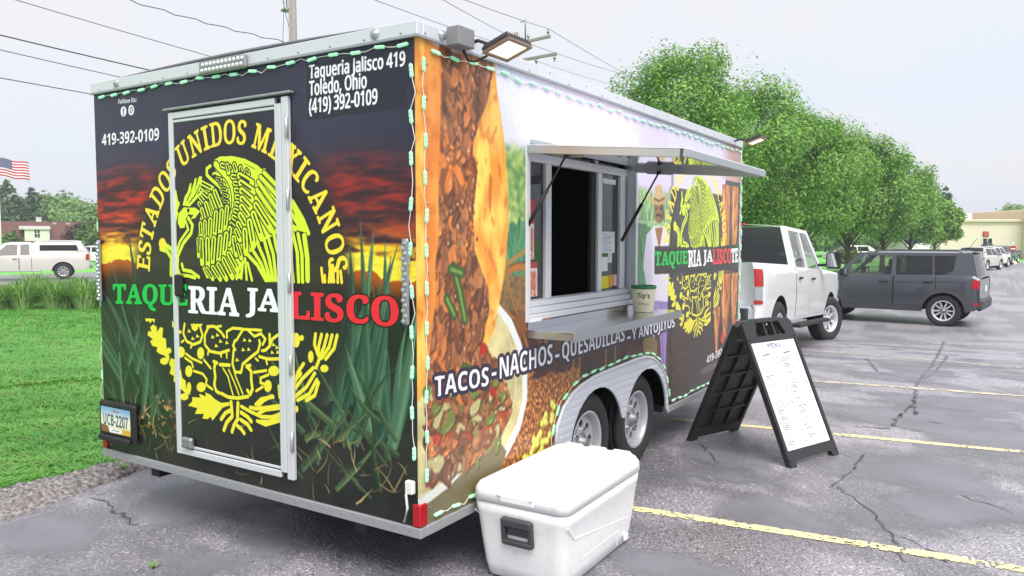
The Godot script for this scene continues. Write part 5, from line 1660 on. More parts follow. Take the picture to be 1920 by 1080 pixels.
func build_suv() -> void:
	var t := thing("suv", "dark grey compact SUV parked across the bays near the white pickup", "car")
	var cl: Material = M.cladding
	var p := {paint = M.suv_paint, xr = -1.98, xf = 2.1, w = 0.9, sill = 0.32, belt = 1.14, axles = [-1.285, 1.285], wr = 0.35, arch = 0.425, rim = 0.225, style = "five", nose = 0.5, nose_in = 0.12,
		top = [[-1.98, 1.07], [-1.86, 1.15], [-0.9, 1.14], [1.0, 1.1], [1.3, 1.11], [1.9, 1.06], [2.1, 0.94]], crown = 0.045, flare = cl,
		doors = [[-0.24, 0.98, 0.46, 1.11, -0.05, 0.97], [-1.12, -0.26, 0.46, 1.125, -0.98, 0.99]],
		lamps = [[-1.975, -1.83, 0.86, 1.05, M.red_lens], [1.93, 2.09, 0.76, 0.92, M.lens_grey], [-1.975, -1.86, 0.5, 0.55, M.red_lens]],
		blocks = [["rear_bumper", Vector3(-1.97, 0.5, 0), Vector3(0.14, 0.26, 1.62), 0.05, cl], ["front_bumper", Vector3(2.08, 0.48, 0), Vector3(0.14, 0.26, 1.5), 0.05, cl], ["licence_plate", Vector3(-2.0, 0.84, 0), Vector3(0.01, 0.13, 0.3), 0.0, M.paper], ["roof_aerial", Vector3(-1.62, 1.735, 0.0), Vector3(0.09, 0.03, 0.03), 0.008, M.black], ["rear_spoiler", Vector3(-1.84, 1.645, 0), Vector3(0.16, 0.03, 1.15), 0.012, M.suv_paint], ["dashboard", Vector3(0.72, 1.06, 0), Vector3(0.35, 0.14, 1.4), 0.05, M.black]],
		cabins = [{lean = 0.24, roof = [-1.76, 0.42, 1.64], 
			pillars = [V([1.08, 1.08, 1.0, 1.08, 0.36, 1.62, 0.5, 1.64]), V([0.5, 1.64, -1.8, 1.64, -1.8, 1.575, 0.36, 1.575]), V([-0.2, 1.1, -0.3, 1.1, -0.28, 1.6, -0.2, 1.6]), V([-1.05, 1.12, -1.09, 1.12, -1.06, 1.6, -1.03, 1.6]), V([-1.46, 1.25, -1.93, 1.1, -1.82, 1.62, -1.5, 1.6]), V([-1.04, 1.12, -1.93, 1.1, -1.46, 1.25, -1.3, 1.16])],
			panes = [[V([1.01, 1.1, -0.2, 1.1, -0.2, 1.59, 0.4, 1.59]), M.car_glass], [V([-0.29, 1.1, -1.06, 1.11, -1.04, 1.59, -0.28, 1.59]), M.car_tint], [V([-1.09, 1.12, -1.32, 1.16, -1.48, 1.25, -1.51, 1.59, -1.06, 1.59]), M.car_tint]],
			ends = [[1.08, 1.08, 0.46, 1.62, M.car_glass, "windscreen", 0.08], [-1.93, 1.1, -1.81, 1.62, M.car_tint, "rear_window", -0.05]]}],
		mirror = Vector3(0.83, 1.18, 1.0), seats = [0.0, -0.95], wheel_at = Vector3(0.48, 1.12, -0.36)}
	build_vehicle(t, p)
	var st := sh(true)
	tube(st, [Vector3(-1.64, 1.745, 0), Vector3(-1.8, 1.98, 0)], 0.005, 5)
	obj("aerial_rod", st, M.black, t)
	for side in [-1.0, 1.0]:
		st = sh(true)
		tube(st, [Vector3(0.2, 1.65, side * 0.68), Vector3(0.1, 1.69, side * 0.69), Vector3(-1.5, 1.69, side * 0.69), Vector3(-1.6, 1.65, side * 0.68)], 0.016, 6)
		obj("roof_rail", st, M.suv_paint, t)
	# scaled so that its height is the photograph's 142 pixels: its wheels' places come from their contact with the ground
	var off := look * Vector3(-0.79, 0, -0.615)
	off.y = 0
	off = off.normalized()
	var out := Vector3(-off.z, 0, off.x)
	if out.dot(eye - below(1775.0, 17.3)) < 0.0: out = -out
	var rear := below(1774.0, 17.3) - out * 0.77
	rear.y = ground_y(rear.x, rear.z)
	var front := rear + off * 2.57
	front.y = ground_y(front.x, front.z)
	face(t, rear, front)

func build_white_pickup() -> void:
	var t := thing("pickup_truck", "white crew cab pickup truck parked in front of the trailer", "truck")
	var b: Material = M.white_paint
	var p := {paint = b, xr = -3.08, xf = 2.95, w = 1.0, sill = 0.52, belt = 1.36, axles = [-1.9, 1.9], wr = 0.415, arch = 0.52, rim = 0.245, style = "eight", tyre_w = 0.28, nose = 0.5, nose_in = 0.1, steer = 0.35,
		top = [[-3.08, 1.38], [-1.06, 1.38], [-1.0, 1.36], [1.02, 1.33], [1.2, 1.34], [2.6, 1.28], [2.95, 1.16]], crown = 0.03,
		doors = [[0.05, 1.1, 0.58, 1.33, 0.22, 1.17], [-0.92, 0.03, 0.58, 1.35, -0.72, 1.18]],
		lamps = [[-3.075, -2.88, 1.06, 1.3, M.red_lens], [-3.075, -2.9, 0.88, 1.05, M.lens_grey], [-3.075, -2.88, 0.82, 0.87, M.red_lens], [2.75, 2.94, 0.95, 1.14, M.lens_grey]],
		blocks = [["rear_bumper", Vector3(-3.16, 0.68, 0), Vector3(0.2, 0.26, 1.9), 0.04, M.chrome], ["front_bumper", Vector3(2.98, 0.66, 0), Vector3(0.22, 0.3, 1.9), 0.05, M.chrome], ["tailgate_handle", Vector3(-3.1, 1.22, 0), Vector3(0.03, 0.07, 0.3), 0.01, M.black], ["tailgate_groove", Vector3(-3.096, 1.05, 0), Vector3(0.004, 0.5, 1.5), 0.0, b], ["dashboard", Vector3(0.85, 1.3, 0), Vector3(0.4, 0.14, 1.6), 0.05, M.black], ["high_brake_lamp", Vector3(-0.99, 2.03, 0), Vector3(0.02, 0.04, 0.36), 0.005, M.red_lens]],
		cabins = [{lean = 0.27, roof = [-0.9, 0.62, 2.0],
			pillars = [V([1.2, 1.33, 1.08, 1.33, 0.5, 1.98, 0.68, 2.0]), V([0.7, 2.0, -0.98, 2.0, -0.98, 1.94, 0.5, 1.94]), V([0.08, 1.34, -0.02, 1.34, -0.02, 1.96, 0.05, 1.96]), V([-0.78, 1.35, -1.06, 1.35, -0.98, 1.98, -0.76, 1.96])],
			panes = [[V([1.1, 1.34, 0.08, 1.34, 0.05, 1.96, 0.53, 1.96]), M.car_glass], [V([-0.02, 1.34, -0.79, 1.35, -0.77, 1.96, -0.02, 1.96]), M.car_glass]],
			ends = [[1.2, 1.33, 0.62, 1.99, M.car_glass, "windscreen", 0.08], [-1.04, 1.38, -0.97, 1.98, M.car_tint, "rear_window", -0.02]]}],
		mirror = Vector3(0.92, 1.5, 1.2), mirror_size = Vector3(0.12, 0.3, 0.24), seats = [0.1, -0.65], handle = M.black}
	build_vehicle(t, p)
	for side in [-1.0, 1.0]:
		var st := sh()
		box(st, Vector3(0.05, 0.44, side * 1.04), Vector3(2.3, 0.06, 0.16), Basis(), 0.015)
		obj("side_step", st, M.black, t)
	var rear := below(1453.0, 11.35)
	var front := below(1549.0, 14.5)
	# the wheels on the serving side touch there; the axles' midpoints lie half a track to the left
	var d := (front - rear).normalized()
	var left := Vector3(d.z, 0, -d.x) * 0.9
	rear += left; front += left
	rear.y = ground_y(rear.x, rear.z); front.y = ground_y(front.x, front.z)
	var mid := (rear + front) * 0.5
	d = (front - rear).normalized()
	face(t, mid - d * 1.9, mid + d * 1.9)

func build_silver_pickup() -> void:
	var t := thing("pickup_truck", "silver pickup truck with a camper shell on the road by the brown roofed house", "truck")
	var b: Material = M.silver_paint
	var p := {paint = b, xr = -2.95, xf = 2.85, w = 0.99, sill = 0.46, belt = 1.2, axles = [-1.82, 1.82], wr = 0.4, arch = 0.48, rim = 0.23, style = "five", tyre_w = 0.25, nose = 0.5, nose_in = 0.1,
		top = [[-2.95, 1.26], [-0.62, 1.26], [-0.58, 1.2], [1.0, 1.18], [1.2, 1.17], [2.6, 1.1], [2.85, 0.98]], crown = 0.03,
		doors = [[0.0, 1.05, 0.5, 1.17, 0.15, 1.02], [-0.52, -0.02, 0.5, 1.18]],
		lamps = [[-2.945, -2.8, 0.94, 1.24, M.red_lens], [2.65, 2.84, 0.82, 0.98, M.lens_grey]],
		blocks = [["rear_bumper", Vector3(-3.02, 0.62, 0), Vector3(0.18, 0.2, 1.85), 0.04, M.chrome], ["front_bumper", Vector3(2.88, 0.6, 0), Vector3(0.2, 0.26, 1.85), 0.05, M.chrome], ["running_board", Vector3(0.3, 0.44, 0), Vector3(2.4, 0.06, 2.02), 0.015, M.alu_dull]],
		cabins = [{lean = 0.32, roof = [-0.5, 0.5, 1.78],
			pillars = [V([1.2, 1.17, 1.06, 1.17, 0.42, 1.76, 0.58, 1.78]), V([0.6, 1.78, -0.6, 1.78, -0.6, 1.72, 0.42, 1.72]), V([0.06, 1.18, -0.06, 1.18, -0.06, 1.74, 0.03, 1.74]), V([-0.46, 1.19, -0.6, 1.2, -0.6, 1.76, -0.44, 1.74])],
			panes = [[V([1.08, 1.18, 0.06, 1.18, 0.03, 1.74, 0.45, 1.74]), M.car_tint], [V([-0.06, 1.18, -0.47, 1.19, -0.45, 1.74, -0.06, 1.74]), M.car_tint]],
			ends = [[1.2, 1.17, 0.55, 1.77, M.car_tint, "windscreen", 0.08], [-0.6, 1.2, -0.6, 1.76, M.car_tint, "rear_window", -0.02]]},
			{lean = 0.22, roof = [-2.62, -0.7, 1.86], paint = b,
			pillars = [V([-0.62, 1.25, -2.92, 1.25, -2.86, 1.4, -0.62, 1.4]), V([-0.62, 1.84, -0.62, 1.68, -2.68, 1.68, -2.6, 1.84]), V([-0.62, 1.4, -0.86, 1.4, -0.86, 1.68, -0.62, 1.68]), V([-2.5, 1.4, -2.86, 1.4, -2.68, 1.68, -2.42, 1.68])],
			panes = [[V([-0.86, 1.4, -2.5, 1.4, -2.42, 1.68, -0.86, 1.68]), M.car_tint]],
			ends = [[-0.63, 1.25, -0.63, 1.84, b, "front_panel", 0.0], [-2.92, 1.25, -2.62, 1.84, M.car_tint, "rear_hatch", -0.02]]}],
		mirror = Vector3(0.85, 1.3, 1.14), mirror_size = Vector3(0.1, 0.2, 0.22), mirror_paint = b, handle = M.black}
	build_vehicle(t, p)
	var rear := below(119.0, 38.5)
	var dir := look * Vector3(-1.0, 0, 0.5)
	dir.y = 0
	var front := rear + dir.normalized() * 3.64
	front.y = ground_y(front.x, front.z)
	face(t, rear, front)

func build_small_cars() -> void:
	# parked in a row before the store, far behind the SUV
	var spots := [[1838.0, 50.0, M.silver_paint, "pale silver hatchback, first of the row parked before the tan store"], [1856.0, 55.0, M.white_paint, "white estate car, second of the row parked before the tan store"], [1868.0, 60.0, M.suv_paint, "dark sedan, third of the row parked before the tan store"], [1880.0, 65.0, M.violet_paint, "dark violet car at the far end of the row before the tan store"], [1594.0, 66.0, M.silver_paint, "small silver car seen between the tree trunks behind the pickup"], [172.0, 62.0, M.white_paint, "small white van beyond the road beside the silver pickup"]]
	for i in spots.size():
		var s: Array = spots[i]
		var t := thing("parked_car", s[3], "car", Vector3.ZERO, 0.0, "parked cars in the distance")
		var p := {paint = s[2], xr = -2.15, xf = 2.1, w = 0.88, sill = 0.28, belt = 0.95, axles = [-1.3, 1.3], wr = 0.33, arch = 0.4, rim = 0.21, style = "five", nose = 0.7, nose_in = 0.16,
			top = [[-2.15, 0.92], [-1.2, 0.96], [0.8, 0.94], [1.1, 0.95], [1.9, 0.82], [2.1, 0.7]], crown = 0.04,
			lamps = [[-2.14, -1.95, 0.7, 0.86, M.red_lens], [1.85, 2.08, 0.6, 0.72, M.lens_grey]],
			blocks = [["rear_bumper", Vector3(-2.15, 0.45, 0), Vector3(0.12, 0.22, 1.6), 0.04, s[2]]],
			cabins = [{lean = 0.35, roof = [-1.35, 0.2, 1.42], pillars = [V([1.05, 0.94, 0.95, 0.94, 0.15, 1.4, 0.3, 1.42]), V([0.3, 1.42, -1.4, 1.42, -1.4, 1.36, 0.15, 1.36]), V([-0.2, 0.95, -0.28, 0.95, -0.28, 1.38, -0.2, 1.38]), V([-1.3, 0.95, -1.95, 0.95, -1.4, 1.4, -1.2, 1.38])],
				panes = [[V([0.96, 0.95, -0.2, 0.95, -0.2, 1.38, 0.18, 1.38]), M.car_tint], [V([-0.28, 0.95, -1.32, 0.95, -1.2, 1.38, -0.28, 1.38]), M.car_tint]],
				ends = [[1.05, 0.94, 0.25, 1.41, M.car_tint, "windscreen", 0.08], [-1.95, 0.95, -1.38, 1.41, M.car_tint, "rear_window", -0.04]]}], mirror = Vector3(0.75, 0.98, 0.98), mirror_paint = s[2]}
		build_vehicle(t, p)
		var c := below(s[0], s[1])
		var dir := look * (Vector3(1.0, 0, -0.9) if i < 4 else Vector3(-1, 0, 0.1))
		dir.y = 0
		face(t, c - dir.normalized() * 1.3, c + dir.normalized() * 1.3)

# ---------------------------------------------------------------- ground
func steps(list: Array) -> PackedFloat32Array:                # [from, to, step, ...]
	var o := PackedFloat32Array()
	for l in list:
		var x: float = l[0]
		while (x < l[1] - 1e-4) if l[2] > 0 else (x > l[1] + 1e-4):
			o.append(x); x += l[2]
	o.append(list[list.size() - 1][1])
	return o
func sheet_mesh(xs: PackedFloat32Array, zs: PackedFloat32Array, lift: float, uv_size: float, tint: Callable) -> ArrayMesh:
	var v := PackedVector3Array()
	var n := PackedVector3Array()
	var uv := PackedVector2Array()
	var c := PackedColorArray()
	var ix := PackedInt32Array()
	for z in zs:
		for x in xs:
			v.append(Vector3(x, ground_y(x, z) + lift, z)); n.append(Vector3.UP)
			uv.append(Vector2(x, z) / uv_size); c.append(tint.call(x, z))
	var w := xs.size()
	for j in zs.size() - 1:
		for i in w - 1:
			var a := j * w + i
			ix.append_array(PackedInt32Array([a, a + w, a + 1, a + 1, a + w, a + w + 1]))
	var arr := []
	arr.resize(Mesh.ARRAY_MAX)
	arr[Mesh.ARRAY_VERTEX] = v; arr[Mesh.ARRAY_NORMAL] = n; arr[Mesh.ARRAY_TEX_UV] = uv; arr[Mesh.ARRAY_COLOR] = c; arr[Mesh.ARRAY_INDEX] = ix
	var m := ArrayMesh.new()
	m.add_surface_from_arrays(Mesh.PRIMITIVE_TRIANGLES, arr)
	return m
func build_ground() -> void:
	var n := FastNoiseLite.new()
	n.seed = 14; n.fractal_octaves = 4; n.frequency = 1.0
	var g := MeshInstance3D.new()
	g.mesh = sheet_mesh(steps([[-700.0, -60.0, 80.0], [-60.0, 20.0, 2.0], [20.0, 700.0, 85.0]]), steps([[500.0, 30.0, -60.0], [30.0, -80.0, -2.0], [-80.0, -900.0, -90.0]]), -0.03, 2.0,
		func(x: float, z: float) -> Color:
			var k := n.get_noise_2d(x * 0.5, z * 0.5)
			return Color(0.16 + 0.03 * k, 0.47 + 0.04 * k, 0.085))
	g.material_override = M.grass_ground
	put(g, "ground", self); structure(g, "green grassy ground around the parking lot")
	# the asphalt: greyer where worn, paler far off to paint in sheen, darker where it was sealed
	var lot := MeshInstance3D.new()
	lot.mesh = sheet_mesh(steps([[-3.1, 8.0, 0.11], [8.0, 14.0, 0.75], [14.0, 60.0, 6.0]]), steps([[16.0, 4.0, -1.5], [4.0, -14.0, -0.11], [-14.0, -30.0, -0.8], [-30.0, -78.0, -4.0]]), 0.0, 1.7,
		func(x: float, z: float) -> Color:
			var a := n.get_noise_2d(x * 0.35 + 5.0, z * 0.5)
			var b := n.get_noise_2d(x * 1.3, z * 1.7 + 20.0)
			var f := n.get_noise_2d(x * 5.0, z * 5.0)
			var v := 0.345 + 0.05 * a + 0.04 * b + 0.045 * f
			v += 0.2 * smoothstep(-0.02, 0.22, n.get_noise_2d(x * 0.5 + 70.0, z * 1.1) + 0.25 * f + (0.16 if z < -5.2 + 0.4 * b else -0.06))  # pale wear, biased to the far bays as painted sky sheen
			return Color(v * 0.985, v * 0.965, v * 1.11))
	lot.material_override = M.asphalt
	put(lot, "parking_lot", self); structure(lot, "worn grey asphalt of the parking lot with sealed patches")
	# smooth bluish sealer, brushed on in patches with ragged edges
	var blobs := []
	for e in [[150.0, 990.0, 0.85, 0.34, 0.5], [420.0, 930.0, 0.7, 0.5, 0.35], [1790.0, 890.0, 0.8, 1.0, 0.45], [1760.0, 790.0, 1.1, 0.6, 0.4], [1850.0, 760.0, 1.2, 0.5, 0.35], [1300.0, 1070.0, 0.9, 0.2, 0.4], [1400.0, 850.0, 0.5, 0.3, 0.2], [1700.0, 690.0, 1.2, 0.8, 0.25]]:
		var c := on_ground(e[0], e[1])
		blobs.append([c.x, c.z, e[2], e[3], e[4]])
	var seal := MeshInstance3D.new()
	seal.mesh = sheet_mesh(steps([[-2.6, 8.0, 0.07]]), steps([[2.4, -13.0, -0.07]]), 0.003, 1.7,
		func(x: float, z: float) -> Color:
			var s := n.get_noise_2d(x * 0.6 + 41.0, z * 0.9 + 3.0) * 0.7 - 0.16
			for q in blobs: s += q[4] * exp(-pow((x - q[0]) / q[2], 2.0) - pow((z - q[1]) / q[3], 2.0))
			var f := n.get_noise_2d(x * 7.0, z * 7.0)
			s += 0.12 * f + 0.06 * n.get_noise_2d(x * 22.0, z * 22.0)
			var t := 1.0 + 0.25 * n.get_noise_2d(x * 2.0, z * 2.0)
			return Color(0.225 * t, 0.23 * t, 0.275 * t, smoothstep(-0.06, 0.24, s) * 0.72))
	seal.material_override = M.sealer
	put(seal, "asphalt_sealer", self); structure(seal, "smooth dark sealer patches brushed over the asphalt")
	var road := MeshInstance3D.new()
	road.mesh = sheet_mesh(steps([[-44.0, -25.5, 1.5]]), steps([[60.0, -160.0, -4.0]]), 0.0, 0.9, func(_x: float, _z: float) -> Color: return Color(0.34, 0.34, 0.35))
	road.material_override = M.asphalt
	put(road, "road", self); structure(road, "grey road behind the tall grass")
	# low ramped kerb of crumbling asphalt between the lot and the lawn
	var st := sh(true)
	var lotside := [[-2.0, 2.6], [-2.2, 2.0], [-2.45, 1.1], [-2.6, 0.54], [-2.78, -0.1], [-2.92, -0.6], [-2.98, -1.2], [-3.0, -4.0], [-3.0, -9.0], [-3.0, -30.0]]
	var lawnside := [[-4.3, 2.6], [-3.9, 2.0], [-3.45, 1.1], [-3.2, 0.3], [-3.12, -0.2], [-3.1, -0.6], [-3.12, -1.2], [-3.16, -4.0], [-3.16, -9.0], [-3.16, -30.0]]
	var rows := []
	for i in lotside.size() - 1:
		var many := 26 if i < 7 else 40
		for k in many:
			var f := k / float(many)
			var a := Vector2(lotside[i][0], lotside[i][1]).lerp(Vector2(lotside[i + 1][0], lotside[i + 1][1]), f)
			var b := Vector2(lawnside[i][0], lawnside[i][1]).lerp(Vector2(lawnside[i + 1][0], lawnside[i + 1][1]), f)
			var row := []
			for j in 13:
				var s := j / 12.0
				var p := a.lerp(b, s)
				var h := 0.055 * smoothstep(0.0, 0.4, s) + 0.02 * n.get_noise_2d(p.x * 7.0, p.y * 7.0) * smoothstep(0.0, 0.2, s) + 0.012 * n.get_noise_2d(p.x * 26.0, p.y * 26.0)
				if j == 0: h = -0.03
				if j == 12: h = -0.06
				row.append(Vector3(p.x + 0.03 * n.get_noise_2d(p.y * 5.0, s * 9.0), h + ground_y(p.x, p.y), p.y))
			rows.append(row)
	for i in rows.size() - 1:
		for j in 12: quad(st, rows[i][j], rows[i + 1][j], rows[i + 1][j + 1], rows[i][j + 1])
	structure(obj("kerb", st, M.kerb, self), "crumbling grey asphalt kerb beside the lawn")
	# painted bay lines, worn away in places
	var lines := [[1150.0, 948.0, 2250.0, 1120.0, 0.088, 0.2, M.line_yellow], [1262.0, 786.0, 2100.0, 865.0, 0.085, 0.22, M.line_yellow], [1470.0, 711.0, 2050.0, 753.0, 0.1, 0.3, M.line_pale], [1506.0, 656.0, 2000.0, 698.0, 0.09, 0.34, M.line_pale], [1580.0, 640.0, 2000.0, 652.0, 0.09, 0.4, M.line_pale], [1204.0, 872.0, 1650.0, 958.0, 0.09, 0.86, M.line_pale]]
	for e in lines:
		var a := on_ground(e[0], e[1])
		var b := on_ground(e[2], e[3])
		var d := (b - a)
		d.y = 0
		var len := d.length()
		d /= len
		var sd := Vector3(-d.z, 0, d.x)
		st = sh()
		var cl := 0.014 if e[1] > 760.0 else 0.03
		var na := int(len / cl)
		var nb := 8
		for i in na:
			for j in nb:
				var s0: float = (j / float(nb) - 0.5) * e[4]
				var s1: float = ((j + 1) / float(nb) - 0.5) * e[4]
				var m: Vector3 = a + d * (i + 0.5) * cl + sd * (s0 + s1) * 0.5
				var wear: float = n.get_noise_2d(m.x * 26.0, m.z * 26.0) * 0.7 + n.get_noise_2d(m.x * 3.0, m.z * 3.0) * 0.5 + 0.42
				if j == 0 or j == nb - 1: wear -= 0.16
				if wear < e[5]: continue
				var q := []
				for c in [[i, s0], [i + 1, s0], [i + 1, s1], [i, s1]]:
					var p: Vector3 = a + d * c[0] * cl + sd * c[1]
					p.y = ground_y(p.x, p.z) + 0.004
					q.append(p)
				quad(st, q[0], q[3], q[2], q[1])
		structure(obj("bay_line", st, e[6], self), "worn painted bay line on the asphalt")
	# tarred cracks
	var cr := [[[1770, 640], [1758, 668], [1742, 693], [1720, 717], [1712, 758], [1679, 787], [1672, 803]], [[1776, 668], [1752, 700], [1722, 716]], [[1624, 672], [1645, 697], [1721, 717]], [[1712, 762], [1722, 782]], [[1571, 912], [1600, 934], [1632, 958], [1670, 1006], [1700, 1066]], [[1668, 803], [1590, 800]], [[1740, 790], [1800, 800]], [[1690, 1004], [1736, 1030], [1790, 1062]], [[1310, 832], [1338, 858], [1352, 872]], [[180, 932], [208, 951], [234, 970], [262, 990]], [[1560, 915], [1600, 880], [1622, 850]], [[1800, 930], [1860, 950], [1920, 968]]]
	st = sh()
	rng.seed = 31
	for l in cr:
		var pts := []
		for i in l.size() - 1:
			var a := on_ground(l[i][0], l[i][1])
			var b := on_ground(l[i + 1][0], l[i + 1][1])
			var m := maxi(3, int(a.distance_to(b) / 0.05))
			for k in m:
				var p := a.lerp(b, k / float(m))
				p.x += 0.03 * n.get_noise_2d(p.z * 7.0, p.x * 7.0 + i); p.z += 0.06 * n.get_noise_2d(p.x * 8.0, p.z * 8.0 + 50.0)
				p.y = ground_y(p.x, p.z) + 0.003
				pts.append(p)
		for i in pts.size() - 1:
			var d: Vector3 = (pts[i + 1] - pts[i]).normalized()
			var sd := Vector3(-d.z, 0, d.x)
			var w0 := 0.003 + 0.009 * (n.get_noise_2d(pts[i].x * 6.0, pts[i].z * 6.0) + 0.6) * (2.2 if pts[i].z < -4.0 else 1.0)
			quad(st, pts[i] - sd * w0, pts[i] + sd * w0, pts[i + 1] + sd * w0, pts[i + 1] - sd * w0)
	structure(obj("asphalt_cracks", st, M.tar, self), "dark tarred cracks in the asphalt")

# ---------------------------------------------------------------- plants
func leaf_mesh(v: PackedVector3Array, n: PackedVector3Array, c: PackedColorArray) -> ArrayMesh:
	for i in range(0, v.size(), 3):                            # front faces look the way of their normals
		if (v[i + 1] - v[i]).cross(v[i + 2] - v[i]).dot(n[i]) > 0.0:
			var q := v[i + 1]
			v[i + 1] = v[i + 2]; v[i + 2] = q
	var arr := []
	arr.resize(Mesh.ARRAY_MAX)
	arr[Mesh.ARRAY_VERTEX] = v; arr[Mesh.ARRAY_NORMAL] = n; arr[Mesh.ARRAY_COLOR] = c
	var m := ArrayMesh.new()
	m.add_surface_from_arrays(Mesh.PRIMITIVE_TRIANGLES, arr)
	return m
func build_lawn() -> void:
	rng.seed = 51
	var v := PackedVector3Array()
	var n := PackedVector3Array()
	var c := PackedColorArray()
	for k in 7:                                                # one tuft of blades
		var a := rng.randf() * TAU
		var o := Vector3(rng.randf_range(-0.03, 0.03), 0, rng.randf_range(-0.03, 0.03))
		var d := Vector3(cos(a), 0, sin(a))
		var h := rng.randf_range(0.045, 0.085)
		var s := Vector3(-d.z, 0, d.x) * 0.004
		var mid := o + Vector3(0, h * 0.7, 0) + d * h * 0.5
		var tip := o + Vector3(0, h * 0.9, 0) + d * h * rng.randf_range(1.0, 1.8)
		var nm := (d * 0.4 + Vector3.UP).normalized()
		for p in [o - s, o + s, mid + s, o - s, mid + s, mid - s, mid - s, mid + s, tip]:
			v.append(p); n.append(nm); c.append(Color(1, 1, 1))
	var mm := MultiMesh.new()
	mm.transform_format = MultiMesh.TRANSFORM_3D
	mm.use_colors = true
	mm.mesh = leaf_mesh(v, n, c)
	var spots := []
	var nz := FastNoiseLite.new()
	nz.seed = 4; nz.frequency = 0.7
	for k in 34000:
		var d := sqrt(rng.randf_range(3.6 * 3.6, 23.0 * 23.0))
		if rng.randf() < 0.45: d = rng.randf_range(3.6, 12.0)
		var px := rng.randf_range(-260.0, 330.0)
		var p := at_depth(px, 449.0, d)
		if p.x > -3.12 or p.x < -25.0: continue
		if p.z > -0.6 and p.x > lerpf(-3.1, -4.1, clampf((p.z + 0.3) / 2.9, 0, 1)) + 0.03: continue
		p.y = ground_y(p.x, p.z) - 0.03
		spots.append(p)
	mm.instance_count = spots.size()
	for i in spots.size():
		var s := rng.randf_range(0.7, 1.3) * (1.0 if spots[i].distance_to(eye) < 10.0 else 1.3)
		mm.set_instance_transform(i, Transform3D(Basis(Vector3.UP, rng.randf() * TAU).scaled(Vector3(s, s, s)), spots[i]))
		var t := clampf(0.5 + nz.get_noise_2d(spots[i].x, spots[i].z) + rng.randf_range(-0.25, 0.25), 0, 1)
		var col := Color(0.13, 0.42, 0.07).lerp(Color(0.25, 0.58, 0.12), t)
		if rng.randf() < 0.06: col = Color(0.3, 0.28, 0.12)
		mm.set_instance_color(i, col)
	var o := MultiMeshInstance3D.new()
	o.multimesh = mm
	o.material_override = M.leaf
	put(o, "lawn_grass", self)
	tag(o, "short bright green lawn grass left of the kerb", "grass", "", "stuff")
	# a few weeds in the kerb
	for w in [[232.0, 898.0, 0.09], [288.0, 1066.0, 0.05]]:
		var p := on_ground(w[0], w[1])
		var vv := PackedVector3Array(); var nn := PackedVector3Array(); var cc := PackedColorArray()
		for k in 26:
			var a := rng.randf() * TAU
			var d := Vector3(cos(a), 0, sin(a))
			var h: float = w[2] * rng.randf_range(0.5, 1.1)
			var s := Vector3(-d.z, 0, d.x) * 0.006
			var q := d * h * 0.7 + Vector3(0, h * 0.8, 0)
			for e in [-s, s, q]:
				vv.append(e); nn.append(Vector3.UP); cc.append(Color(0.2, 0.4, 0.09))
		var mi := MeshInstance3D.new()
		mi.mesh = leaf_mesh(vv, nn, cc); mi.material_override = M.leaf
		put(mi, "weed", self)
		mi.position = Vector3(p.x, p.y + (0.06 if w[0] < 250.0 else 0.0), p.z)
		tag(mi, "small green weed growing in the crumbling kerb" if w[0] < 250.0 else "tiny weed in the asphalt behind the trailer", "weed")
func build_tall_grass() -> void:
	rng.seed = 61
	for i in 20:
		var px := -70.0 + i * 15.0 + rng.randf_range(-6, 6)
		var p := below(px, 22.5 + rng.randf_range(-1.3, 1.3))
		var big := rng.randf_range(0.75, 1.2)
		var v := PackedVector3Array(); var n := PackedVector3Array(); var c := PackedColorArray()
		for k in 420:
			var a := rng.randf() * TAU
			var d := Vector3(cos(a), 0, sin(a))
			var h := rng.randf_range(0.4, 0.85) * big
			var r := rng.randf_range(0.1, 0.75) * big
			var s := Vector3(-d.z, 0, d.x) * 0.009
			var o := d * rng.randf_range(0.0, 0.22)
			var m1 := o + d * r * 0.25 + Vector3(0, h * 0.62, 0)
			var m2 := o + d * r * 0.62 + Vector3(0, h * 0.95, 0)
			var tip := o + d * r + Vector3(0, h * rng.randf_range(0.8, 1.05), 0)
			var col := Color(0.14, 0.32, 0.07).lerp(Color(0.32, 0.52, 0.17), rng.randf())
			var nm := (Vector3.UP + d * 0.6).normalized()
			for q in [o - s, o + s, m1 + s, o - s, m1 + s, m1 - s, m1 - s, m1 + s, m2 + s * 0.7, m1 - s, m2 + s * 0.7, m2 - s * 0.7, m2 - s * 0.7, m2 + s * 0.7, tip]:
				v.append(q); n.append(nm); c.append(col)
		var mi := MeshInstance3D.new()
		mi.mesh = leaf_mesh(v, n, c); mi.material_override = M.leaf
		put(mi, "grass_clump", self)
		mi.position = p - Vector3(0, 0.03, 0)
		tag(mi, "tall arching clump of ornamental grass between lawn and road", "grass", "tall grass clumps along the road")
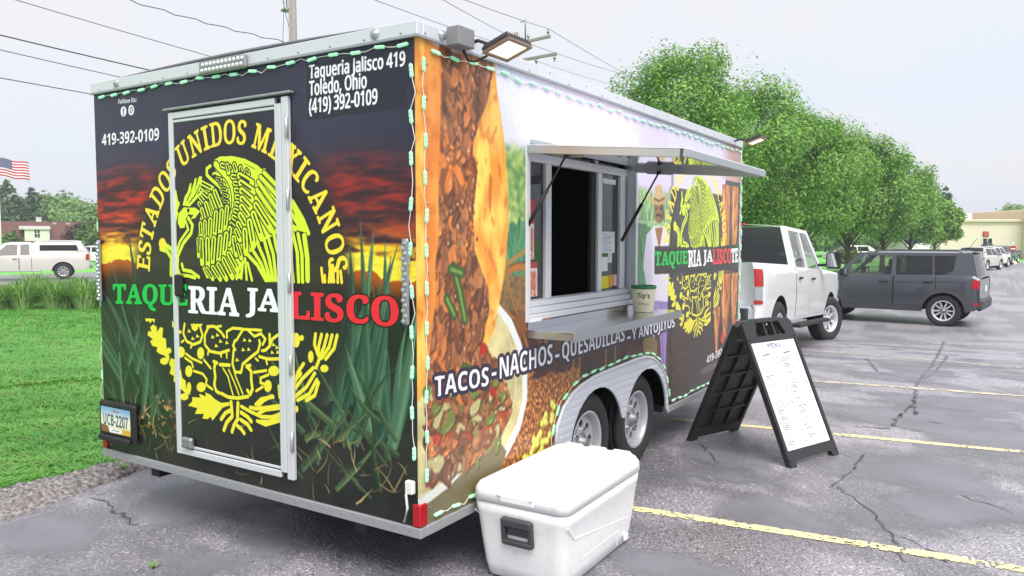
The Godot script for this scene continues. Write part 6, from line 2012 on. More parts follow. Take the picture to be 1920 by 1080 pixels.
func build_tree(called: String, label: String, group: String, base: Vector3, height: float, rad: float, low: float, leaves: int, leaf: float, c0: Color, c1: Color, sd: int, conifer := false) -> void:
	rng.seed = sd
	var t := thing(called, label, "tree", base, 0.0, group)
	var st := sh(true)
	var trunk_r := height * 0.02
	var bend := Vector3(rng.randf_range(-0.2, 0.2), 0, rng.randf_range(-0.2, 0.2))
	var spine := []
	var radii := []
	for i in 7:
		var f := i / 6.0
		spine.append(Vector3(0, -0.1 + f * height * 0.82, 0) + bend * sin(f * 3.0) * height * 0.05)
		radii.append(trunk_r * (1.25 if i == 0 else 1.0) * (1.0 - 0.82 * f))
	tube(st, spine, radii, 9)
	# clumps of foliage on limbs
	var clumps := []
	var many := 46 if not conifer else 60
	for i in many:
		var f := (i + 0.5) / many
		var a := i * 2.399 + rng.randf_range(-0.4, 0.4)
		var y := 0.0
		var r := 0.0
		if conifer:
			y = low + (height - low) * f
			r = rad * (1.0 - f) * rng.randf_range(0.55, 1.0) + 0.1
		else:
			var s := lerpf(-0.95, 1.0, f)
			y = (low + height) * 0.5 + s * (height - low - rad * 0.62) * 0.5
			r = rad * sqrt(maxf(0.0, 1.0 - s * s * 0.92)) * sqrt(rng.randf_range(0.1, 1.1)) * 0.92
		var c := Vector3(cos(a) * r, y + rng.randf_range(-0.3, 0.3), sin(a) * r)
		var cr := (rad * rng.randf_range(0.17, 0.36)) if not conifer else rad * rng.randf_range(0.16, 0.26) * (1.25 - f)
		clumps.append([c, cr, rng.randf()])
		var at := clampf((c.y - height * 0.12) / (height * 0.82), 0.15, 0.95)
		var k := int(at * 6.0)
		var root: Vector3 = spine[k].lerp(spine[mini(k + 1, 6)], at * 6.0 - k) - Vector3(0, r * 0.35, 0)
		root.y = maxf(root.y, low * 0.75)
		var m := root.lerp(c, 0.5) + Vector3(0, r * 0.1, 0)
		var lr: float = radii[k] * 0.42
		tube(st, [root, m, c], [lr, lr * 0.6, lr * 0.2], 5, false)
	obj("trunk", st, M.bark, t)
	var v := PackedVector3Array(); var n := PackedVector3Array(); var cc := PackedColorArray()
	var total := 0.0
	for c in clumps: total += c[1] * c[1]
	var mid := Vector3(0, (low + height) * 0.5, 0)
	for c in clumps:
		var cnt := int(leaves * c[1] * c[1] / total)
		for k in cnt:
			var d := Vector3(rng.randfn(), rng.randfn() * 0.75, rng.randfn()).normalized()
			var q: Vector3 = c[0] + d * c[1] * pow(rng.randf(), 0.42) * (1.0 + 0.35 * maxf(0.0, rng.randfn() - 0.9))
			var nm := (d * 0.5 + (q - mid).normalized() * 0.4 + Vector3.UP * 0.45 + Vector3(rng.randfn(), rng.randfn(), rng.randfn()) * 0.45).normalized()
			var x := nm.cross(Vector3(rng.randfn(), rng.randfn(), rng.randfn())).normalized()
			var y := nm.cross(x)
			if conifer: x = (Vector3(d.x, -0.3, d.z)).normalized(); y = nm.cross(x).normalized()
			var s := leaf * rng.randf_range(0.65, 1.35)
			var col := c0.lerp(c1, rng.randf())
			var a0 := q - x * s
			var a1 := q + y * s * 0.42
			var a2 := q + x * s - nm * s * 0.25
			var a3 := q - y * s * 0.42
			for p in [a0, a1, a2, a0, a2, a3]:
				v.append(p); n.append(nm); cc.append(col)
	var mi := MeshInstance3D.new()
	mi.mesh = leaf_mesh(v, n, cc); mi.material_override = M.leaf
	put(mi, "crown", t)
func build_trees() -> void:
	var g0 := Color(0.09, 0.23, 0.04)
	var g1 := Color(0.28, 0.51, 0.09)
	# the row beyond the trailer and the cars: pixel of the middle, top pixel, depth, radius
	var rows := [[1268.0, 70.0, 26.0, 2.8, "tallest spreading green tree rising behind the trailer roof"], [1402.0, 142.0, 31.0, 3.1, "full green tree behind the white pickup, next after the tallest"], [1500.0, 200.0, 36.0, 3.1, "dense green tree above the white pickup cab, third of the row"], [1590.0, 244.0, 42.0, 3.0, "green tree on a dark trunk behind the SUV's bonnet"], [1655.0, 275.0, 48.0, 2.8, "green tree behind the SUV's roof, fifth of the row"], [1706.0, 322.0, 54.0, 2.5, "smaller green tree in front of the arched tan tower"], [1752.0, 370.0, 60.0, 1.9, "smallest tree of the row, before the tan store's wall"]]
	for i in rows.size():
		var r: Array = rows[i]
		var b := below(r[0], r[2])
		var h: float = eye.y + (449.0 - r[1]) * r[2] / FOCAL - b.y
		build_tree("row_tree", r[4], "trees in a row beside the parking lot", b, h, r[3], 1.6, 40000 if i < 4 else 20000, 0.066 + 0.0095 * i, g0, g1, 200 + i)
	var d0 := Color(0.06, 0.12, 0.05)
	var d1 := Color(0.12, 0.21, 0.08)
	var far := [[1772.0, 352.0, 96.0, 2.6, "dark conifer standing beside the arched tan tower", true, d0, d1], [1848.0, 398.0, 120.0, 2.4, "thin distant tree above the middle of the store roof", false, d1, g1 * 0.8], [1904.0, 376.0, 118.0, 4.2, "rounded green tree above the store's right corner", false, d1, g1 * 0.8],
		[16.0, 338.0, 100.0, 4.6, "tall dark conifer beside the flagpole", true, d0, d1], [62.0, 352.0, 104.0, 3.6, "pointed conifer behind the brown roof, next to the tall one", true, d0, d1], [44.0, 366.0, 112.0, 4.5, "dark rounded tree between the two conifers", false, d0, g1 * 0.6], [98.0, 354.0, 108.0, 4.2, "dark green tree behind the brown roof's ridge", false, d0, g1 * 0.7], [132.0, 362.0, 106.0, 4.6, "light green tree above the right end of the brown roof", false, d1, g1 * 0.9], [172.0, 372.0, 102.0, 4.4, "green tree that disappears behind the trailer's rear edge", false, d1, g1 * 0.8], [1420.0, 428.0, 92.0, 4.2, "low distant tree showing between pickup cab and tree trunks", false, d1, g1 * 0.9], [1490.0, 432.0, 96.0, 4.4, "low distant tree left of the dark trunk behind the SUV", false, d1, g1 * 0.8], [1556.0, 426.0, 90.0, 4.2, "low distant tree behind the pickup's door mirror", false, d1, g1 * 0.9], [1622.0, 430.0, 98.0, 4.6, "low distant tree behind the SUV's windscreen", false, d1, g1 * 0.8], [1684.0, 434.0, 100.0, 4.4, "low distant tree behind the blue and white sign", false, d1, g1 * 0.9],
		[-40.0, 350.0, 108.0, 5.0, "broad dark tree beyond the flagpole at the picture's side", false, d0, g1 * 0.6]]
	for i in far.size():
		var r: Array = far[i]
		var b := below(r[0], r[2])
		var h: float = eye.y + (449.0 - r[1]) * r[2] / FOCAL - b.y
		build_tree("conifer" if r[5] else "distant_tree", r[4], "distant trees", b, h, r[3], 1.0, 5200, 0.3, r[6], r[7], 300 + i, r[5])
	for e in [[156.0, 412.0, 84.0, 1.9, "dark reddish shrub beside the brown roofed house", Color(0.05, 0.03, 0.028), Color(0.11, 0.05, 0.045)], [174.0, 418.0, 70.0, 1.5, "young light green tree right of the reddish shrub", Color(0.07, 0.14, 0.03), Color(0.16, 0.27, 0.06)], [6.0, 432.0, 66.0, 1.6, "light green bush at the flagpole's foot", Color(0.07, 0.14, 0.03), Color(0.16, 0.27, 0.06)], [1586.0, 474.0, 64.0, 1.2, "low green bush under the row of trees", Color(0.06, 0.12, 0.03), Color(0.12, 0.2, 0.05)]]:
		var b := below(e[0], e[2])
		build_tree("shrub", e[4], "shrubs", b, eye.y + (449.0 - e[1]) * e[2] / FOCAL - b.y, e[3], 0.2, 2600, 0.2, e[5], e[6], int(e[0]) + 400)

# ---------------------------------------------------------------- buildings and poles
func gable(t: Node3D, w: float, d: float, eave: float, ridge: float, wall: Material, roof: Material) -> void:   # ridge along x
	var st := sh()
	box(st, Vector3(0, eave * 0.5, 0), Vector3(w, eave, d))
	for s in [-1.0, 1.0]: tri(st, Vector3(s * w * 0.5, eave, -d * 0.5), Vector3(s * w * 0.5, eave, d * 0.5), Vector3(s * w * 0.5, ridge - 0.1, 0))
	obj("wall", st, wall, t)
	for s in [-1.0, 1.0]:
		st = sh()
		var run := d * 0.5 + 0.4
		var drop := (ridge - eave) * 0.4 / (d * 0.5)
		var a := Vector3(0, ridge, 0)
		var b := Vector3(0, eave - drop, s * run)
		var hw := w * 0.5 + 0.4
		var th := Vector3(0, -0.12, 0)
		quad(st, a + Vector3(-hw, 0, 0), a + Vector3(hw, 0, 0), b + Vector3(hw, 0, 0), b + Vector3(-hw, 0, 0))
		quad(st, a + Vector3(-hw, 0, 0) + th, a + Vector3(hw, 0, 0) + th, b + Vector3(hw, 0, 0) + th, b + Vector3(-hw, 0, 0) + th)
		quad(st, b + Vector3(-hw, 0, 0), b + Vector3(hw, 0, 0), b + Vector3(hw, 0, 0) + th, b + Vector3(-hw, 0, 0) + th)
		for e in [-hw, hw]: quad(st, a + Vector3(e, 0, 0), b + Vector3(e, 0, 0), b + Vector3(e, 0, 0) + th, a + Vector3(e, 0, 0) + th)
		var rf := obj("roof", st, roof, t)
		if s > 0:
			for i in 11:                                      # shingle courses
				st = sh()
				var f := (i + 0.5) / 11.0
				box(st, a.lerp(b, f) + Vector3(0, 0.012, 0), Vector3(hw * 2.0 - 0.02, 0.02, run * 0.06), Basis(Vector3.RIGHT, atan2(ridge - eave + drop, run) * 1.0))
				obj("shingle_course", st, roof, rf)
func build_house() -> void:
	var b := below(66.0, 86.0)
	var t := thing("house", "low cream house with a brown shingle roof and a dormer", "house", b)
	var to := eye - b
	t.rotation.y = atan2(to.x, to.z)
	var k := 86.0 / FOCAL
	var ridge: float = eye.y + (449.0 - 415.0) * k - b.y
	gable(t, 8.6, 7.0, 1.75, ridge, M.cream, M.roof_brown)
	var dm := part("dormer", t)
	var st := sh()
	box(st, Vector3(0.2, 2.45, 2.15), Vector3(2.3, 1.5, 2.6))
	obj("dormer_wall", st, M.cream, dm)
	st = sh()
	box(st, Vector3(0.0, 3.26, 1.9), Vector3(2.9, 0.12, 3.4), Basis(Vector3.RIGHT, 0.12))
	obj("dormer_roof", st, M.roof_grey, dm)
	st = sh()
	box(st, Vector3(0.2, 2.6, 3.46), Vector3(0.46, 0.8, 0.05))
	obj("dormer_window", st, M.pane_dark, dm)
	for e in [[Vector3(0.2, 2.6, 3.5), Vector3(0.46, 0.05, 0.03)], [Vector3(0.2, 2.6, 3.5), Vector3(0.05, 0.8, 0.03)]]:
		st = sh(); box(st, e[0], e[1]); obj("glazing_bar", st, M.white, dm)
	st = sh()
	box(st, Vector3(0.4, ridge + 0.1, -0.3), Vector3(0.5, 0.6, 0.5))
	box(st, Vector3(0.4, ridge + 0.44, -0.3), Vector3(0.62, 0.08, 0.62))
	obj("chimney", st, M.cream, t)
	for x in [-3.3, 1.9, 3.2]:
		st = sh(); box(st, Vector3(x, ridge - 0.22, 0.5), Vector3(0.4, 0.2, 0.3)); obj("roof_vent", st, M.roof_grey, t)
func build_flag() -> void:
	var b := below(1.0, 48.0)
	var t := thing("flagpole", "white flagpole flying a striped flag in front of the house", "flagpole", b)
	var k := 48.0 / FOCAL
	var top: float = eye.y + (449.0 - 292.0) * k - b.y
	var st := sh(true)
	tube(st, [Vector3(0, -0.1, 0), Vector3(0, top, 0)], [0.07, 0.045], 10)
	lathe(st, [Vector2(0, -0.08), Vector2(0.07, -0.04), Vector2(0.08, 0.0), Vector2(0.07, 0.04), Vector2(0, 0.08)], 10, Transform3D(Basis(), Vector3(0, top + 0.06, 0)))
	obj("pole", st, M.white, t)
	var s := flat_print(1.7, 1.1, 240.0, rgb(226, 222, 230))
	for i in range(0, 13, 2): s.poly(PackedVector2Array([Vector2(0, 1.1 - i * 0.0846), Vector2(1.7, 1.1 - i * 0.0846), Vector2(1.7, 1.1 - (i + 1) * 0.0846), Vector2(0, 1.1 - (i + 1) * 0.0846)]), rgb(186, 40, 62))
	s.poly(PackedVector2Array([Vector2(0, 1.1), Vector2(0.72, 1.1), Vector2(0.72, 0.508), Vector2(0, 0.508)]), rgb(44, 50, 110))
	for r in 9:
		for c in (6 if r % 2 == 0 else 5): s.disc(Vector2(0.06 + c * 0.12 + (0.06 if r % 2 else 0.0), 1.055 - r * 0.0625), 0.02, rgb(230, 230, 236))
	st = sh(true)
	var dir := look * Vector3(1, 0, -0.25)
	dir.y = 0
	dir = dir.normalized()
	var sd := Vector3(-dir.z, 0, dir.x)
	var P := func(i: int, j: int) -> Array:
		var u := i / 20.0
		var v := j / 8.0
		return [Vector3(0, top - 0.15 - v * 1.1 - u * 0.28 + 0.04 * sin(u * 9.0), 0) + dir * (0.05 + u * 1.7) + sd * 0.12 * sin(u * 8.0 + v * 1.5) * u, Vector2(u, v)]
	for i in 20:
		for j in 8:
			for q in [[0, 0], [1, 0], [1, 1], [0, 0], [1, 1], [0, 1]]:
				var e: Array = P.call(i + q[0], j + q[1])
				st.set_uv(e[1]); st.add_vertex(e[0])
	obj("flag", st, printed(s, 0.85), t)
func build_store() -> void:
	var depth := 78.0
	var k := depth / FOCAL
	var c := below(1850.0, depth)
	var fwd := -look.z
	var turn := atan2(-fwd.x, -fwd.z)                            # the wall faces back along the view
	var t := thing("store_building", "long tan stucco store with a flat cornice and a dark door canopy", "building", c, turn)
	var X := func(px: float) -> float: return (px - 1850.0) * k
	var Y := func(py: float) -> float: return eye.y + (449.0 - py) * k - c.y
	var st := sh()
	box(st, Vector3((X.call(1763.0) + X.call(1915.0)) * 0.5, Y.call(414.0) * 0.5, -6.0), Vector3(X.call(1915.0) - X.call(1763.0), Y.call(414.0), 12.0))
	obj("wall", st, M.stucco_pink, t)
	st = sh()
	box(st, Vector3((X.call(1762.0) + X.call(1915.0)) * 0.5, Y.call(413.5), -5.9), Vector3(X.call(1915.0) - X.call(1761.0), 0.3, 12.2), Basis(), 0.05)
	obj("cornice", st, M.stucco_tan, t)
	st = sh()
	box(st, Vector3((X.call(1763.0) + X.call(1915.0)) * 0.5, Y.call(420.0), 0.03), Vector3(X.call(1915.0) - X.call(1763.0), 0.08, 0.06))
	obj("string_course", st, M.stucco_tan, t)
	st = sh()
	box(st, Vector3((X.call(1878.0) + X.call(1915.0)) * 0.5, 0.35, 0.04), Vector3(X.call(1915.0) - X.call(1878.0), 0.9, 0.08))
	obj("dark_base", st, M.grey_box, t)
	st = sh()
	box(st, Vector3(X.call(1990.0), Y.call(398.0) * 0.5, -5.0), Vector3(X.call(2065.0) - X.call(1915.5), Y.call(398.0), 14.0))
	obj("corner_block", st, M.stucco_tan, t)
	st = sh()
	box(st, Vector3(X.call(1990.0), Y.call(398.0) + 0.1, -5.0), Vector3(X.call(2065.0) - X.call(1914.0), 0.35, 14.4), Basis(), 0.05)
	obj("corner_cornice", st, M.stucco_tan, t)
	st = sh()
	box(st, Vector3(X.call(1880.0), Y.call(406.0) + 0.1, -7.0), Vector3(1.2, 0.9, 1.2))
	obj("roof_unit", st, M.white, t)
	var sg := part("wall_sign", t)
	st = sh()
	box(st, Vector3(X.call(1847.5), Y.call(438.5), 0.05), Vector3(0.58, 0.52, 0.1), Basis(), 0.02)
	obj("sign_panel", st, M.sign_red, sg)
	st = sh()
	for y in [0.13, 0.0, -0.13]: box(st, Vector3(X.call(1847.5), Y.call(438.5) + y, 0.104), Vector3(0.38, 0.05, 0.006))
	obj("sign_lines", st, M.sign_pink, sg)
	var dr := part("door", t)
	st = sh()
	box(st, Vector3(X.call(1851.0), 1.0, 0.03), Vector3(0.9, 2.1, 0.06))
	obj("door_leaf", st, M.pane_dark, dr)
	for x in [-0.5, 0.0, 0.5]:
		st = sh(); box(st, Vector3(X.call(1851.0) + x, 1.0, 0.05), Vector3(0.07, 2.14, 0.06)); obj("door_frame", st, M.white, dr)
	st = sh(true)                                                # rounded canopy
	var cy: float = Y.call(465.0)
	for i in 10:
		for j in 5:
			var q := []
			for e in [[0, 0], [1, 0], [1, 1], [0, 1]]:
				var a: float = PI * (i + e[0]) / 10.0
				var b: float = PI * 0.5 * (j + e[1]) / 5.0
				q.append(Vector3(X.call(1851.0) - cos(a) * 0.63 * cos(b * 0.0 + 0.0), cy + sin(a) * 0.62 * cos(b), 0.02 + 0.7 * sin(b) * (0.25 + 0.75 * sin(a))))
			quad(st, q[0], q[1], q[2], q[3])
	obj("canopy", st, M.canopy_navy, t)
	st = sh(true)
	var arc := []
	for i in 9: arc.append(Vector3(X.call(1851.0) + 0.22 * cos(PI * (1.0 + i / 8.0)), cy + 0.42 + 0.2 * sin(PI * (1.0 + i / 8.0)), 0.52))
	tube(st, arc, 0.045, 6)
	obj("canopy_emblem", st, M.white, t)
	# the arched tower further back
	depth = 96.0
	k = depth / FOCAL
	c = below(1736.0, depth)
	var w := thing("arched_tower", "tan stucco tower with a curved parapet above the tree row", "building", c, turn)
	var poly := PackedVector2Array()
	var xl := (1712.0 - 1736.0) * k
	var xr := (1756.0 - 1736.0) * k
	poly.append(Vector2(xl, -0.3)); poly.append(Vector2(xr, -0.3))
	var yt: float = eye.y + (449.0 - 350.0) * k - c.y
	poly.append(Vector2(xr, yt)); poly.append(Vector2(xr - 0.75, yt))
	for i in 9: poly.append(Vector2(xr - 0.8 - 0.75 + cos(PI * i / 8.0) * 0.75 - 0.2, yt + 0.15 + sin(PI * i / 8.0) * 0.75))
	poly.append(Vector2(xl, yt + 0.1))
	st = sh()
	prism(st, poly, func(q: Vector2, d: float) -> Vector3: return Vector3(q.x, q.y, -d), 4.0)
	obj("wall", st, M.stucco_gold, w)
	st = sh()
	box(st, Vector3(xr - 1.75, yt - 0.05, 0.03), Vector3(0.75, 0.6, 0.06))
	obj("sign_panel", st, M.sign_pink, w)
	st = sh(true)
	var cop := []
	for i in 9: cop.append(Vector3(xr - 1.75 + cos(PI * i / 8.0) * 0.77, yt + 0.15 + sin(PI * i / 8.0) * 0.77, 0.02))
	tube(st, cop, 0.07, 6)
	obj("coping", st, M.stucco_tan, w)
	# no-entry sign
	depth = 62.0
	c = below(1899.5, depth)
	k = depth / FOCAL
	var ne := thing("no_entry_sign", "round red no-entry sign on a post with a yellow base before the store", "sign", c, turn)
	st = sh(true)
	tube(st, [Vector3(0, 0.2, 0), Vector3(0, 1.75, 0)], 0.035, 6)
	obj("post", st, M.white, ne)
	var sy: float = eye.y + (449.0 - 466.0) * k - c.y
	st = sh()
	lathe(st, [Vector2(0, -0.01), Vector2(0.26, -0.01), Vector2(0.26, 0.01), Vector2(0, 0.01)], 20, Transform3D(Basis(Vector3.RIGHT, PI * 0.5), Vector3(0, sy, 0.05)))
	obj("disc", st, M.sign_red, ne)
	st = sh()
	box(st, Vector3(0, sy, 0.064), Vector3(0.36, 0.09, 0.006))
	obj("white_bar", st, M.white, ne)
	st = sh(true)
	lathe(st, [Vector2(0.34, -0.05), Vector2(0.34, 0.12), Vector2(0.2, 0.28), Vector2(0, 0.3)], 14)
	obj("base", st, M.line_yellow, ne)
	# blue and white banner behind the row of trees
	c = below(1722.0, 66.0)
	k = 66.0 / FOCAL
	var bn := thing("banner_sign", "low blue and white roadside sign behind the smaller trees", "sign", c, turn)
	var by: float = eye.y + (449.0 - 452.0) * k - c.y
	for e in [["blue_panel", by, 0.34, M.sign_blue], ["white_panel", by - 0.42, 0.5, M.white]]:
		st = sh(); box(st, Vector3(0, e[1], 0), Vector3(1.9, e[2], 0.1)); obj(e[0], st, e[3], bn)
	for x in [-0.8, 0.8]:
		st = sh(); box(st, Vector3(x, by * 0.5 - 0.4, -0.1), Vector3(0.1, by + 0.6, 0.08)); obj("post", st, M.stucco_gold, bn)
func catenary(a: Vector3, b: Vector3, sag: float) -> Array:
	var o := []
	for i in 25:
		var t := i / 24.0
		o.append(a.lerp(b, t) - Vector3(0, sag * 4.0 * t * (1.0 - t), 0))
	return o
func build_poles() -> void:
	# near pole behind the rear wall
	var b1 := below(556.0, 24.0)
	var p1 := thing("utility_pole", "grey wooden utility pole rising behind the trailer's rear roof edge", "pole", b1)
	var st := sh(true)
	tube(st, [Vector3(0, -0.1, 0), Vector3(0, 11.0, 0)], [0.16, 0.11], 12)
	obj("pole", st, M.wood_grey, p1)
	var lampo := at_depth(538.0, 21.0, 24.0) - b1
	st = sh(true)
	lathe(st, [Vector2(0.0, 0.12), Vector2(0.06, 0.1), Vector2(0.19, 0.02), Vector2(0.19, 0.0), Vector2(0, -0.01)], 16, Transform3D(Basis(), lampo))
	obj("lamp_shade", st, M.zinc, p1)
	st = sh(true)
	tube(st, [Vector3(0, lampo.y + 1.0, 0), Vector3(lampo.x * 0.5, lampo.y + 1.1, lampo.z * 0.5), Vector3(lampo.x, lampo.y + 0.7, lampo.z), lampo + Vector3(0, 0.1, 0)], 0.02, 6)
	obj("lamp_arm", st, M.zinc, p1)
	st = sh(true)
	tube(st, catenary(at_depth(522, 10, 23.8) - b1 + Vector3(0, 1.0, 0), at_depth(548, 70, 23.9) - b1, 0.2), 0.012, 4)
	tube(st, catenary(at_depth(533, -10, 23.8) - b1, at_depth(530, 80, 23.9) - b1, 0.05), 0.01, 4)
	obj("drop_wire", st, M.cable, p1)
	var b2 := below(968.0, 33.0)
	var p2 := thing("utility_pole", "distant utility pole with two crossarms behind the flood light", "pole", b2)
	st = sh(true)
	tube(st, [Vector3(0, -0.1, 0), Vector3(0, 10.6, 0)], [0.15, 0.1], 10)
	obj("pole", st, M.wood_grey, p2)
	for e in [[925.0, 92.0, 1032.0, 68.0], [945.0, 119.0, 1044.0, 101.0]]:
		var a := at_depth(e[0], e[1], 33.6) - b2
		var b := at_depth(e[2], e[3], 32.4) - b2
		st = sh()
		box(st, (a + b) * 0.5, Vector3(0.1, 0.11, a.distance_to(b)), frame_of(b - a))
		obj("crossarm", st, M.wood_grey, p2)
		for f in [0.04, 0.3, 0.62, 0.96]:
			st = sh(true)
			lathe(st, [Vector2(0.03, 0.0), Vector2(0.03, 0.1), Vector2(0.07, 0.12), Vector2(0.07, 0.16), Vector2(0.03, 0.18), Vector2(0.05, 0.24), Vector2(0, 0.27)], 8, Transform3D(Basis(), a.lerp(b, f) + Vector3(0, 0.05 if e[1] < 100.0 else -0.3, 0)))
			obj("insulator", st, M.zinc, p2)
	st = sh(true)
	var q := at_depth(985, 75, 33.0) - b2
	tube(st, [q, q + Vector3(0, 0.9, 0)], 0.035, 6)
	tube(st, [q + Vector3(-0.2, 0.75, 0.1), q + Vector3(0, 0.8, 0)], 0.02, 6)
	obj("fuse_holder", st, M.zinc, p2)
	# overhead lines: [near end pixel, depth, far end pixel, depth, sag, radius, label]
	var lines := [[-260.0, -88.0, 15.0, 556.0, 150.0, 24.0, 0.05, 0.016, "highest thin wire left of the trailer roof"], [-260.0, 2.0, 15.0, 556.0, 192.0, 24.0, 0.05, 0.026, "thick dark cable left of the trailer, second from the top"], [-260.0, 32.0, 15.0, 556.0, 215.0, 24.0, 0.05, 0.016, "thin wire just below the thick dark cable"], [-260.0, 98.0, 15.0, 556.0, 239.0, 24.0, 0.05, 0.018, "lowest wire, meeting the trailer's rear roof corner"], [60.0, -60.0, 17.0, 551.0, 82.0, 24.0, 0.12, 0.02, "wavy telephone cable running to the near utility pole"],
		[640.0, -24.0, 20.0, 925.0, 78.0, 33.6, 0.04, 0.016, "wire to the left insulator of the far crossarm"], [760.0, -42.0, 20.0, 960.0, 70.0, 33.2, 0.04, 0.016, "wire to the middle insulator of the far crossarm"], [820.0, -20.0, 20.0, 1029.0, 54.0, 32.4, 0.04, 0.016, "wire to the right end of the upper crossarm"], [1029.0, 54.0, 32.4, 1230.0, 168.0, 60.0, 0.1, 0.018, "wire running on from the upper crossarm into the tallest tree"], [960.0, 70.0, 33.2, 1230.0, 152.0, 60.0, 0.2, 0.018, "lower wire running on behind the flood light into the tallest tree"], [1000.0, 112.0, 33.0, 1160.0, 160.0, 60.0, 0.1, 0.014, "faint wire from the lower crossarm along the roof edge"]]
	for l in lines:
		st = sh(true)
		var pts := catenary(at_depth(l[0], l[1], l[2]), at_depth(l[3], l[4], l[5]), l[6])
		if l[8].begins_with("wavy"):
			for i in pts.size(): pts[i] += Vector3(0, 0.03 * sin(i * 2.1), 0)
		tube(st, pts, l[7] * 0.6, 5)
		tag(obj("overhead_wire", st, M.cable, self), l[8], "wire", "overhead wires")

# ---------------------------------------------------------------- materials of the place
func make_materials() -> void:
	M.alu = mt(rgb(190, 194, 202), 0.42, 0.75); M.alu_bright = mt(rgb(212, 215, 222), 0.45, 0.25); M.alu_dull = mt(rgb(168, 170, 176), 0.55, 0.55); M.alu_pale = mt(rgb(214, 217, 226), 0.5, 0.35)
	M.zinc = mt(rgb(150, 152, 156), 0.45, 0.7); M.chrome = mt(rgb(214, 216, 220), 0.14, 1.0); M.mirror = mt(rgb(222, 224, 226), 0.05, 1.0)
	M.steel = mt(rgb(186, 188, 194), 0.16, 0.95); M.steel_matt = mt(rgb(176, 178, 184), 0.35, 0.9)
	M.black = mt(rgb(26, 26, 28), 0.65); M.interior = mt(rgb(30, 28, 28), 0.85); M.dark_wrap = mt(rgb(44, 40, 44), 0.4)  # the trailer lining holds the gloom inside in its colour
	M.roof_white = mt(rgb(226, 228, 236), 0.45, 0.1); M.white = mt(rgb(232, 232, 232), 0.6); M.wire_white = mt(rgb(220, 222, 220), 0.5)
	M.led = glow(rgb(188, 236, 212), 0.07); M.led.emission = rgb(40, 220, 130)
	M.tyre = mt(rgb(44, 43, 46), 0.85); noise_relief(M.tyre, 0.05, 2.0, false, 3, 3.0)
	M.rim_white = mt(rgb(182, 184, 192), 0.38, 0.35); M.alloy = mt(rgb(216, 218, 224), 0.35, 0.45)
	M.tread = mt(rgb(208, 212, 222), 0.42, 0.35)
	M.lamp_black = mt(rgb(56, 54, 58), 0.5); M.lamp_bezel = mt(rgb(120, 104, 86), 0.5)
	M.lamp_lens = glow(rgb(255, 236, 204), 0.42)
	M.lens_white = mt(rgb(220, 222, 228), 0.15); M.lens_grey = mt(rgb(176, 180, 188), 0.12, 0.4); M.red_lens = mt(rgb(170, 18, 30), 0.18)
	M.grey_box = mt(rgb(132, 134, 138), 0.6)
	M.pane = glass(rgb(40, 44, 50), 0.62, 0.02); M.pane_dark = mt(rgb(34, 36, 42), 0.06)
	M.paper = mt(rgb(216, 220, 226), 0.7); M.paper_red = mt(rgb(186, 50, 62), 0.6); M.paper_yellow = mt(rgb(216, 206, 40), 0.6); M.paper_orange = mt(rgb(222, 150, 40), 0.6); M.paper_pink = mt(rgb(214, 180, 196), 0.6)
	var fs := flat_print(0.2, 0.28, 500.0, rgb(214, 220, 226))
	rng.seed = 9
	for i in 14: fs.stroke([Vector2(0.02, 0.26 - i * 0.018), Vector2(rng.randf_range(0.08, 0.18), 0.26 - i * 0.018)], 0.006, rgb(150, 156, 170))
	M.paper_form = printed(fs, 0.7)
	var food := flat_print(0.2, 0.4, 300.0, rgb(220, 206, 206))
	for i in 60: food.stroke([Vector2(rng.randf_range(0.02, 0.18), rng.randf_range(0.0, 0.3)), Vector2(rng.randf_range(0.02, 0.18), rng.randf_range(0.0, 0.3))], 0.012, rgb(170, 40, 40).lerp(rgb(226, 170, 130), rng.randf()))
	food.poly(PackedVector2Array([Vector2(0, 0.33), Vector2(0.2, 0.33), Vector2(0.2, 0.4), Vector2(0, 0.4)]), rgb(176, 40, 52))
	M.poster_food = printed(food, 0.4)
	M.cooler = mt(Color.WHITE, 0.42)
	M.cooler.albedo_texture = noise_tex(0.018, rgb(226, 226, 227), rgb(235, 236, 239), 256, 5, FastNoiseLite.TYPE_SIMPLEX_SMOOTH, 12, 0.22, 0.1)
	M.cooler.uv1_triplanar = true; M.cooler.uv1_scale = Vector3.ONE * 2.2
	M.handle_grey = mt(rgb(62, 62, 68), 0.55); M.board_black = mt(rgb(42, 42, 46), 0.5)
	noise_relief(M.board_black, 0.12, 1.2, false, 6, 6.0)
	M.bucket = mt(rgb(226, 222, 194), 0.5); M.bucket_green = mt(rgb(30, 120, 70), 0.45)
	# vehicles
	M.suv_paint = paint(rgb(74, 76, 86), 0.3); M.suv_paint.metallic = 0.35
	M.cladding = mt(rgb(62, 62, 68), 0.6); M.white_paint = paint(rgb(230, 231, 234), 0.3); M.silver_paint = paint(rgb(214, 212, 208), 0.32); M.silver_paint.metallic = 0.3
	M.violet_paint = paint(rgb(60, 46, 84), 0.3)
	M.car_glass = glass(rgb(30, 34, 36), 0.3, 0.02); M.car_tint = glass(rgb(26, 28, 32), 0.9, 0.03); M.seat = mt(rgb(40, 40, 44), 0.9)
	# ground
	rng.seed = 2
	var im := Image.create(512, 512, false, Image.FORMAT_RGB8)
	im.fill(rgb(196, 194, 196))
	for k in 30000:
		var r := rng.randf()
		var v := rgb(255, 254, 250) if r < 0.4 else (rgb(158, 156, 160) if r < 0.87 else rgb(126, 120, 120))
		var s := 1 + int(rng.randf() * rng.randf() * 4.4)
		im.fill_rect(Rect2i(int(rng.randf() * 510.0), int(rng.randf() * 510.0), s, s), v)
	var bump: Image = im.duplicate()
	im.generate_mipmaps()
	M.asphalt = mt(Color.WHITE, 0.38, 0.0, 0.75)
	M.asphalt.albedo_texture = ImageTexture.create_from_image(im)
	M.asphalt.vertex_color_use_as_albedo = true
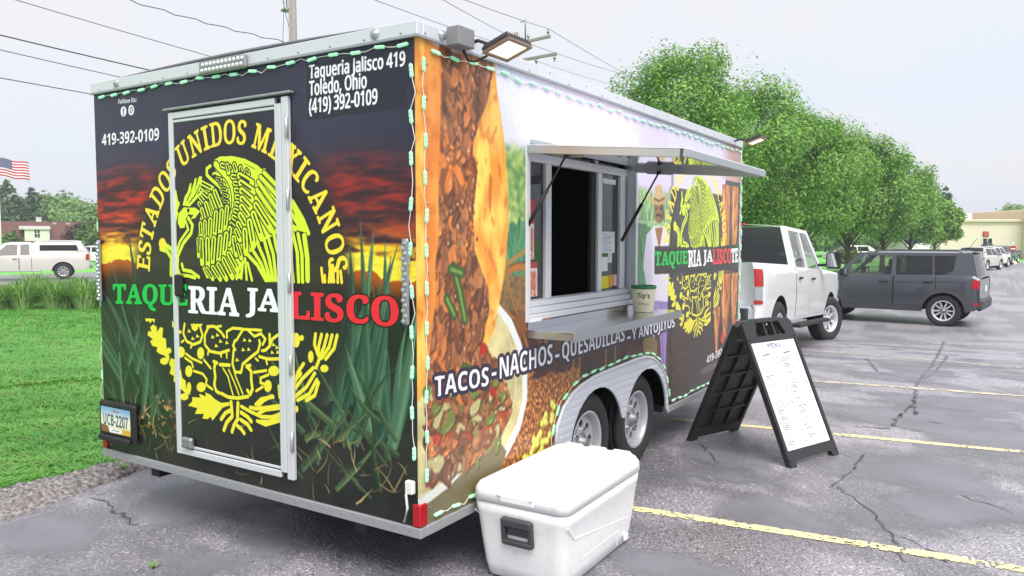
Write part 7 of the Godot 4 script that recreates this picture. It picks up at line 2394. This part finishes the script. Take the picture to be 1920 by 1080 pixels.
	bump.bump_map_to_normal_map(3.0)
	M.asphalt.normal_enabled = true
	M.asphalt.normal_texture = ImageTexture.create_from_image(bump)
	M.asphalt.normal_scale = 0.6
	M.sealer = mt(Color.WHITE, 0.42, 0.0, 0.6)
	M.sealer.vertex_color_use_as_albedo = true; M.sealer.transparency = BaseMaterial3D.TRANSPARENCY_ALPHA
	M.grass_ground = mt(Color.WHITE, 0.95)
	M.grass_ground.vertex_color_use_as_albedo = true
	M.kerb = mt(Color.WHITE, 0.9)
	M.kerb.albedo_texture = noise_tex(0.06, rgb(78, 74, 76), rgb(176, 170, 172), 256, 5, FastNoiseLite.TYPE_SIMPLEX_SMOOTH, 3, 0.5, 0.32)
	noise_relief(M.kerb, 0.06, 5.0, true, 3, 1.6)
	M.line_yellow = mt(rgb(228, 216, 166), 0.75); M.line_pale = mt(rgb(206, 198, 172), 0.8); M.tar = mt(rgb(98, 96, 108), 0.5)
	M.leaf = mt(Color.WHITE, 0.6)
	M.leaf.vertex_color_use_as_albedo = true
	M.leaf.backlight_enabled = true; M.leaf.backlight = Color(0.62, 0.7, 0.4)
	M.bark = mt(rgb(74, 62, 54), 0.95); noise_relief(M.bark, 0.05, 8.0, false, 2, 1.5)
	M.wood_grey = mt(rgb(146, 140, 138), 0.9); noise_relief(M.wood_grey, 0.03, 6.0, false, 2, 1.0); M.cable = mt(rgb(62, 62, 74), 0.7)
	M.cream = mt(rgb(222, 221, 212), 0.8); M.roof_brown = mt(rgb(104, 70, 64), 0.9); M.roof_grey = mt(rgb(176, 176, 170), 0.8)
	M.stucco_pink = mt(rgb(222, 206, 196), 0.9); M.stucco_tan = mt(rgb(214, 198, 172), 0.9); M.stucco_gold = mt(rgb(226, 184, 128), 0.9)
	M.sign_red = mt(rgb(170, 34, 50), 0.6); M.sign_pink = mt(rgb(206, 128, 118), 0.7); M.sign_blue = mt(rgb(52, 66, 128), 0.6); M.canopy_navy = mt(rgb(34, 34, 52), 0.7)

func build_sky() -> void:
	# bright overcast: thin white cloud with paler and bluer places
	var w := 1024
	var h := 512
	var n := FastNoiseLite.new()
	n.seed = 19; n.frequency = 1.0; n.fractal_octaves = 5
	var im := Image.create(w, h, false, Image.FORMAT_RGBF)
	for y in h:
		var el := (0.5 - (y + 0.5) / h) * PI
		for x in w:
			var az := (x + 0.5) / w * TAU
			var d := Vector3(sin(az) * cos(el), sin(el), cos(az) * cos(el))
			var q := d / (absf(d.y) + 0.25)
			var a := n.get_noise_3d(q.x * 0.8, d.y * 1.2, q.z * 0.8)
			var b := n.get_noise_3d(q.x * 2.2 + 9.0, d.y, q.z * 2.2)
			var c := Color(0.305, 0.314, 0.34)
			c = c.lerp(Color(0.268, 0.314, 0.352), clampf(a * 1.6 - 0.12, 0.0, 0.8))
			c = c.lerp(Color(0.318, 0.314, 0.318), clampf(-a * 1.5 + b * 0.5, 0.0, 0.7))
			if el < 0.0: c = Color(0.16, 0.16, 0.15)
			im.set_pixel(x, y, c)
	var m := PanoramaSkyMaterial.new()
	m.panorama = ImageTexture.create_from_image(im)
	var sky := Sky.new()
	sky.sky_material = m
	var e := Environment.new()
	e.background_mode = Environment.BG_SKY
	e.sky = sky
	e.tonemap_mode = Environment.TONE_MAPPER_LINEAR
	e.tonemap_exposure = 2.9
	e.sdfgi_enabled = true; e.ssao_enabled = true; e.ssil_enabled = true
	e.fog_enabled = true; e.fog_density = 0.0012; e.fog_light_color = Color(0.86, 0.89, 0.95)
	var we := WorldEnvironment.new()
	we.name = "environment"
	we.environment = e
	add_child(we)

func _ready() -> void:
	var cam := Camera3D.new()
	cam.name = "camera"
	cam.position = eye; cam.basis = look
	cam.keep_aspect = Camera3D.KEEP_HEIGHT
	cam.fov = rad_to_deg(2.0 * atan(540.0 / FOCAL))
	cam.near = 0.05; cam.far = 2000.0
	add_child(cam)
	cam.current = true
	build_sky()
	var sun := DirectionalLight3D.new()
	sun.name = "sun"
	sun.light_color = Color(1.0, 0.97, 0.92)
	sun.light_energy = 0.5
	sun.light_angular_distance = 45.0
	sun.shadow_enabled = true
	add_child(sun)
	sun.look_at_from_position(Vector3(0.55, 1.0, 0.4) * 10.0, Vector3.ZERO)
	make_materials()
	build_ground()
	build_store()
	build_house()
	build_trailer()
	build_white_pickup()
	build_suv()
	build_silver_pickup()
	build_small_cars()
	build_sign()
	build_cooler()
	build_bucket()
	build_poles()
	build_flag()
	build_trees()
	build_tall_grass()
	build_lawn()
